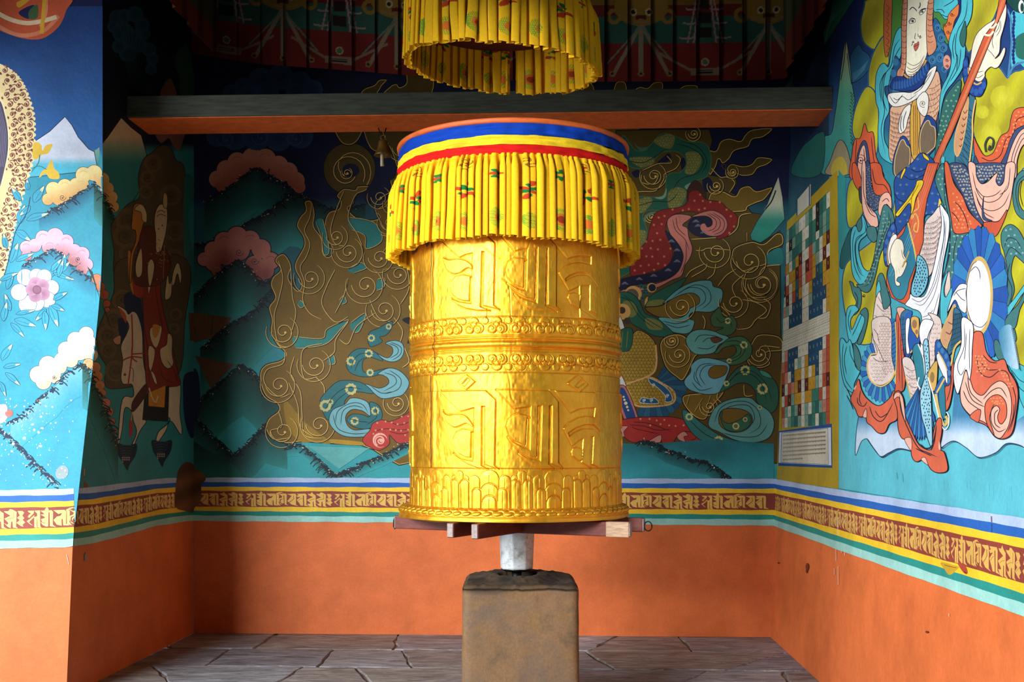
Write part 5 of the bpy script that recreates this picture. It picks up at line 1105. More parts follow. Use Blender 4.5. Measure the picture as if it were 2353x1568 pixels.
ribbon([(1110, 440), (1180, 418), (1240, 440), (1256, 500), (1230, 560), (1170, 586), (1100, 570), (1030, 512), (1120, 555), (1165, 520), (1160, 470)], LB, [[(1130, 440), (1200, 470), (1205, 520), (1140, 560)], [(1150, 432), (1230, 470), (1225, 530), (1160, 575)]])
ribbon([(805, 600), (830, 530), (880, 490), (950, 480), (1030, 510), (1090, 580), (1000, 552), (940, 570), (930, 640), (960, 670), (1060, 650), (1140, 636), (1050, 690), (940, 704), (850, 680), (812, 640)], DT, [[(840, 640), (870, 560), (930, 520), (1020, 530)], [(870, 660), (900, 590), (950, 550)]], [(840, 580, 34), (980, 520, 30), (990, 670, 26)])
ribbon([(1050, 680), (1130, 636), (1210, 650), (1270, 700), (1296, 760), (1250, 840), (1180, 862), (1080, 872), (1000, 812), (955, 760), (1060, 792), (1130, 762), (1132, 720), (1090, 690)], LB, [[(1100, 670), (1180, 700), (1190, 760), (1090, 820)], [(1140, 650), (1230, 720), (1210, 800), (1100, 840)], [(1000, 780), (1080, 830), (1160, 820)]])
ribbon([(600, 910), (620, 850), (720, 750), (800, 730), (900, 742), (960, 772), (1012, 834), (880, 822), (800, 880), (780, 930), (710, 960), (680, 1040), (640, 1020)], DT, [[(640, 960), (700, 860), (800, 790), (940, 800)], [(680, 960), (740, 880), (830, 810)]], [(640, 930, 44), (840, 800, 44), (680, 900, 20)])
ribbon([(990, 900), (1060, 930), (1086, 1010), (1050, 1075), (960, 1112), (860, 1094), (808, 1040), (850, 996), (930, 1000), (985, 1016), (990, 960)], DT, [[(1030, 940), (1040, 1020), (960, 1080)], [(830, 1030), (900, 1050), (980, 1060)]], [(1030, 970, 30), (870, 1050, 30)])
ribbon([(668, 1040), (700, 960), (790, 920), (840, 870), (930, 880), (982, 920), (992, 1010), (930, 970), (850, 960), (800, 1010), (812, 1080), (870, 1120), (990, 1112), (1000, 1160), (900, 1176), (780, 1165), (700, 1110)], LB, [[(720, 1060), (740, 970), (840, 910), (930, 920), (975, 990)], [(760, 1080), (780, 970), (860, 930), (940, 950)], [(700, 1000), (740, 1110), (860, 1150), (980, 1140)], [(860, 1020), (920, 1040)]])
RD2 = (188, 44, 34)
M.poly([(936, 1182), (990, 1120), (1010, 1070), (1080, 1040), (1150, 1052), (1250, 1010), (1400, 930), (1400, 1180), (1230, 1226), (1172, 1190), (1140, 1160), (1140, 1230), (1060, 1280), (980, 1250), (940, 1220)], RD2, lw=1.6, lc=(60, 14, 10))
M.disc(1068, 1200, 58, PINK); M.disc(1074, 1206, 52, RD2, 48); M.curl(1070, 1204, 44, 120, 1.6, 3, PINK); folds(M, [[(1020, 1130), (1120, 1110), (1240, 1120), (1340, 1100)], [(1150, 1060), (1230, 1080), (1330, 1040)], [(1140, 1130), (1230, 1150), (1320, 1130)]], 1.6, (70, 14, 10))
def stars(pp, dx=50, dy=50, c=(226, 160, 100), r=8): scatter(M, pp, dx, dy, lambda x, y: [M.line([(x - r * math.cos(a), y - r * math.sin(a)), (x + r * math.cos(a), y + r * math.sin(a))], 1.0, c) for a in (0, 1.05, 2.1)], .3)
stars([(1030, 1060), (1340, 990), (1340, 1170), (1180, 1150), (960, 1200)])
M.poly([(1240, 255), (1300, 236), (1340, 280), (1290, 290)], (20, 18, 20)); M.poly([(1280, 440), (1310, 370), (1340, 330), (1330, 420)], (20, 18, 20))
M.view(0, 0, 1)
ridge(M, [(660, 1024), (690, 1022), (715, 1040), (740, 1066), (768, 1094), (800, 1082), (840, 1062), (880, 1046), (945, 1014), (1000, 1000)], 26, (24, 96, 100), (44, 168, 172), seed=31, dens=3, tc=(16, 40, 52))
M.poly([(710, 1026), (850, 1030), (780, 1078)], (90, 176, 176), sm=False)
# ---- right of the wheel
M.view(1400, 300, 3.919)
fl([(60, 0), (520, -10), (900, -10), (930, 90), (900, 200), (960, 330), (900, 400), (1060, 430), (1040, 340), (1130, 380), (1150, 480), (1100, 560), (1180, 600), (1280, 740), (1400, 760), (1300, 880), (1290, 1000), (1380, 1010), (1540, 900), (1560, 1050), (1440, 1090), (1440, 1180), (1540, 1220), (1560, 3000), (60, 3000)], OL2, sm=False, line=False)
fl([(880, 190), (960, 180), (1000, 100), (1080, 70), (1180, 92), (1220, 40), (1290, -10), (1470, -20), (1390, 60), (1290, 84), (1250, 150), (1130, 186), (1080, 260), (1020, 300), (985, 260), (960, 330), (900, 400)], OL2)
fl([(1056, 350), (1100, 300), (1200, 320), (1280, 300), (1340, 240), (1470, 256), (1420, 310), (1340, 340), (1290, 400), (1200, 412), (1150, 396), (1100, 410)], OL2)
fl([(890, 640), (920, 560), (1020, 545), (1130, 590), (1180, 520), (1260, 500), (1330, 545), (1470, 510), (1400, 620), (1320, 656), (1250, 690), (1220, 730), (1060, 735), (1030, 680), (950, 660)], OL)
fl([(1280, 1000), (1390, 1020), (1500, 930), (1560, 940), (1560, 1030), (1440, 1090), (1420, 1200), (1300, 1240), (1200, 1270), (1110, 1180), (1120, 1060)], OL2)
M.poly([(1280, 985), (1270, 940), (1330, 820), (1400, 720), (1480, 520), (1524, 415), (1560, 600), (1580, 800), (1440, 960), (1360, 1012)], None, cf=shade((206, 206, 176), (36, 136, 118), 'y', 470, 510), sm=False, step=8, lw=1.3)
M.line([(1500, 540), (1460, 640), (1400, 715)], 3, (24, 34, 40)); M.line([(1480, 580), (1430, 660), (1395, 715)], 1, (160, 160, 140))
for P in ([(205, 370), (260, 350), (290, 400), (240, 430), (205, 400)], [(480, 240), (540, 200), (560, 250), (500, 300), (430, 290)], [(640, 270), (680, 240), (690, 330), (650, 360)], [(840, 440), (900, 420), (940, 500), (880, 560), (840, 500)], [(1010, 310), (1050, 310), (1040, 350)]): M.poly(P, NVY, lw=1.2, lc=(90, 80, 30))
M.poly([(1430, 1110), (1540, 1060), (1560, 1200), (1410, 1200)], (36, 120, 118)); 
for l in ([(290, 400), (300, 470), (400, 480), (440, 400), (380, 380)], [(520, 230), (560, 290), (440, 300), (300, 360)], [(160, 560), (300, 550), (420, 540), (490, 440), (500, 390), (600, 340), (640, 260), (600, 220)], [(920, 340), (1000, 420), (1060, 420), (1130, 470), (1080, 560)], [(740, 980), (900, 970), (1060, 950), (1150, 880), (1180, 770), (1280, 745)], [(1240, 920), (1240, 1000)], [(690, 1320), (740, 1260), (860, 1200)], [(740, 1320), (860, 1250), (880, 1200)], [(960, 1200), (940, 1290), (880, 1340)], [(1140, 1250), (1050, 1310), (980, 1400)], [(1210, 1300), (1110, 1400), (1140, 1500)], [(780, 1080), (840, 1080), (900, 1060), (1100, 1080)], [(1540, 1210), (1400, 1230), (1340, 1320)], [(1300, 1240), (1230, 1290), (1210, 1400), (1290, 1500), (1420, 1500)]): gl(l)
for (x, y, r) in ((402, 410, 90), (1110, 375, 44), (960, 500, 56), (960, 1098, 106), (1265, 1180, 120), (1370, 1385, 124), (380, 780, 40), (760, 30, 50)): gcurl(x, y, r)
SG = (28, 92, 70); SP = (116, 118, 58)
M.poly([(590, 50), (700, 100), (850, 112), (910, 200), (912, 330), (870, 420), (760, 460), (710, 520), (700, 600), (650, 680), (540, 722), (350, 722), (300, 780), (340, 900), (310, 1040), (200, 1180), (210, 1250), (100, 1320), (40, 1300), (60, 700), (180, 680), (260, 600), (440, 600), (505, 560), (512, 430), (560, 384), (640, 376), (696, 290), (640, 205), (560, 186), (470, 200), (400, 270), (300, 340), (160, 300), (120, 40), (240, 180), (350, 150), (470, 30)], SG, lw=1.8, lc=(80, 110, 70))
for P in ([(400, 90), (520, 30), (590, 60), (560, 160), (470, 150)], [(690, 200), (800, 200), (830, 290), (760, 390), (680, 380), (700, 290)], [(530, 560), (620, 510), (700, 560), (640, 680), (540, 700)], [(180, 660), (340, 600), (390, 640), (300, 740), (190, 730)], [(200, 930), (320, 900), (320, 1010), (220, 1140), (200, 1060)], [(180, 250), (380, 240), (400, 300), (280, 330)]):
    M.poly(P, SP); scatter(M, P, 26, 24, lambda x, y: M.disc(x, y, 7, (150, 148, 76), n=7))
folds(M, [[(600, 120), (740, 160), (850, 260), (800, 380), (640, 440), (560, 560)], [(640, 90), (800, 150), (880, 280), (820, 400)], [(200, 700), (400, 640), (540, 640), (620, 560)], [(160, 270), (300, 290), (420, 230), (520, 160)], [(230, 760), (260, 900), (200, 1080)]], 1.6, (10, 30, 24))
M.poly([(225, 110), (270, 150), (350, 150), (320, 185), (270, 180)], (70, 110, 86)); M.poly([(410, 605), (480, 590), (515, 520), (510, 590), (470, 620)], (120, 160, 130)); M.poly([(680, 500), (740, 470), (700, 530)], (120, 160, 130)); M.poly([(310, 790), (360, 740), (430, 735), (340, 780), (330, 830)], (90, 130, 110))
CLK = (136, 22, 16)
PC_ = [(430, 732), (640, 690), (706, 640), (722, 560), (800, 540), (870, 620), (1000, 644), (1060, 700), (1150, 770), (1134, 870), (1050, 960), (960, 972), (1060, 860), (1000, 760), (830, 750), (730, 730), (600, 750), (530, 800), (508, 900), (572, 1100), (520, 1220), (380, 1275), (200, 1310), (210, 1150), (330, 1000), (364, 880)]
M.poly([(706, 640), (710, 520), (780, 450), (860, 540), (870, 640), (800, 680)], (66, 34, 20), lw=1.3); M.poly(PC_, CLK, lw=1.6, lc=(60, 20, 10)); stars(PC_, 80, 70, (206, 130, 80), 12)
M.poly([(520, 820), (600, 755), (740, 776), (660, 850), (704, 880), (716, 960), (748, 1060), (726, 1150), (680, 1220), (650, 1310), (560, 1350), (420, 1420), (200, 1460), (60, 1520), (60, 1450), (420, 1380), (600, 1290), (660, 1160), (640, 1060), (560, 960)], (196, 112, 98), lw=1.6)
M.disc(870, 860, 165, (24, 26, 50), 108, n=26)
M.poly([(830, 740), (940, 722), (1040, 780), (1062, 870), (1004, 942), (900, 950), (826, 900), (822, 850), (860, 836), (884, 870), (924, 850), (920, 800), (860, 770), (740, 780)], (196, 112, 98), lw=1.5)
folds(M, [[(900, 745), (990, 800), (990, 880), (920, 920)], [(930, 740), (1030, 810), (1020, 900), (940, 940)], [(880, 750), (960, 810), (950, 880), (880, 910)], [(570, 800), (600, 900), (680, 980), (720, 1080)], [(600, 780), (620, 880), (690, 950)], [(630, 770), (640, 860)], [(690, 1000), (690, 1160), (640, 1290)]], 1.4, (40, 20, 30))
M.poly([(504, 900), (570, 960), (644, 1060), (664, 1160), (600, 1290), (420, 1366), (200, 1398), (85, 1452), (60, 1400), (90, 1350), (200, 1316), (400, 1282), (524, 1222), (584, 1100), (530, 980)], (24, 26, 56), lw=1.4)
for (x, y) in ((560, 1000), (610, 1080), (610, 1180), (530, 1260), (400, 1310), (270, 1340), (140, 1380), (800, 860), (780, 820), (850, 920)):
    for r in (8, 16, 24, 32): M.line([(x - r, y + 8), (x, y - r * .5), (x + r, y + 8)], .8, (120, 120, 140))
M.view(1400, 640, 3.267)
M.disc(180, 120, 64, (206, 156, 80), n=24); M.disc(170, 128, 50, (96, 84, 70), n=24); M.disc(318, 70, 36, (206, 156, 80)); M.disc(322, 70, 28, (18, 34, 56))
for (x, y, r) in ((268, 70, 18), (262, 110, 18), (250, 150, 18), (285, 110, 16), (270, 185, 18), (240, 60, 16)): M.disc(x, y, r, (44, 96, 92)); M.disc(x, y, r * .5, (26, 60, 64))
M.poly([(270, 160), (290, 140), (296, 180), (268, 210)], (206, 156, 80))
M.poly([(300, 140), (400, 80), (540, 10), (580, 0), (520, 80), (420, 190), (330, 230), (270, 214), (290, 170)], SG, lw=1.4); M.poly([(300, 170), (400, 160), (420, 190), (330, 228), (280, 212)], SP)
fl([(270, 220), (400, 200), (560, 90), (680, 100), (700, 170), (600, 280), (480, 310), (340, 280)], OL, line=False)
ribbon([(400, 190), (480, 110), (560, 56), (660, 20), (760, 18), (782, 60), (840, 80), (852, 130), (822, 212), (760, 252), (650, 250), (606, 270), (602, 304), (640, 324), (610, 402), (540, 416), (440, 384), (370, 296), (500, 300), (566, 280), (600, 230), (672, 190), (672, 140), (620, 110), (540, 124), (460, 160)], (92, 160, 158), [[(480, 140), (600, 70), (700, 90), (720, 170), (640, 230)], [(520, 110), (640, 50), (740, 80), (760, 170), (680, 240)], [(400, 320), (500, 340), (600, 320)], [(420, 340), (510, 370), (610, 350)]])
M.poly([(70, 110), (150, 106), (220, 160), (268, 260), (340, 290), (400, 332), (490, 432), (350, 434), (260, 390), (160, 330), (110, 220), (70, 180)], SG, lw=1.6)
for P in ([(100, 180), (180, 180), (210, 260), (150, 290)], [(270, 300), (370, 320), (400, 380), (300, 380)]): M.poly(P, SP)
folds(M, [[(80, 140), (150, 170), (230, 290), (350, 380)], [(100, 120), (190, 190), (260, 290), (440, 400)]], 1.4, (10, 30, 24)); M.disc(100, 250, 60, (206, 156, 80), n=20); M.disc(96, 240, 26, (60, 50, 40)); M.disc(135, 320, 26, (60, 50, 40))
gcurl(540, 210, 84)
M.poly([(60, 260), (90, 300), (116, 380), (100, 420), (70, 424), (60, 420)], (214, 210, 190), lw=1.3)
wedge_fan(M, 330, 800, 60, 60, 245, 245, -60, 120, 15, [(24, 76, 110), (34, 96, 120)])
GA = (172, 138, 34)
ypat = lambda pp: scatter(M, pp, 26, 24, lambda x, y: [M.line([(x, y), (x + 9 * math.cos(a), y + 9 * math.sin(a)), (x + 14 * math.cos(a + .5), y + 14 * math.sin(a + .5))], 1.0, (60, 44, 14), sm=False) for a in (.5, 2.6, 4.7)], .05)
P = [(130, 792), (290, 742), (400, 790), (484, 850), (486, 926), (400, 956), (200, 956), (150, 856)]; M.poly(P, GA, lw=3.6, lc=(214, 164, 96)); ypat(P)
M.poly([(300, 750), (400, 800), (460, 860), (470, 920), (420, 925), (420, 880), (350, 810), (310, 790)], (24, 84, 128), lw=1.2, lc=(210, 220, 200)); M.poly([(230, 930), (250, 895), (300, 905), (340, 900), (370, 935), (300, 942)], (24, 84, 128), lw=1.2, lc=(210, 220, 200))
for (x, y) in ((335, 800), (440, 880), (265, 915), (320, 915)): M.curl(x, y, 16, 90, 1.1, 1.2, (214, 220, 200))
P = [(60, 530), (150, 540), (172, 430), (220, 390), (300, 430), (348, 500), (352, 640), (312, 722), (130, 792), (60, 700)]; M.poly(P, GA, lw=1.8); ypat(P); M.line([(348, 500), (354, 640), (312, 724), (130, 794)], 4, (214, 164, 96))
M.poly([(70, 400), (172, 380), (156, 534), (60, 530)], SG, lw=1.4); M.line([(100, 400), (90, 520)], 2, SP); M.line([(140, 395), (128, 520)], 2, SP)
M.poly([(40, 700), (75, 700), (128, 822), (60, 870), (40, 860)], (206, 208, 200), lw=1.6, lc=(130, 60, 50)); M.poly([(50, 850), (120, 812), (214, 1036), (194, 1080), (140, 1088), (106, 1050)], (180, 104, 96), lw=1.5); M.poly([(66, 856), (114, 832), (196, 1034), (180, 1066), (144, 1068), (124, 1040)], (16, 62, 124))
for (x, y, r) in ((108, 890, 8), (114, 912, 9), (124, 938, 13), (134, 966, 10), (142, 990, 8)): M.disc(x, y, r, (214, 200, 150), n=10)
P = [(60, 1076), (200, 1046), (450, 1040), (560, 1062), (650, 1090), (724, 1154), (722, 1212), (650, 1246), (560, 1224), (540, 1180), (500, 1200), (470, 1246), (400, 1240), (380, 1190), (300, 1224), (180, 1232), (110, 1190), (60, 1130)]; M.poly(P, (166, 30, 24), lw=1.7, lc=(60, 14, 10)); stars([(200, 1050), (440, 1045), (640, 1100), (500, 1130), (250, 1100)], 60, 40)
for P in ([(60, 1120), (140, 1110), (110, 1150), (112, 1190), (60, 1170)], [(300, 1224), (384, 1176), (380, 1232)], [(512, 1180), (560, 1150), (590, 1180), (560, 1190), (570, 1228), (520, 1210)]): M.poly(P, (206, 130, 116), lw=1.2)
folds(M, [[(150, 1100), (260, 1110), (360, 1140), (480, 1130)], [(180, 1080), (300, 1090), (460, 1150)], [(560, 1150), (640, 1160), (650, 1200), (600, 1220)], [(170, 1110), (200, 1130), (380, 1170)]], 1.6, (70, 14, 10))
fl([(380, 500), (440, 430), (560, 430), (660, 560), (640, 600), (560, 760), (500, 740), (420, 660)], OL); fl([(560, 880), (700, 860), (860, 850), (760, 980), (720, 1060), (640, 1040), (560, 950)], OL)
fl([(1030, 600), (1070, 480), (1130, 420), (1280, 440), (1300, 540), (1180, 560), (1210, 640), (1140, 676), (1060, 660)], OL2)
for (x, y, r) in ((520, 575, 70), (940, 185, 84), (1130, 570, 64), (750, 965, 50), (1150, 45, 90), (470, 470, 40)): gcurl(x, y, r)
for l in ([(600, 880), (580, 950)], [(640, 1000), (700, 900)], [(760, 880), (740, 940)], [(820, 850), (810, 900), (850, 940)], [(1010, 800), (1020, 880), (1080, 880)], [(700, 280), (720, 320), (710, 380)], [(840, 210), (900, 270), (960, 380)], [(1000, 160), (1100, 180), (1180, 240), (1100, 310), (1050, 370), (960, 384)], [(1160, 150), (1210, 200), (1180, 290), (1120, 300)], [(1280, 520), (1150, 510), (1120, 560)]): gl(l)
ribbon([(575, 460), (620, 400), (700, 384), (800, 402), (900, 450), (824, 500), (780, 560), (660, 572), (600, 530)], (92, 160, 150), [[(640, 480), (680, 430), (780, 430), (860, 460)], [(660, 520), (740, 530), (800, 500)], [(700, 480), (740, 450), (800, 450)]]); M.poly([(760, 450), (800, 440), (850, 460), (790, 486)], (104, 56, 24), lw=1.2)
ribbon([(760, 300), (790, 250), (830, 220), (860, 290), (920, 280), (956, 330), (940, 400), (880, 430), (800, 400), (860, 370), (780, 360)], (60, 96, 60), [[(800, 290), (840, 330), (900, 310), (920, 370)]], [(890, 320, 20)])
ribbon([(900, 450), (1000, 438), (1066, 500), (1060, 584), (980, 642), (860, 650), (740, 606), (880, 604), (950, 560), (940, 510), (860, 520), (820, 560), (790, 560), (840, 500)], (60, 108, 70), [[(860, 480), (960, 470), (1020, 530), (960, 610), (860, 630)], [(900, 500), (980, 510), (980, 570), (900, 610)]], [(1010, 500, 26), (900, 620, 16)])
ribbon([(562, 770), (610, 704), (616, 650), (680, 602), (780, 604), (900, 650), (872, 760), (830, 852), (740, 872), (640, 852), (584, 822)], (104, 170, 184), [[(680, 800), (650, 720), (690, 650), (800, 640)], [(720, 800), (680, 730), (720, 660), (820, 650)], [(620, 780), (680, 840), (780, 820)], [(640, 700), (640, 760), (700, 820)]]); M.poly([(745, 700), (780, 660), (880, 660), (870, 720), (800, 752), (755, 740)], OL, lw=1.3)
ribbon([(830, 852), (900, 740), (980, 664), (1080, 656), (1150, 710), (1230, 756), (1268, 830), (1262, 960), (1200, 1012), (1110, 930), (1096, 850), (1040, 792), (960, 790), (890, 830)], (40, 96, 74), [[(880, 800), (960, 720), (1060, 720), (1140, 790), (1180, 920)], [(900, 780), (980, 700), (1080, 700), (1180, 800), (1220, 930)]], [(1020, 690, 34), (1150, 830, 40), (880, 790, 18)]); M.poly([(1130, 690), (1190, 710), (1220, 750), (1150, 730)], (60, 150, 120), lw=1.2)
ribbon([(562, 984), (690, 1084), (820, 1172), (960, 1220), (1110, 1236), (950, 1282), (800, 1262), (650, 1190), (560, 1064)], (44, 116, 110), [[(600, 1060), (720, 1170), (880, 1230), (1040, 1250)]], [(820, 1220, 34), (600, 1040, 26)])
ribbon([(744, 1080), (780, 990), (850, 930), (960, 898), (1060, 898), (1112, 940), (1200, 1000), (1238, 1090), (1204, 1190), (1100, 1232), (950, 1216), (820, 1152), (760, 1124)], (92, 156, 150), [[(790, 1080), (830, 980), (920, 930), (1040, 930), (1120, 1000), (1130, 1110), (1040, 1170)], [(820, 1100), (850, 1000), (940, 955), (1050, 960), (1090, 1050), (1040, 1130)], [(850, 1160), (980, 1190), (1120, 1180), (1190, 1090)]])
M.poly([(826, 1020), (870, 980), (980, 980), (1060, 1020), (1070, 1090), (1000, 1150), (900, 1150), (830, 1100)], OL, lw=1.5); M.poly([(830, 1030), (850, 1000), (846, 1060), (900, 1090), (980, 1060), (1040, 1020), (1066, 1060), (1040, 1120), (960, 1150), (870, 1130)], (50, 104, 76), lw=1.4)
for (x, y, r) in ((950, 1110, 26), (1020, 1060, 18), (1130, 970, 16)): M.disc(x, y, r, PT); M.disc(x, y, r * .6, (90, 110, 70))
M.view(0, 0, 1)
M.poly([(1420, 1018), (1470, 1022), (1640, 1010), (1778, 1020), (1778, 1102), (1420, 1101)], None, cf=lambda x, y: lerpc((26, 112, 120), (44, 160, 172), (y - 1020) / 70 + .25 * np.sin(x * .03)), sm=False, step=12)
ridge(M, [(1470, 1014), (1500, 1016), (1530, 1034), (1560, 1044), (1590, 1056), (1625, 1062), (1650, 1078), (1676, 1098)], 30, (20, 72, 76), (34, 130, 136), seed=33, dens=3, tc=(12, 34, 40))
# flame tips seen between beam and drape
M.view(400, 0, 4.202)
fl([(1800, 930), (1830, 860), (1930, 820), (1980, 770), (2060, 770), (2010, 830), (1980, 880), (1930, 930)], OL2); fl([(2030, 930), (2090, 830), (2150, 810), (2180, 840), (2240, 800), (2250, 690), (2400, 680), (2500, 700), (2460, 930)], OL2)
M.view(1360, 0, 3.92)
fl([(-500, 830), (-460, 740), (-300, 700), (-200, 760), (-60, 700), (0, 830)], OL2); fl([(200, 830), (220, 740), (300, 740), (310, 830)], OL2); fl([(370, 830), (430, 780), (500, 790), (560, 740), (640, 745), (610, 830)], OL2); fl([(780, 830), (830, 770), (950, 770), (930, 830)], OL2)
M.poly([(1740, 810), (1790, 700), (1840, 560), (1880, 560), (1880, 700), (1850, 810)], (40, 80, 62)); M.poly([(1940, 810), (1970, 640), (2010, 500), (2070, 560), (2060, 810)], (38, 74, 60))
bands(BK, [430, 480, 1100, 1790], [1098, 1098, 1099.5, 1101], [1197, 1198, 1203, 1208.7], FR)
bands(RW, [1779, 1926, 2100, 2353, 2600], [1101, 1125.5, 1152, 1191, 1229], [1208.5, 1263, 1325, 1416, 1505], FR)
def cpx(y):
    """px x of the outer corner of the left wall at px y"""
    z_ = np.linspace(-.2, 4.6, 60); yy = pier_y(z_); d_ = -2.96 * FW[0] + yy * FW[1]
    X_ = 1176.5 + FPX * (-2.96 * RT[0] + yy * RT[1]) / d_; Y_ = HOR - FPX * (z_ - 1.5) / d_
    return np.interp(y, Y_[::-1], X_[::-1])
bands(LW, [-60, 0, 60, 150, 175], [1127, 1126.5, 1125.5, 1124, 1122], [1263, 1261.5, 1260, 1258, 1255], FR, lambda x, y: np.minimum(x, cpx(y) - .3))
bands(LW, [150, 172, 215, 290, 360, 430, 450], [1124, 1122, 1120, 1110, 1101, 1098, 1098], [1259, 1256, 1249, 1229, 1209, 1198, 1197], FR, lambda x, y: np.maximum(x, cpx(y) + .3))
# ---------------------------------------------------------------- gilded prayer script in the maroon band
GLY = [[(60, 190), (185, 190), (176, 236), (150, 262), (120, 285), (100, 312), (60, 300), (82, 265), (130, 236), (82, 216)], [(188, 266), (188, 300), (165, 322), (105, 370), (88, 390), (162, 450), (110, 428), (44, 370), (110, 330)],
 [(190, 190), (300, 185), (303, 460), (326, 492), (250, 482), (246, 340), (238, 320), (235, 440), (242, 492), (190, 482), (188, 300), (242, 290), (246, 240), (226, 226)],
 [(390, 175), (430, 130), (468, 170), (455, 190), (520, 185), (550, 215), (545, 440), (606, 482), (490, 466), (482, 225), (462, 220), (458, 466), (420, 472), (350, 442), (308, 388), (350, 405), (402, 418), (404, 330), (388, 300), (310, 262), (388, 252), (306, 192), (400, 190)], [(318, 340), (398, 318), (404, 408), (340, 392)],
 [(555, 188), (770, 185), (805, 215), (797, 430), (862, 466), (745, 456), (736, 345), (712, 345), (716, 462), (620, 440), (558, 360), (622, 300), (690, 288), (716, 250), (712, 240), (655, 256)],
 [(792, 186), (870, 155), (930, 150), (990, 178), (930, 170), (856, 200), (872, 216), (862, 400), (908, 466), (815, 442), (814, 214)], [(864, 192), (1040, 185), (1065, 220), (1054, 430), (1104, 456), (1010, 442), (1000, 230), (978, 225), (992, 404), (960, 418), (912, 392), (912, 340), (975, 300), (890, 320), (884, 392), (962, 446), (900, 426), (866, 370), (870, 300), (935, 282), (950, 250)],
 [(1062, 194), (1270, 185), (1292, 215), (1286, 440), (1350, 472), (1180, 440), (1072, 358), (1160, 262), (1180, 240)],
 [(1305, 190), (1520, 185), (1546, 215), (1540, 440), (1614, 478), (1490, 466), (1482, 230), (1456, 226), (1462, 462), (1402, 462), (1370, 412), (1304, 330), (1408, 252), (1330, 268), (1300, 236), (1350, 222)],
 [(1570, 190), (1640, 190), (1675, 148), (1712, 190), (1770, 225), (1772, 460), (1842, 498), (1730, 482), (1720, 372), (1700, 362), (1702, 492), (1620, 482), (1560, 420), (1640, 416), (1640, 400), (1552, 330), (1702, 262), (1602, 222)],
 [(1775, 190), (1860, 190), (1890, 155), (1932, 160), (2022, 205), (2010, 460), (2044, 492), (1950, 476), (1940, 372), (1916, 372), (1906, 486), (1850, 462), (1778, 392), (1836, 424), (1866, 398), (1783, 320), (1902, 268), (1800, 214)],
 [(2038, 190), (2130, 190), (2166, 220), (2130, 270), (2168, 320), (2134, 346), (2186, 390), (2132, 430), (2152, 466), (2100, 452), (2018, 395), (2082, 350), (2028, 308), (2082, 268)]]
CUT = [([(1118, 392), (1190, 344), (1234, 306), (1226, 232)], 12), ([(1340, 352), (1372, 318), (1440, 290)], 8), ([(1610, 350), (1660, 322), (1740, 310)], 8), ([(1820, 346), (1870, 322), (1950, 312)], 8), ([(1968, 205), (1966, 320)], 7), ([(2040, 312), (2110, 292)], 6), ([(2040, 400), (2120, 352)], 7), ([(830, 205), (880, 178), (960, 168)], 6), ([(64, 288), (130, 258)], 5), ([(90, 350), (170, 300)], 6), ([(2050, 282), (2130, 270)], 4)]
def script(MM, xf, bt, bb, ks, col=(236, 190, 84), clip=None):
    """xf(u) -> px x for script parameter u (one unit per repeat); bt/bb give the maroon band at px x"""
    MM.view(0, 0, 1)
    for k_ in ks:
        for G in GLY + CUT:
            cut = isinstance(G, tuple); A = np.array(G[0] if cut else G, float)
            u = (A[:, 0] - 40) / 2171 + k_; v = (A[:, 1] - 130) / 367.0
            x = xf(u)
            if clip and (x.min() < clip[0] or x.max() > clip[1]): continue
            y = bt(x) + (bb(x) - bt(x)) * (v * 1.0)
            P = np.stack([x, y], 1)
            if cut: MM.line_px(P, G[1] / 10.7 * 1.2, (148, 60, 48))
            else: MM.raw(P, col)
f_ = lambda xs, a, b, q: (lambda x: np.interp(x, xs, np.array(a) + (np.array(b) - np.array(a)) * q))
xsB = [425, 480, 1100, 1778]; tB = [1098, 1098, 1099.5, 1101]; bB = [1197, 1198, 1203, 1208.7]
script(BK, lambda u: np.interp(u, np.arange(-1, 8), [365, 563.6, 767, 975, 1185, 1397, 1610.4, 1826, 2044]), f_(xsB, tB, bB, FR[3]), f_(xsB, tB, bB, FR[4]), range(-1, 6), clip=(440, 1777))
def w2x(X, Y):
    d = (X * FW[0] + Y * FW[1]); return 1176.5 + FPX * (X * RT[0] + Y * RT[1]) / d
xsR = [1776, 1926, 2100, 2353, 2600]; tR = [1101, 1125.5, 1152, 1191, 1229]; bR = [1208.5, 1263, 1325, 1416, 1505]
script(RW, lambda u: w2x(1.69 + 0 * u, 6.50 - .762 * u), f_(xsR, tR, bR, FR[3]), f_(xsR, tR, bR, FR[4]), range(-4, 4), (222, 176, 84), clip=(1780, 2500))
xsL = [-60, 0, 60, 150, 175, 215, 290, 360, 430]; tL = [1127, 1126.5, 1125.5, 1124, 1122, 1120, 1110, 1101, 1098]; bL = [1263, 1261.5, 1260, 1258, 1255, 1249, 1229, 1209, 1197]
def xl(u):
    s = -3.275 + .706 * u                        # metres along the wall, the corner at X = -2.96
    return np.where(s < -2.955, w2x(s, 6.80), w2x(-2.96 + 0 * s, 6.80 + np.maximum(s + 2.955, 0)))
script(LW, xl, f_(xsL, tL, bL, FR[3]), f_(xsL, tL, bL, FR[4]), range(-1, 4), (240, 208, 120), clip=(-55, 405))
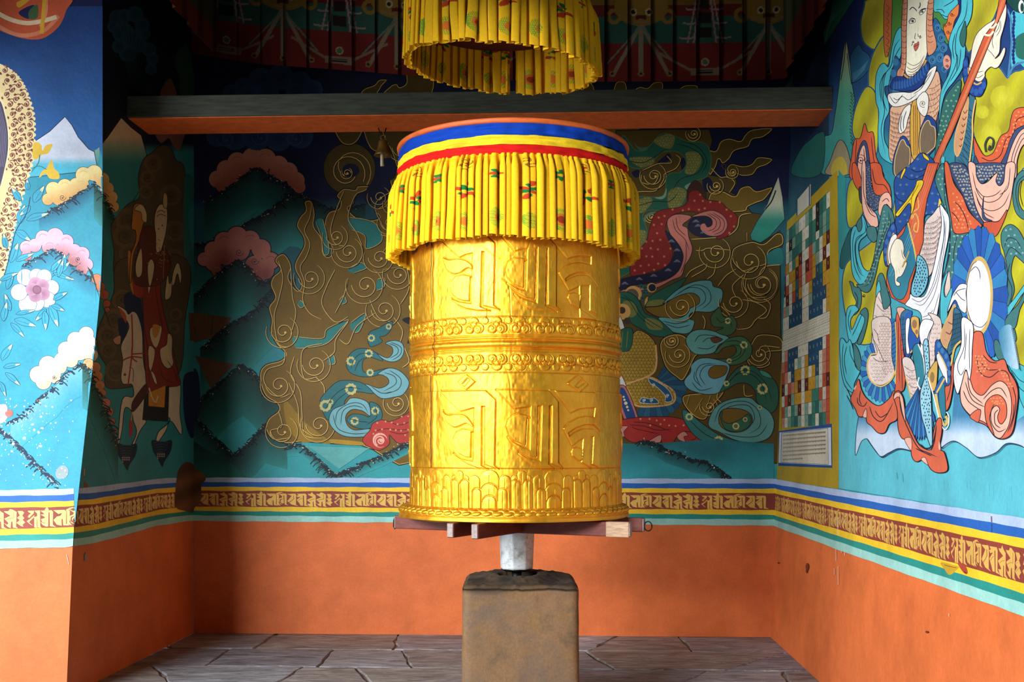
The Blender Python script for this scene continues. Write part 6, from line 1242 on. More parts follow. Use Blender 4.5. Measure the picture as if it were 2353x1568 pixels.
# grey-brown earth patch over the corner, drips below
EA = (104, 70, 40)
for MM in (BK, LW):
    MM.view(0, 1060, 4.706)
    def seg(pts):
        P = np.array(pts, float); return P
    P = cr(seg([(2010, 10), (2080, 30), (2120, 90), (2200, 130), (2225, 200), (2180, 260), (2180, 400), (2150, 470), (2110, 500), (2080, 560), (2000, 540), (1900, 500), (1892, 330), (1915, 150), (1950, 60)]), True, 4)
    xc = (1176.5 + FPX * (-2.96 * RT[0] + 9 * RT[1]) / (-2.96 * FW[0] + 9 * FW[1])) * 4.706
    Q = P.copy(); Q[:, 0] = np.maximum(Q[:, 0], xc - 2) if MM is BK else np.minimum(Q[:, 0], xc + 2)
    MM.raw(MM.T(Q), None, lambda x, y: lerpc((128, 84, 46), (84, 56, 34), .5 + .5 * np.sin(x * .05 + y * .11)), 5)

RW.view(1760, 1080, 3.968)
for (x, y, a, b) in ((385, 885, 15, 34), (380, 925, 9, 18), (122, 850, 9, 7), (1480, 1480, 14, 10)): RW.disc(x, y, a, (120, 52, 26), b)
RW.poly([(1612, 845), (1760, 880), (1762, 905), (1690, 960), (1640, 905)], (206, 160, 20)); RW.poly([(1765, 850), (1830, 870), (1856, 940), (1830, 950), (1790, 905)], (176, 66, 40)); RW.line([(1640, 868), (1700, 885), (1750, 895)], 1.2, (90, 60, 20)); RW.line([(1820, 930), (1846, 945)], 2, (110, 40, 20))
for (x, y0, y1) in ((648, 720, 830), (668, 880, 1050), (697, 735, 760), (728, 755, 780), (632, 900, 960), (1682, 1310, 1340), (665, 430, 600), (723, 440, 490)): RW.line([(x, y0), (x + 1, y1)], .9, (240, 232, 220), sm=False)
RW.line([(2072, 425), (2074, 480)], 3.2, (110, 90, 130), sm=False); RW.line([(2074, 490), (2076, 570)], 2, (20, 60, 120), sm=False)
LW.view(0, 1060, 4.706)
LW.poly([(935, 985), (942, 1050), (928, 1082), (912, 1060), (918, 1010)], (150, 150, 144)); LW.line([(720, 1010), (745, 1120), (810, 1092)], 1.6, (200, 180, 160), sm=False); LW.poly([(905, 90), (918, 85), (914, 150), (904, 160)], (190, 160, 110))
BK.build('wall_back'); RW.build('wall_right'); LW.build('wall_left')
# ---------------------------------------------------------------- prayer wheel
A0 = at(1185, 1028, 6.5); AX, AY = A0[0], A0[1]; RB = 0.597
def yaw_ang(x, y):           # angle around the axis, 0 = towards the camera, + = to the right
    return np.arctan2(((x - AX) * RT[0] + (y - AY) * RT[1]), -((x - AX) * FW[0] + (y - AY) * FW[1]))
def cyl(px, py, R=RB):
    d = dirs(px, py); ox, oy = -AX, -AY
    a = d[:, 0] ** 2 + d[:, 1] ** 2; b = ox * d[:, 0] + oy * d[:, 1]; c = ox * ox + oy * oy - R * R
    disc = np.maximum(b * b - a * c, 0); t = (-b - np.sqrt(disc)) / a
    P = CAM + d * t[:, None]
    return yaw_ang(P[:, 0], P[:, 1]), P[:, 2]
def polar(th, r, z, cx=AX, cy=AY):
    th = np.asarray(th)
    return np.stack([cx + r * (np.sin(th) * RT[0] - np.cos(th) * FW[0]), cy + r * (np.sin(th) * RT[1] - np.cos(th) * FW[1]), z + 0 * th], -1)

wheel = empty('prayer_wheel', (AX, AY, 1.03), 'large embossed golden prayer wheel turning on a stone pedestal', 'prayer wheel')

ZB0, ZB1 = 1.155, 2.66
NZ = 760
TF = np.linspace(-math.radians(97), math.radians(97), 1150)
TBK = np.linspace(math.radians(97), math.radians(263), 150)[1:-1]
TT = np.concatenate([TF, TBK]); ZZ = np.linspace(ZB0, ZB1, NZ)
H = np.zeros((NZ, len(TT)))
S_ = TT * RB                                     # arc length coordinate
def sub(s0, s1, z0, z1):
    i = np.where((S_ > s0) & (S_ < s1))[0]; j = np.where((ZZ > z0) & (ZZ < z1))[0]
    if not len(i) or not len(j): return None
    # columns are increasing in S_, so index windows are contiguous
    i0, i1, j0, j1 = i[0], i[-1] + 1, j[0], j[-1] + 1
    X, Y = np.meshgrid(S_[i0:i1], ZZ[j0:j1])
    return (slice(j0, j1), slice(i0, i1)), X, Y
def sdist(P, X, Y):
    d = seg_dist(X, Y, np.vstack([P, P[:1]])); m = inpoly(X, Y, P)
    return np.where(m, d, -d)
def emb_poly(P, h, e=0.003, rim=0.0):
    lo = P.min(0) - .02; hi = P.max(0) + .02
    r = sub(lo[0], hi[0], lo[1], hi[1])
    if r is None: return
    sl, X, Y = r; d = sdist(P, X, Y)
    H[sl] += h * np.clip(d / e + .5, 0, 1) + rim * np.exp(-((d - e) / 0.003) ** 2) - 0.50 * abs(h) * np.exp(-((d + e * .8) / 0.0018) ** 2)
def emb_line(P, w, h):
    lo = P.min(0) - .02; hi = P.max(0) + .02
    r = sub(lo[0], hi[0], lo[1], hi[1])
    if r is None: return
    sl, X, Y = r; d = seg_dist(X, Y, P)
    H[sl] += h * np.exp(-(d / w) ** 2)
def px2s(pts, x0, y0, k, dth=0.0, sm=False, closed=True):
    P = np.asarray(pts, float) / k + np.array([x0, y0])
    if sm: P = cr(P, closed, 4)
    th, z = cyl(P[:, 0], P[:, 1])
    return np.stack([(th + dth) * RB, z], 1)
def wrap3(P, f, *a):
    for q in (-1, 0, 1):
        f(P + np.array([q * 2 * PI / 3 * RB, 0]), *a)
HL = 0.0085
# first letter, upper sheet / lower sheet
U1 = (940, 530, 7.468); L1 = (940, 860, 6.816); U2 = (1180, 530, 7.468); L2 = (1180, 860, 6.816)
wrap3(px2s([(505, 100), (1330, 65), (1490, 215), (1465, 1280), (1575, 1360), (1290, 1290), (1310, 365), (1265, 360), (1240, 1310), (1415, 1375), (1200, 1375), (1000, 1340), (850, 1275), (740, 1165), (880, 1225), (1085, 1255), (1108, 385), (980, 415), (880, 465)], *U1), emb_poly, HL)
wrap3(px2s([(590, 470), (700, 500), (850, 485), (950, 500), (1030, 540), (1105, 610), (1103, 665), (1040, 640), (980, 660), (900, 720), (800, 745), (700, 700), (640, 620)], *U1, sm=True), emb_poly, HL)
wrap3(px2s([(1090, 785), (950, 757), (820, 780), (740, 880), (720, 980), (760, 1090), (850, 1170), (950, 1205), (1050, 1210), (1065, 810)], *U1), emb_poly, HL)
wrap3(px2s([(505, 270), (1215, 260), (1365, 400), (1345, 1430), (1415, 1495), (1200, 1420), (1205, 510), (1150, 508), (1140, 1430), (1250, 1490), (1080, 1470), (930, 1410), (800, 1330), (705, 1250), (830, 1330), (1018, 1365), (1035, 530), (825, 590)], *L1), emb_poly, HL)
wrap3(px2s([(545, 575), (620, 640), (820, 630), (920, 670), (1020, 805), (1020, 835), (920, 775), (860, 790), (740, 835), (650, 790), (590, 720)], *L1, sm=True), emb_poly, HL)
wrap3(px2s([(1020, 885), (880, 860), (760, 910), (705, 1020), (720, 1130), (790, 1240), (900, 1300), (975, 1305), (985, 910), (1020, 910)], *L1), emb_poly, HL)
wrap3(px2s([(910, 5), (1050, 120), (905, 255), (780, 130)], *L1), emb_poly, HL * .8)
wrap3(px2s([(935, 60), (970, 85), (880, 195), (845, 165)], *L1), emb_poly, -HL * .6)
# second letter
wrap3(px2s([(-180, 90), (590, 95), (750, 260), (735, 1300), (830, 1370), (600, 1275), (610, 295), (580, 295), (550, 1290), (750, 1395), (560, 1375), (300, 1330), (150, 1240), (30, 1090), (200, 1180), (415, 1250), (435, 290), (400, 290), (365, 1170), (230, 1150), (100, 1080), (0, 985), (-95, 900), (0, 950), (120, 1010), (232, 1035), (262, 310), (150, 320), (45, 352)], *U2), emb_poly, HL)
wrap3(px2s([(238, 498), (150, 470), (40, 470), (-70, 540), (-110, 660), (-80, 800), (0, 880), (90, 950), (180, 980), (195, 520)], *U2), emb_poly, HL)
wrap3(px2s([(-260, 245), (550, 260), (690, 430), (688, 1390), (775, 1490), (585, 1400), (600, 492), (550, 490), (535, 1415), (640, 1490), (440, 1490), (330, 1440), (200, 1355), (80, 1248), (200, 1310), (415, 1360), (445, 495), (375, 495), (350, 1295), (250, 1280), (130, 1220), (0, 1120), (-85, 985), (0, 1060), (130, 1140), (255, 1190), (272, 510), (25, 545)], *L2), emb_poly, HL)
wrap3(px2s([(257, 685), (200, 645), (100, 620), (0, 645), (-75, 720), (-100, 820), (-60, 960), (20, 1050), (180, 1112), (205, 685)], *L2), emb_poly, HL)
# third letter
wrap3(px2s([(620, 95), (1340, 130), (1420, 560), (1460, 990), (1440, 940), (1330, 800), (1225, 715), (1100, 715), (960, 770), (895, 830), (915, 868), (1000, 810), (1130, 765), (1280, 765), (1350, 820), (1440, 960), (1440, 1440), (1320, 1380), (1330, 930), (1270, 930), (1165, 945), (1155, 1350), (1440, 1540), (1150, 1500), (1145, 945), (965, 1030), (790, 725), (900, 620), (1020, 560), (1160, 550), (1350, 590), (1355, 440), (1180, 425), (1050, 440), (945, 475)], *U2), emb_poly, HL * .8)
wrap3(px2s([(1155, 1110), (1060, 1060), (970, 1085), (945, 1150), (1000, 1260), (1140, 1340)], *U2), emb_poly, HL * .8)
wrap3(px2s([(650, 265), (1270, 290), (1335, 620), (1340, 890), (1250, 797), (1100, 790), (960, 840), (840, 920), (860, 978), (960, 905), (1080, 855), (1240, 860), (1338, 965), (1330, 1475), (1215, 1412), (1240, 975), (1190, 980), (1175, 1440), (1215, 1482), (1050, 1385), (1078, 1005), (1000, 1040), (905, 1120), (775, 855), (850, 765), (1000, 685), (1120, 660), (1250, 680), (1270, 525), (1130, 530), (1000, 550), (890, 605)], *L2), emb_poly, HL * .8)
wrap3(px2s([(1070, 1190), (980, 1145), (915, 1165), (893, 1220), (905, 1280), (1010, 1360), (1055, 1340)], *L2), emb_poly, HL * .8)
wrap3(px2s([(1015, 10), (1165, 155), (1030, 280), (845, 150)], *L2), emb_poly, HL * .7)
wrap3(px2s([(1060, 95), (1120, 130), (1010, 215), (960, 190)], *L2), emb_poly, -HL * .6)
# sheet edges
def ring(z, w, h):
    H[:] += h * np.exp(-((ZZ - z) / w) ** 2)[:, None]
for z in (1.3865, 1.889, 2.183): ring(z, .0022, -.004)
ring(2.0835, .0025, -.005); ring(2.018, .004, -.010); ring(2.001, .0025, -.005); ring(2.061, .003, -.006)
m = (ZZ > 2.018) & (ZZ < 2.061); H[m] += (0.012 * np.sin((ZZ[m] - 2.018) / .043 * PI))[:, None]
m = (ZZ > 2.063) & (ZZ < 2.083); H[m] += (0.006 * np.sin((ZZ[m] - 2.063) / .020 * PI))[:, None]
m = (ZZ > 1.3865) & (ZZ < 1.80); H[m] += 0.002
# band of cloud scrolls, once upright and once upside down
def dome(cx, cz, r, h, up=0.0):
    rr = sub(cx - r * 1.3, cx + r * 1.3, cz - r * 1.3, cz + r * 1.3)
    if rr is None: return
    sl, X, Y = rr; d = np.hypot(X - cx, Y - cz)
    m = d < r
    Hs = H[sl]; Hs[m] = (.85 * h * (0.6 + 0.45 * np.sqrt(np.maximum(0, 1 - (d / r) ** 2))) + up)[m]
    e = (d >= r) & (d < r * 1.13); Hs[e] = np.minimum(Hs[e], -0.0016)
    H[sl] = Hs
per = 2 * PI / 30 * RB
for k in range(-16, 17):
    cx = (math.radians(-9.3) * RB) + k * per
    if abs(cx) > math.radians(96) * RB: continue
    for zb, sg in ((2.090, 1), (1.992, -1)):
        Z = lambda v: zb + sg * v
        dome(cx + per / 2, Z(.072), .0185, .007)
        dome(cx, Z(.064), .0275, .010)
        dome(cx - .0275, Z(.034), .0275, .0105); dome(cx + .0275, Z(.034), .0275, .0105)
        dome(cx + .001, Z(.049), .0165, .011)
        dome(cx - .0215, Z(.027), .0205, .013); dome(cx + .0215, Z(.027), .0205, .013)
        for sd in (-1, 1):
            t = np.linspace(0, 1, 16); a = -sg * sd * PI / 2 + sd * sg * 0 + t * 4.2 * sd * sg
            P = np.stack([cx + sd * .0205 + (.013 * (1 - t * .8)) * np.cos(a), Z(.030) + (.013 * (1 - t * .8)) * np.sin(a)], 1)
            emb_line(P, .0018, -.0035)
# lotus petals at the foot
def arch(cx, ztop, r, zbase, h, up=0.0, stretch=1.0):
    rr = sub(cx - r * 1.25, cx + r * 1.25, zbase, ztop + .01)
    if rr is None: return
    sl, X, Y = rr; zc = ztop - r * stretch
    d = np.where(Y > zc, np.hypot(X - cx, (Y - zc) / stretch), np.abs(X - cx))
    m = d < r; Hs = H[sl]
    Hs[m] = (.6 * h * (0.35 + 0.65 * np.sqrt(np.maximum(0, 1 - (d / r) ** 2))) + up)[m]
    e = (d >= r) & (d < r + .004); Hs[e] = np.minimum(Hs[e], up - 0.001)
    crease = (np.abs(X - cx) < .0016) & (Y < ztop - r * .55) & m; Hs[crease] -= .0015
    H[sl] = Hs
perL = 2 * PI / 11 * RB
for k in range(-6, 7):
    c = math.radians(-13.3) * RB + k * perL; md = c + perL / 2
    if abs(c) > 1.5 * RB * 1.1: continue
    arch(c, 1.381, .052, 1.17, .008)
    for s_ in (-1, 1):
        arch(md + s_ * .034, 1.352, .022, 1.17, .007)
    arch(md, 1.377, .023, 1.17, .010)
    for s_ in (-1, 1):
        arch(c + s_ * .083, 1.352, .030, 1.17, .009)
        arch(md + s_ * .031, 1.328, .026, 1.165, .012)
    arch(c, 1.308, .048, 1.165, .011)
    for s_ in (-1, 1): arch(c + s_ * .070, 1.283, .024, 1.165, .013)
    arch(c, 1.246, .038, 1.160, .014)
# beaten sheet metal: dents, creases and the lapped vertical seam
nz = smooth_noise(NZ, len(TT), 9, 26) * .0011 + smooth_noise(NZ, len(TT), 26, 80) * .0004 + smooth_noise(NZ, len(TT), 70, 200) * .00035
crz = np.abs(smooth_noise(NZ, len(TT), 7, 22)); nz += -.0010 * np.exp(-(crz / .10) ** 2) * (smooth_noise(NZ, len(TT), 4, 10) > .2)
H += nz
for (za, zb, px) in ((1.386, 1.889, 1003), (1.889, 2.183, 1012), (2.183, 2.66, 1004)):
    th = math.asin((px - 1185) / 240.0)
    j = (ZZ > za) & (ZZ < zb); wob = .002 * np.sin(ZZ[j] * 23) + .0015 * np.sin(ZZ[j] * 61)
    D = (S_[None, :] - th * RB) - wob[:, None]
    H[j] += -.010 * np.exp(-(D / .0022) ** 2) + .0035 * np.exp(-((D - .02) / .016) ** 2) * (D > 0)
# a little smoothing so that steps are bevelled
Hs = H.copy(); Hs[1:-1] = (H[:-2] + 4 * H[1:-1] + H[2:]) / 6; H = Hs
prof = RB + np.interp(ZZ, [1.155, 1.20, 1.6, 2.1, 2.66], [.004, .003, .004, .0, -.006])
cx_off = np.interp(ZZ, [1.1, 2.66], [.001, -.006])
def drum_part(name, za, zb, label=None):
    j0 = max(0, np.searchsorted(ZZ, za) - 1); j1 = min(NZ, np.searchsorted(ZZ, zb) + 1)
    R_ = prof[j0:j1, None] + H[j0:j1]
    th = np.repeat(TT[None], j1 - j0, 0)
    P = polar(th, R_, ZZ[j0:j1, None]) + cx_off[j0:j1, None, None] * np.array([RT[0], RT[1], 0])[None, None]
    return mesh_np(name, P.reshape(-1, 3), grid_faces(j1 - j0, len(TT), True), M_GOLD, wheel)
for nm, a, b in (('lotus_petal_band', ZB0, 1.3865), ('lower_mantra_sheet', 1.3865, 1.889), ('scroll_band', 1.889, 2.183), ('upper_mantra_sheet', 2.183, ZB1)):
    o = drum_part(nm, a, b)
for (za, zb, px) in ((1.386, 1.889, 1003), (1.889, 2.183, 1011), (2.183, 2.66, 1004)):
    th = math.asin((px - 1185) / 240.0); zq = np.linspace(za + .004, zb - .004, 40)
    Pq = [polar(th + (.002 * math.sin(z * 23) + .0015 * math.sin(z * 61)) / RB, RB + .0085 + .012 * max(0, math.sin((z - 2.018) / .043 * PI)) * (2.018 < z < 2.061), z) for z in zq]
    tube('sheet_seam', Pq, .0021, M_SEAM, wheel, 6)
# rolled foot ring with overlapping leaf scales
NT = 1500; nP = 96
ta = np.linspace(0, 2 * PI, NT, endpoint=False) - PI
u = np.linspace(0, 1, nP)
pr = cr(np.array([(.590, 1.178), (.606, 1.180), (.632, 1.172), (.650, 1.155), (.655, 1.138), (.652, 1.130), (.656, 1.127), (.657, 1.118), (.655, 1.108), (.60, 1.106)]), False, 6)
pl = np.concatenate([[0], np.cumsum(np.hypot(*np.diff(pr, axis=0).T))]); pl /= pl[-1]
pr = np.stack([np.interp(u, pl, pr[:, 0]), np.interp(u, pl, pr[:, 1])], 1)
tg = np.gradient(pr, axis=0); nn = np.stack([-tg[:, 1], tg[:, 0]], 1); nn /= np.hypot(*nn.T)[:, None]; nn *= np.sign(nn[:, :1] * 1 + nn[:, 1:] * .3 + 1e-9)
Uu, Ta = np.meshgrid(u, ta, indexing='ij')
leaf = np.zeros_like(Uu)
for row in range(3):
    uc = .18 + row * .11; n_l = 72
    ph = (Ta * n_l / (2 * PI) + .5 * (row % 2) + (Uu - uc) * 1.6) % 1.0 - .5
    dd = np.hypot(ph * 1.75, (Uu - uc) / .095)
    leaf = np.maximum(leaf, np.clip(1 - dd ** 2 * 1.6, 0, 1) ** .5 * (.5 + .18 * row)) - .35 * np.exp(-((dd - .82) / .07) ** 2)
leaf *= (Uu > .06) & (Uu < .52)
r_ = pr[:, 0:1] + nn[:, 0:1] * leaf * .009 + smooth_noise(nP, NT, 3, 60) * .0012
z_ = pr[:, 1:2] + nn[:, 1:2] * leaf * .009 + np.where(Uu > .8, .004 * np.sin(Ta * 3 + 1) + .002 * np.sin(Ta * 11), 0)
P = polar(Ta, r_, z_); cxr = .0 - .010
P = P + np.array([RT[0], RT[1], 0]) * cxr
mesh_np('foot_ring', P.reshape(-1, 3), grid_faces(nP, NT, True), M_GOLD, wheel)
lathe('drum_floor', [(.02, 1.112), (.60, 1.112), (.60, 1.122), (.02, 1.122)], 48, M_REDWOOD, (AX, AY), wheel)

# crossed timbers under the drum, iron rings on two of them
d1 = np.array([.400, .917]); d2 = np.array([.917, -.400])
def timber(dv, off, a, b, w=.042, h=.078, zc=1.068, ring=0):
    n_ = np.array([dv[1], -dv[0]])
    ang = math.atan2(dv[1], dv[0]); mid = np.array([AX, AY]) + dv * (a + b) / 2 + n_ * off
    ob = bm_obj('cross_timber', box_bm((mid[0], mid[1], zc), (b - a, w, h), ang), M_REDWOOD, wheel, False, .006)
    for e, sg in ((a, -1), (b, 1)):
        c = np.array([AX, AY]) + dv * (e + sg * .0015) + n_ * off
        g = bm_obj('end_grain', box_bm((c[0], c[1], zc), (.006, w - .008, h - .008), ang), M_ENDGRAIN, ob, False, .002)
        g.location = (0, 0, 0); g.matrix_parent_inverse = Matrix.Identity(4)
        for v_ in g.data.vertices: v_.co = v_.co - Vector(wheel.location)
        if sg == ring:
            c = np.array([AX, AY]) + dv * (e + sg * .026) + n_ * off
            t = np.linspace(0, 2 * PI, 26)
            P = [(c[0] + dv[0] * .022 * math.cos(q), c[1] + dv[1] * .022 * math.cos(q), zc - .006 + .026 * math.sin(q)) for q in t]
            rg = tube('iron_ring', P, .0035, M_IRON, None, 8); rg.parent = ob
            for v_ in rg.data.vertices: v_.co = v_.co - Vector(wheel.location)
    return ob
timber(d1, .124, -.735, .70); timber(d1, -.030, -.715, .70)
t3 = timber(d2, .188, -.685, .765, zc=1.062); timber(d2, -.11, -.70, .735, zc=1.068, ring=1)
# pale timber sleeve at the right end of the near bar, iron hook at the left end
dv = d2; n_ = np.array([dv[1], -dv[0]]); c = np.array([AX, AY]) + dv * .70 + n_ * .188
ob = bm_obj('bare_timber_end', box_bm((c[0], c[1], 1.062), (.13, .0455, .081), math.atan2(dv[1], dv[0])), mat_simple('bare_timber', (196, 160, 128), .7, nscale=18, var=.45, vec=(1, 1, 6), bmp=.5), wheel, False, .005)
c = np.array([AX, AY]) - dv * .69 + n_ * .188
tube('iron_hook', [(c[0], c[1], 1.10), (c[0] - .012, c[1], 1.07), (c[0] - .012, c[1] - .004, 1.035), (c[0] - .004, c[1] - .012, 1.022), (c[0] + .006, c[1] - .014, 1.028)], .004, M_IRON, wheel, 8)

# silver painted tapering axle
def make_silver():
    m, nt, b = nodes_of('silver_painted_timber')
    v = objco(nt)
    c = ramp(nt, noise(nt, 7, 7, .7, v), [(0.30, s2l((120, 112, 100))), (0.5, s2l((205, 212, 214))), (0.7, s2l((226, 232, 236)))])
    sp = ramp(nt, noise(nt, 38, 6, .75, v, .6), [(0.33, .12), (0.39, 1.0)])
    c = mix(nt, c, sp, 1.0, 'MULTIPLY')
    nt.links.new(c, b.inputs['Base Color']); b.inputs['Metallic'].default_value = .25; b.inputs['Roughness'].default_value = .42
    bump(nt, b, noise(nt, 30, 5, .7, v), .5, .004)
    return m
M_SILVER = make_silver()
axc = (AX + .006, AY)
prof_ax = [(.001, .800), (.086, .800), (.092, .806), (.094, .815), (.097, .9), (.101, 1.0), (.104, 1.10), (.104, 1.115), (.001, 1.115)]
NAx = 96; a = np.linspace(0, 2 * PI, NAx, endpoint=False)
octr = 1 / np.maximum(np.cos(((a + .2) % (PI / 4)) - PI / 8), .1) * .955
octr = 0.5 * octr + 0.5
V = np.stack([axc[0] + np.array(prof_ax)[:, 0:1] * octr * np.cos(a), axc[1] + np.array(prof_ax)[:, 0:1] * octr * np.sin(a), np.repeat(np.array(prof_ax)[:, 1:2], NAx, 1)], -1).reshape(-1, 3)
axle = mesh_np('axle', V, grid_faces(len(prof_ax), NAx, True), M_SILVER, wheel)
axle['label'] = 'silver painted tapering axle with chipped paint'
cl = lathe('iron_collar', [(.001, .790), (.074, .790), (.082, .794), (.090, .799), (.088, .808), (.001, .808)], 48, M_IRON, axc, wheel)
lathe('pivot_pin', [(.001, .70), (.022, .70), (.030, .79), (.001, .79)], 24, M_IRON, axc, wheel)

# cloth bands round the top of the drum
SX = AX - .015 * RT[0]; SY = AY
def cloth_band(name, z0, z1, r0, r1, col, par=wheel, cx=SX, cy=SY, amp=.0035, tilt=(0, 0), n=700, rows=14, sat=None, seed=0):
    t = np.linspace(0, 2 * PI, n, endpoint=False) - PI
    zs = np.linspace(z0, z1, rows); rs = np.linspace(r0, r1, rows)
    rng = np.random.default_rng(seed + 5)
    w = smooth_noise(rows, n, 3, 70, rng) * amp + smooth_noise(rows, n, 5, 26, rng) * amp
    w[:, -40:] *= np.linspace(1, 0, 40); w[:, :40] *= np.linspace(0, 1, 40)
    T_, Zg = np.meshgrid(t, zs); P = polar(T_, rs[:, None] + w, Zg, cx, cy)
    P[..., 2] += tilt[0] * np.sin(T_) + tilt[1] * np.cos(T_)
    c = s2l(col)[None] * (1 + .10 * smooth_noise(rows, n, 4, 40, rng).reshape(-1, 1))
    return mesh_np(name, P.reshape(-1, 3), grid_faces(rows, n, True), M_CLOTH, par, np.clip(c, 0, 1))
lathe('top_rim', [(.02, 3.205), (.655, 3.205), (.662, 3.202), (.664, 3.196), (.662, 3.183), (.655, 3.178), (.02, 3.178)], 96, M_ORANGEWOOD, (SX, SY), wheel)
cloth_band('blue_band', 3.114, 3.190, .655, .650, (8, 62, 168), seed=1)
yb = cloth_band('yellow_band', 3.066, 3.115, .657, .6555, (246, 208, 40), seed=2)
cloth_band('red_band', 3.016, 3.068, .661, .6575, (218, 26, 20), seed=3)
lathe('drum_core', [(.02, 2.58), (.585, 2.58), (.60, 3.17), (.02, 3.17)], 64, M_REDWOOD, (SX, SY), wheel)

# pleated printed valance
YEL = np.array((252, 196, 30.))
def valance(name, cx, cy, r_top, r_hem, z_top, z_hem, npl, par, seed, tilt=(0., 0.), ph0=0.0, amp=.023, motif_shift=0., gap=None, nt=2200, nr=150, gather=.10, label=None):
    rng = np.random.default_rng(seed)
    s = np.linspace(0, 2 * PI, nt, endpoint=False) - PI          # cloth parameter
    # irregular pleat phase
    k = np.arange(1, 40); wv = np.zeros(nt)
    for q in k[5:]: wv += rng.normal(0, 1) * np.sin(q * s + rng.uniform(0, 6.28)) / len(k) ** .5
    phase = npl * s + 1.5 * wv + ph0
    v = np.linspace(0, 1, nr)                                     # 0 top .. 1 hem
    Vg, Sg = np.meshgrid(v, s, indexing='ij')
    drift = smooth_noise(nr, nt, 2, 44, rng) * .55 * Vg
    PH = phase[None] + drift
    a_ = amp * (gather + (1 - gather) * np.clip(Vg * 5, 0, 1) ** .7) * (1 + .25 * smooth_noise(nr, nt, 1, 60, rng))
    fold = (1 - 2 * np.abs(np.cos(PH / 2)) ** 2.3) * (1 + .35 * np.sin(PH * .5 + 3 * np.sin(Sg * 7)))
    tang = .42 * (2 * PI / npl) * np.sin(2 * PH + .5) * np.clip(Vg * 6, .15, 1) * .62
    Rr = r_top + (r_hem - r_top) * (np.clip(Vg / .25, 0, 1) ** .7 * .55 + .45 * Vg) + a_ * fold - .004 * np.exp(-((Vg - .035) / .02) ** 2)
    Tn = Sg + tang
    Z = z_top + (z_hem - z_top) * Vg + (.005 * np.sin(PH) + .006 * smooth_noise(nr, nt, 1, 40, rng)) * Vg
    P = polar(Tn, Rr, Z, cx, cy)
    P[..., 2] += (tilt[0] * np.sin(Tn) + tilt[1] * np.cos(Tn))
    # printed motifs in cloth coordinates (x metres along the cloth, y metres down)
    C = np.tile(YEL, (nr, nt, 1)); L = abs(z_hem - z_top)
    X = Sg * (r_hem * 1.0); Y = Vg * L
    perx = .165
    cell = np.floor((X + motif_shift) / perx); xl = (X + motif_shift) - (cell + .5) * perx
    alt = (cell % 2 == 0)
    def put(mask, col): C[mask] = np.array(col, float)
    G = (28, 120, 52); Rd = (196, 66, 30); Br = (150, 96, 30)
    sc = L / .44
    def petal(x0, y0, ang, ln, wd, col, cond):
        ca, sa = math.cos(ang), math.sin(ang)
        ux = (xl - x0) * ca + (Y - y0) * sa; uy = -(xl - x0) * sa + (Y - y0) * ca
        put((((ux - ln * .62) / (ln * .40)) ** 2 + (uy / wd) ** 2 < 1) & cond, col)
    for q in range(8):                                            # flowers
        petal(0, .20 * sc, q * PI / 4 + .4, .036 * (1 + .45 * (q % 2 == 0)), .0085, G if q % 2 else Rd, alt)
        petal(0, .115 * sc, q * PI / 4, .030, .0070, Rd if q % 4 == 0 else G, ~alt)
    dd = np.hypot(xl, Y - .055 * sc); an = np.arctan2(Y - .055 * sc, xl)
    put((dd < .034) & (dd > .010) & (np.abs(((an + dd * 60) / (PI / 3)) % 1 - .5) < .16) & alt, Br)
    put((dd < .006) & alt, Rd)
    e = (xl / .030) ** 2 + ((Y - .345 * sc) / .058) ** 2
    sp = (np.sin(X * 1700) * np.sin(Y * 1500) > -.2)
    put((e < 1) & sp & ~alt, (120, 168, 44)); put((e < .28) & ~alt, (226, 120, 40)); put((e < .10) & ~alt, (160, 60, 24))
    e2 = (xl / .026) ** 2 + ((Y - .355 * sc) / .050) ** 2
    put((e2 < 1) & sp & alt, (120, 168, 44)); put((e2 < .25) & alt, (226, 120, 40))
    F_ = grid_faces(nr, nt, True)
    if gap is not None:
        tc = ((Tn[:-1, :] + PI) % (2 * PI)) - PI
        m_ = ~((np.abs(((tc - gap[0] + PI) % (2 * PI)) - PI) < gap[1]).reshape(-1))
        F_ = F_[m_]
    o = mesh_np(name, P.reshape(-1, 3), F_, M_CLOTH, par, s2l(C.reshape(-1, 3)))
    sm = o.modifiers.new('thickness', 'SOLIDIFY'); sm.thickness = .0025
    return o
vl = valance('pleated_valance', SX, SY, .660, .690, 3.020, 2.578, 112, wheel, 3, gather=.25)
vl['label'] = 'yellow pleated cotton valance printed with flowers'

# ---------------------------------------------------------------- round cloth canopy above
UX, UY = at(1152, 1028, 6.5)[:2]
can = empty('hanging_canopy', (UX, UY, 3.68), 'round yellow pleated cloth canopy hanging above the wheel', 'canopy')
valance('pleated_skirt', UX, UY, .500, .540, 4.09, 3.672, 62, can, 9, tilt=(-.045, -.033), ph0=1., amp=.018, motif_shift=.05, gap=(PI - .12, .035), nt=1900, nr=120)
cloth_band('red_band', 4.09, 4.15, .500, .498, (190, 24, 20), can, UX, UY, tilt=(-.045, -.033), seed=6)
cloth_band('yellow_band', 4.15, 4.20, .498, .497, (240, 200, 30), can, UX, UY, tilt=(-.045, -.033), seed=7)
cloth_band('blue_band', 4.20, 4.28, .497, .495, (8, 60, 160), can, UX, UY, tilt=(-.045, -.033), seed=8)
lathe('canopy_board', [(.01, 3.95), (.500, 3.95), (.500, 3.98), (.01, 3.98)], 64, mat_simple('maroon_cloth', (110, 20, 18), .8), (UX, UY), can)
for q in range(4):
    a = q * PI / 2 + .6
    tube('hanging_cord', [(UX + .47 * math.cos(a), UY + .47 * math.sin(a), 4.06), (UX + .3 * math.cos(a), UY + .3 * math.sin(a), 4.9)], .005, M_IRON, can, 6)

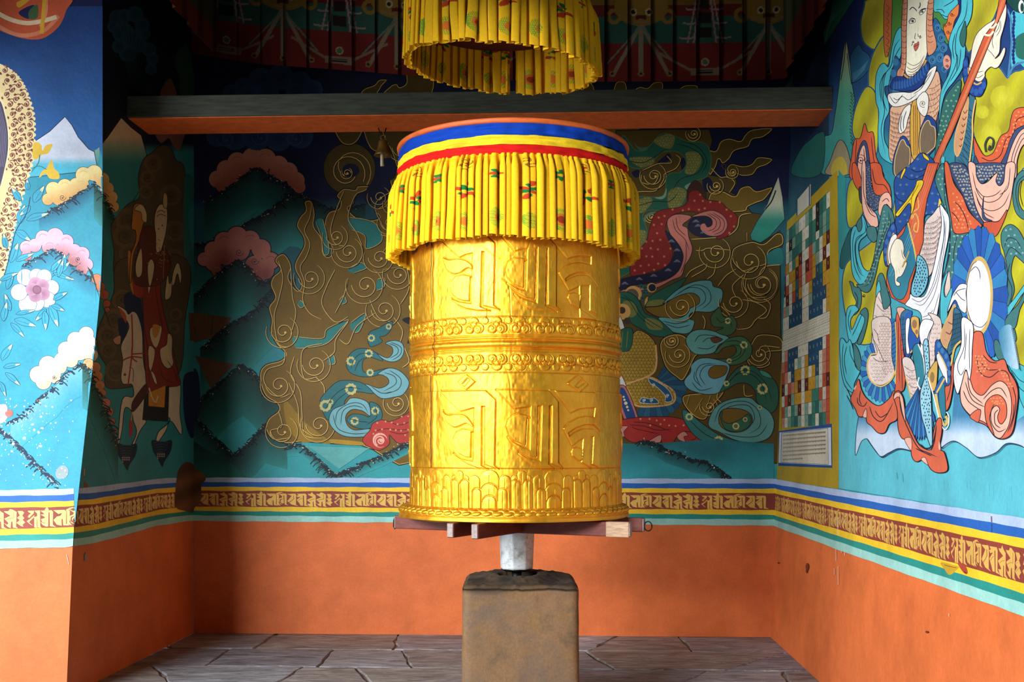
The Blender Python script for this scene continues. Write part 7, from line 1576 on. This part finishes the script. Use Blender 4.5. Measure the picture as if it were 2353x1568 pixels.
# ---------------------------------------------------------------- stone pedestal
M_STONE_T = None
def make_stone():
    m, nt, b = nodes_of('worn_clay_plastered_stone')
    v = objco(nt)
    big = ramp(nt, noise(nt, 3.2, 6, .65, v, .4), [(0.30, s2l((88, 74, 56))), (0.46, s2l((132, 98, 62))), (0.60, s2l((118, 92, 68))), (0.75, s2l((98, 88, 76)))])
    st = ramp(nt, noise(nt, 2.0, 5, .6, objco(nt, (2.4, 2.4, 7)), .8), [(0.56, 0.0), (0.70, .6)])
    c = mix(nt, big, s2l((140, 100, 40)), st)
    c = mix(nt, c, attr(nt), 1.0, 'MULTIPLY')
    f = ramp(nt, noise(nt, 70, 4, .7, v), [(0.25, .72), (0.7, 1.05)])
    c = mix(nt, c, f, 1.0, 'MULTIPLY')
    nt.links.new(c, b.inputs['Base Color']); b.inputs['Roughness'].default_value = .75
    n1 = bump(nt, b, noise(nt, 6, 6, .6, v), .3, .012)
    bump(nt, b, noise(nt, 80, 5, .7, v), .5, .003, n1)
    return m
PC = at(1195, 1028, 6.5)
PW = .322
NU = 97; g = np.linspace(-1, 1, NU)
X, Y = np.meshgrid(g, g)
def pedtop(X, Y):
    """height of the eroded top; X to the right, Y to the back, both -1..1"""
    r = np.hypot(X + .03, (Y - .06) * 1.0)
    z = .742 + .026 * np.exp(-((r - .46) / .24) ** 2) + .010 * (1 - np.clip(r, 0, 1)) + .020 * np.clip(Y + .2, 0, 1) * (1 - abs(X) ** 2)
    z -= .10 * np.clip(1 - (np.hypot(X + .04, Y + .0) / .36) ** 6, 0, 1)
    ed = np.maximum(abs(X), abs(Y)); z -= .022 * np.clip((ed - .90) / .10, 0, 1) ** 2
    return z
Zt = pedtop(X, Y) + smooth_noise(NU, NU, 9, 9) * .0025 + smooth_noise(NU, NU, 26, 26) * .002
def sq(X, Y, p=14):   # rounded square
    m_ = (abs(X) ** p + abs(Y) ** p) ** (1 / p); k = np.maximum(abs(X), abs(Y)) / np.maximum(m_, 1e-6)
    return X * k, Y * k
SXr, SYr = sq(X, Y)
nh = 60; VV = []; CC = []
def PW3(x, y, z, w): return np.stack([PC[0] + w * (x * RT[0] + y * FW[0]), PC[1] + w * (x * RT[1] + y * FW[1]), z], -1)
top = PW3(SXr, SYr, Zt, PW * .995)
VV.append(top.reshape(-1, 3))
soot = np.clip(1 - (np.maximum(abs(X), abs(Y)) - .75) * .5, 0, 1)
ct = np.array([.34, .37, .42])[None, None] * (1 + .35 * smooth_noise(NU, NU, 8, 8)[..., None]) + .12 * (np.maximum(abs(X), abs(Y)) > .93)[..., None]
CC.append(np.clip(ct, .05, 1).reshape(-1, 3))
Ft = [tuple(f) for f in grid_faces(NU, NU)]
# side skin follows the border of the top down to the floor
bi = np.concatenate([np.arange(NU), np.arange(1, NU) * NU + NU - 1, (NU - 1) * NU + np.arange(NU - 2, -1, -1), np.arange(NU - 2, 0, -1) * NU])
bx, by, bz = SXr.ravel()[bi], SYr.ravel()[bi], Zt.ravel()[bi]
hs = np.linspace(0, 1, nh); dn = smooth_noise(nh, len(bi), 8, 40) * .0015 + smooth_noise(nh, len(bi), 3, 10) * .002
ring0 = list(bi); nbase = NU * NU
for r in range(1, nh):
    z = bz * (1 - hs[r]); w = PW * (1 + .012 * hs[r]) + dn[r] * min(1, r / 4)
    VV.append(PW3(bx, by, z, w))
    f_ = np.clip((z - (.705 + .018 * np.sin(bx * 3 + 1.2 + by))) / .02, 0, 1)[:, None]
    CC.append(np.array([1., 1, 1])[None] * (1 - f_) + f_ * np.array([.36, .42, .44])[None])
    cur = list(range(nbase, nbase + len(bi))); nbase += len(bi)
    for i in range(len(bi)):
        j = (i + 1) % len(bi); Ft.append((ring0[i], ring0[j], cur[j], cur[i]))
    ring0 = cur
ped = empty('stone_pedestal', (PC[0], PC[1], 0), 'square worn stone pedestal with sooty hollow top under the golden wheel', 'pedestal')
mesh_np('pedestal_block', np.concatenate(VV), Ft, make_stone(), ped, np.concatenate(CC))

# ---------------------------------------------------------------- beam and bell
beam = empty('wooden_beam', (-.58, 7.8, 3.745), 'long wooden beam across the alcove, grey-green face and orange underside', 'beam')
bm = box_bm((-.58, 7.79, 3.822), (4.76, .40, .145)); bm_obj('beam_timber', bm, M_BEAMFRONT, beam, False, .006)
bm = box_bm((-.58, 7.80, 3.747), (4.75, .39, .006)); u_ = bm_obj('painted_underside', bm, M_ORANGEWOOD, beam); u_['label'] = 'orange painted underside'
bell_p = at(880.5, 318, 7.95)
k = 7.95 / 2600.0
bell = empty('brass_bell', tuple(bell_p), 'small brass bell hanging under the beam left of the golden wheel', 'bell')
zt = lambda py: 1.5 + (HOR - py) * k
bp = [(.001, zt(321)), (5 * k, zt(321)), (9 * k, zt(323.5)), (10.5 * k, zt(327)), (11.5 * k, zt(331)), (12.5 * k, zt(338)), (14.5 * k, zt(345)), (18 * k, zt(352)), (21.5 * k, zt(358)), (20.5 * k, zt(358.5)), (16 * k, zt(352)), (11 * k, zt(340)), (8 * k, zt(325)), (.001, zt(323))]
bc = at(880.5, 340, 7.95)
lathe('bell_body', bp, 64, M_BRASS, bc[:2], bell)
t = np.linspace(0, 2 * PI, 20)
tube('bell_loop', [(bc[0] + .017 * math.cos(q), bc[1], zt(316) + .016 * math.sin(q)) for q in t], .0045, M_BRASS, bell, 8)
tube('hanging_chain', [(bc[0] - .035, bc[1], 3.745), (bc[0] - .012, bc[1], zt(313)), (bc[0] + .004, bc[1], zt(314)), (bc[0] + .022, bc[1], 3.745)], .004, M_IRON, bell, 8)
tube('clapper', [(bc[0] - .006, bc[1] - .01, zt(342)), (bc[0] - .006, bc[1] - .012, zt(368)), (bc[0] - .006, bc[1] - .012, zt(376)), (bc[0] - .004, bc[1] - .012, zt(382.5))], [.012, .012, .012, .014], M_BONE, bell, 14)
# ---------------------------------------------------------------- printed accordion-pleated ceiling cloth at the back of the alcove
drape = empty('ceiling_drape', (-.5, 8.4, 4.3), 'dark red and green pleated cloth with printed lion faces, hung under the ceiling', 'drape')
def drape_cols(x, y, hem):
    """x,y photo-scale units on the cloth (x along, y up from 0 at the hem); returns sRGB"""
    n = len(x); C = np.zeros((n, 3)); h = hem - y
    C[:] = (126, 34, 26)
    C[h > 88] = (46, 92, 74); C[h > 150] = (112, 30, 22); C[h > 176] = (136, 100, 30); C[h > 215] = (74, 44, 26)
    def put(m, c): C[m] = np.array(c, float)
    return C, h, put
def build_panel(name, x0, x1, hemf, topy, depth_fn, npl, motifs, side=False):
    nx, ny = 620, 120
    u = np.linspace(0, 1, nx); v = np.linspace(0, 1, ny)
    X = x0 + (x1 - x0) * u; hem = hemf(X)
    Xg = np.repeat(X[None], ny, 0); Yg = hem[None] + (topy - hem)[None] * v[:, None]
    C, h, put = drape_cols(Xg.ravel(), Yg.ravel(), np.repeat(hem[None], ny, 0).ravel())
    xf, yf = Xg.ravel(), Yg.ravel()
    for (cx, kind) in motifs:
        dx = xf - cx
        if kind == 'face':
            put(((dx / 62) ** 2 + ((h - 172) / 44) ** 2 < 1) & (h > 128), (156, 118, 40))
            for s_ in (-1, 1):
                put((np.hypot(dx - s_ * 62, h - 150) < 18) & (np.hypot(dx - s_ * 62, h - 150) > 9), (156, 118, 40))
                put(np.hypot(dx - s_ * 18, h - 160) < 8.5, (206, 190, 140)); put(np.hypot(dx - s_ * 18, h - 160) < 5, (50, 26, 20))
            put((np.abs(dx) < 13) & (np.abs(h - 149 + np.abs(dx) * .15) < 4.5), (96, 22, 20))
            put((np.abs(dx) < 34) & (np.abs(h - 136 - (dx / 30) ** 2 * 5) < 2.2), (150, 124, 84))
            for s_ in (-1, 0, 1):
                t = dx - s_ * (132 - h) * .55
                put((np.abs(t) < 5) & (h < 130) & (h > 14) & (((h // 7) % 2 < 1.3)), (150, 130, 100)); put(np.hypot(dx - s_ * 66, h - 18) < 7, (156, 120, 60)); put(np.hypot(dx - s_ * 66, h - 18) < 3.4, (30, 20, 20))
            for s_ in (-1, 1):
                t = dx - s_ * (128 - h) * .9
                put((np.abs(t) < 2.5) & (h < 128) & (h > 40), (110, 130, 110))
        else:
            w = 12 + (195 - h) * .13
            for q, wd in ((1.0, 2.2), (1.55, 1.8)):
                put((np.abs(np.abs(dx) - w * q) < wd) & (h > 88) & (h < 205), (176, 140, 130))
            for hh in (178, 146, 112):
                wv = 12 + (195 - hh) * .13
                put((np.abs(h - hh + (dx / wv) ** 2 * 0) < 12) & (np.abs(dx) < wv * .7), (40, 20, 20))
                for s_ in (-1, 1):
                    put((np.abs(h - (hh - 14) - (np.abs(dx - s_ * wv * 1.9) / 9) ** 1.4) < 2) & (np.abs(dx - s_ * wv * 1.9) < 16), (176, 140, 130))
            put((np.hypot(dx, h - 44) < 9), (190, 170, 120)); put((np.hypot(dx, h - 44) < 6.5), (90, 110, 80)); put((np.abs(dx) < 34) & (np.abs(h - 22) < 9), (150, 120, 90)); put((np.abs(dx) < 18) & (np.abs(np.abs(h - 22) - 2.4) < 1.2), (24, 24, 40))
            for s_ in (-1, 1):
                t = np.abs(dx) ; put((np.abs(h - 26 - np.maximum(t - 34, 0) * .55) < 3.2) & (t > 30) & (t < 110), (150, 120, 96))
    saw = ((u * npl) % 1.0)
    D = depth_fn(u)[None] - .030 * saw[None] * np.ones((ny, 1)) + .012 * smooth_noise(ny, nx, 3, 24)
    if not side:
        d = dirs(xf, yf); P = CAM + d * (D.ravel() / d[:, 1])[:, None]
    else:
        P = None
    o = mesh_np(name, P, grid_faces(ny, nx), M_CLOTH, drape, s2l(C * .74), smooth=False)
    return o
hemL = lambda x: np.interp(x, [430, 470, 600, 750, 940, 1200, 1370, 1600, 1775, 1805, 1815], [118, 128, 148, 158, 173, 186, 188, 187, 183, 180, 170])
build_panel('back_panel', 440, 1812, hemL, -60, lambda u: 8.42 + 0 * u, 26, [(520, 'tas'), (650, 'face'), (780, 'tas'), (912, 'face'), (1100, 'tas'), (1290, 'face'), (1473, 'face'), (1620, 'tas'), (1766, 'face')])
for nm, X0, z0, slope in (('left_side_panel', -2.62, 4.46, 0), ('right_side_panel', 1.66, 4.26, 0)):
    ny, nx = 24, 160
    yy = np.linspace(8.42, 5.6, nx); zz_ = np.linspace(0, 1, ny)
    Yg, Zg = np.meshgrid(yy, zz_); Z = z0 + (4.88 - z0) * Zg
    X = X0 + .03 * ((Yg * 3.2) % 1) * (1 if X0 < 0 else -1)
    C = np.tile(np.array((112, 50, 34.)), (ny * nx, 1)); C[(Zg.ravel() > .4)] = (70, 74, 44); C[(np.floor(Yg.ravel() * 12) % 4 == 0)] *= .7
    mesh_np(nm, np.stack([X, Yg, Z], -1).reshape(-1, 3), grid_faces(ny, nx), M_CLOTH, drape, s2l(C), smooth=False)
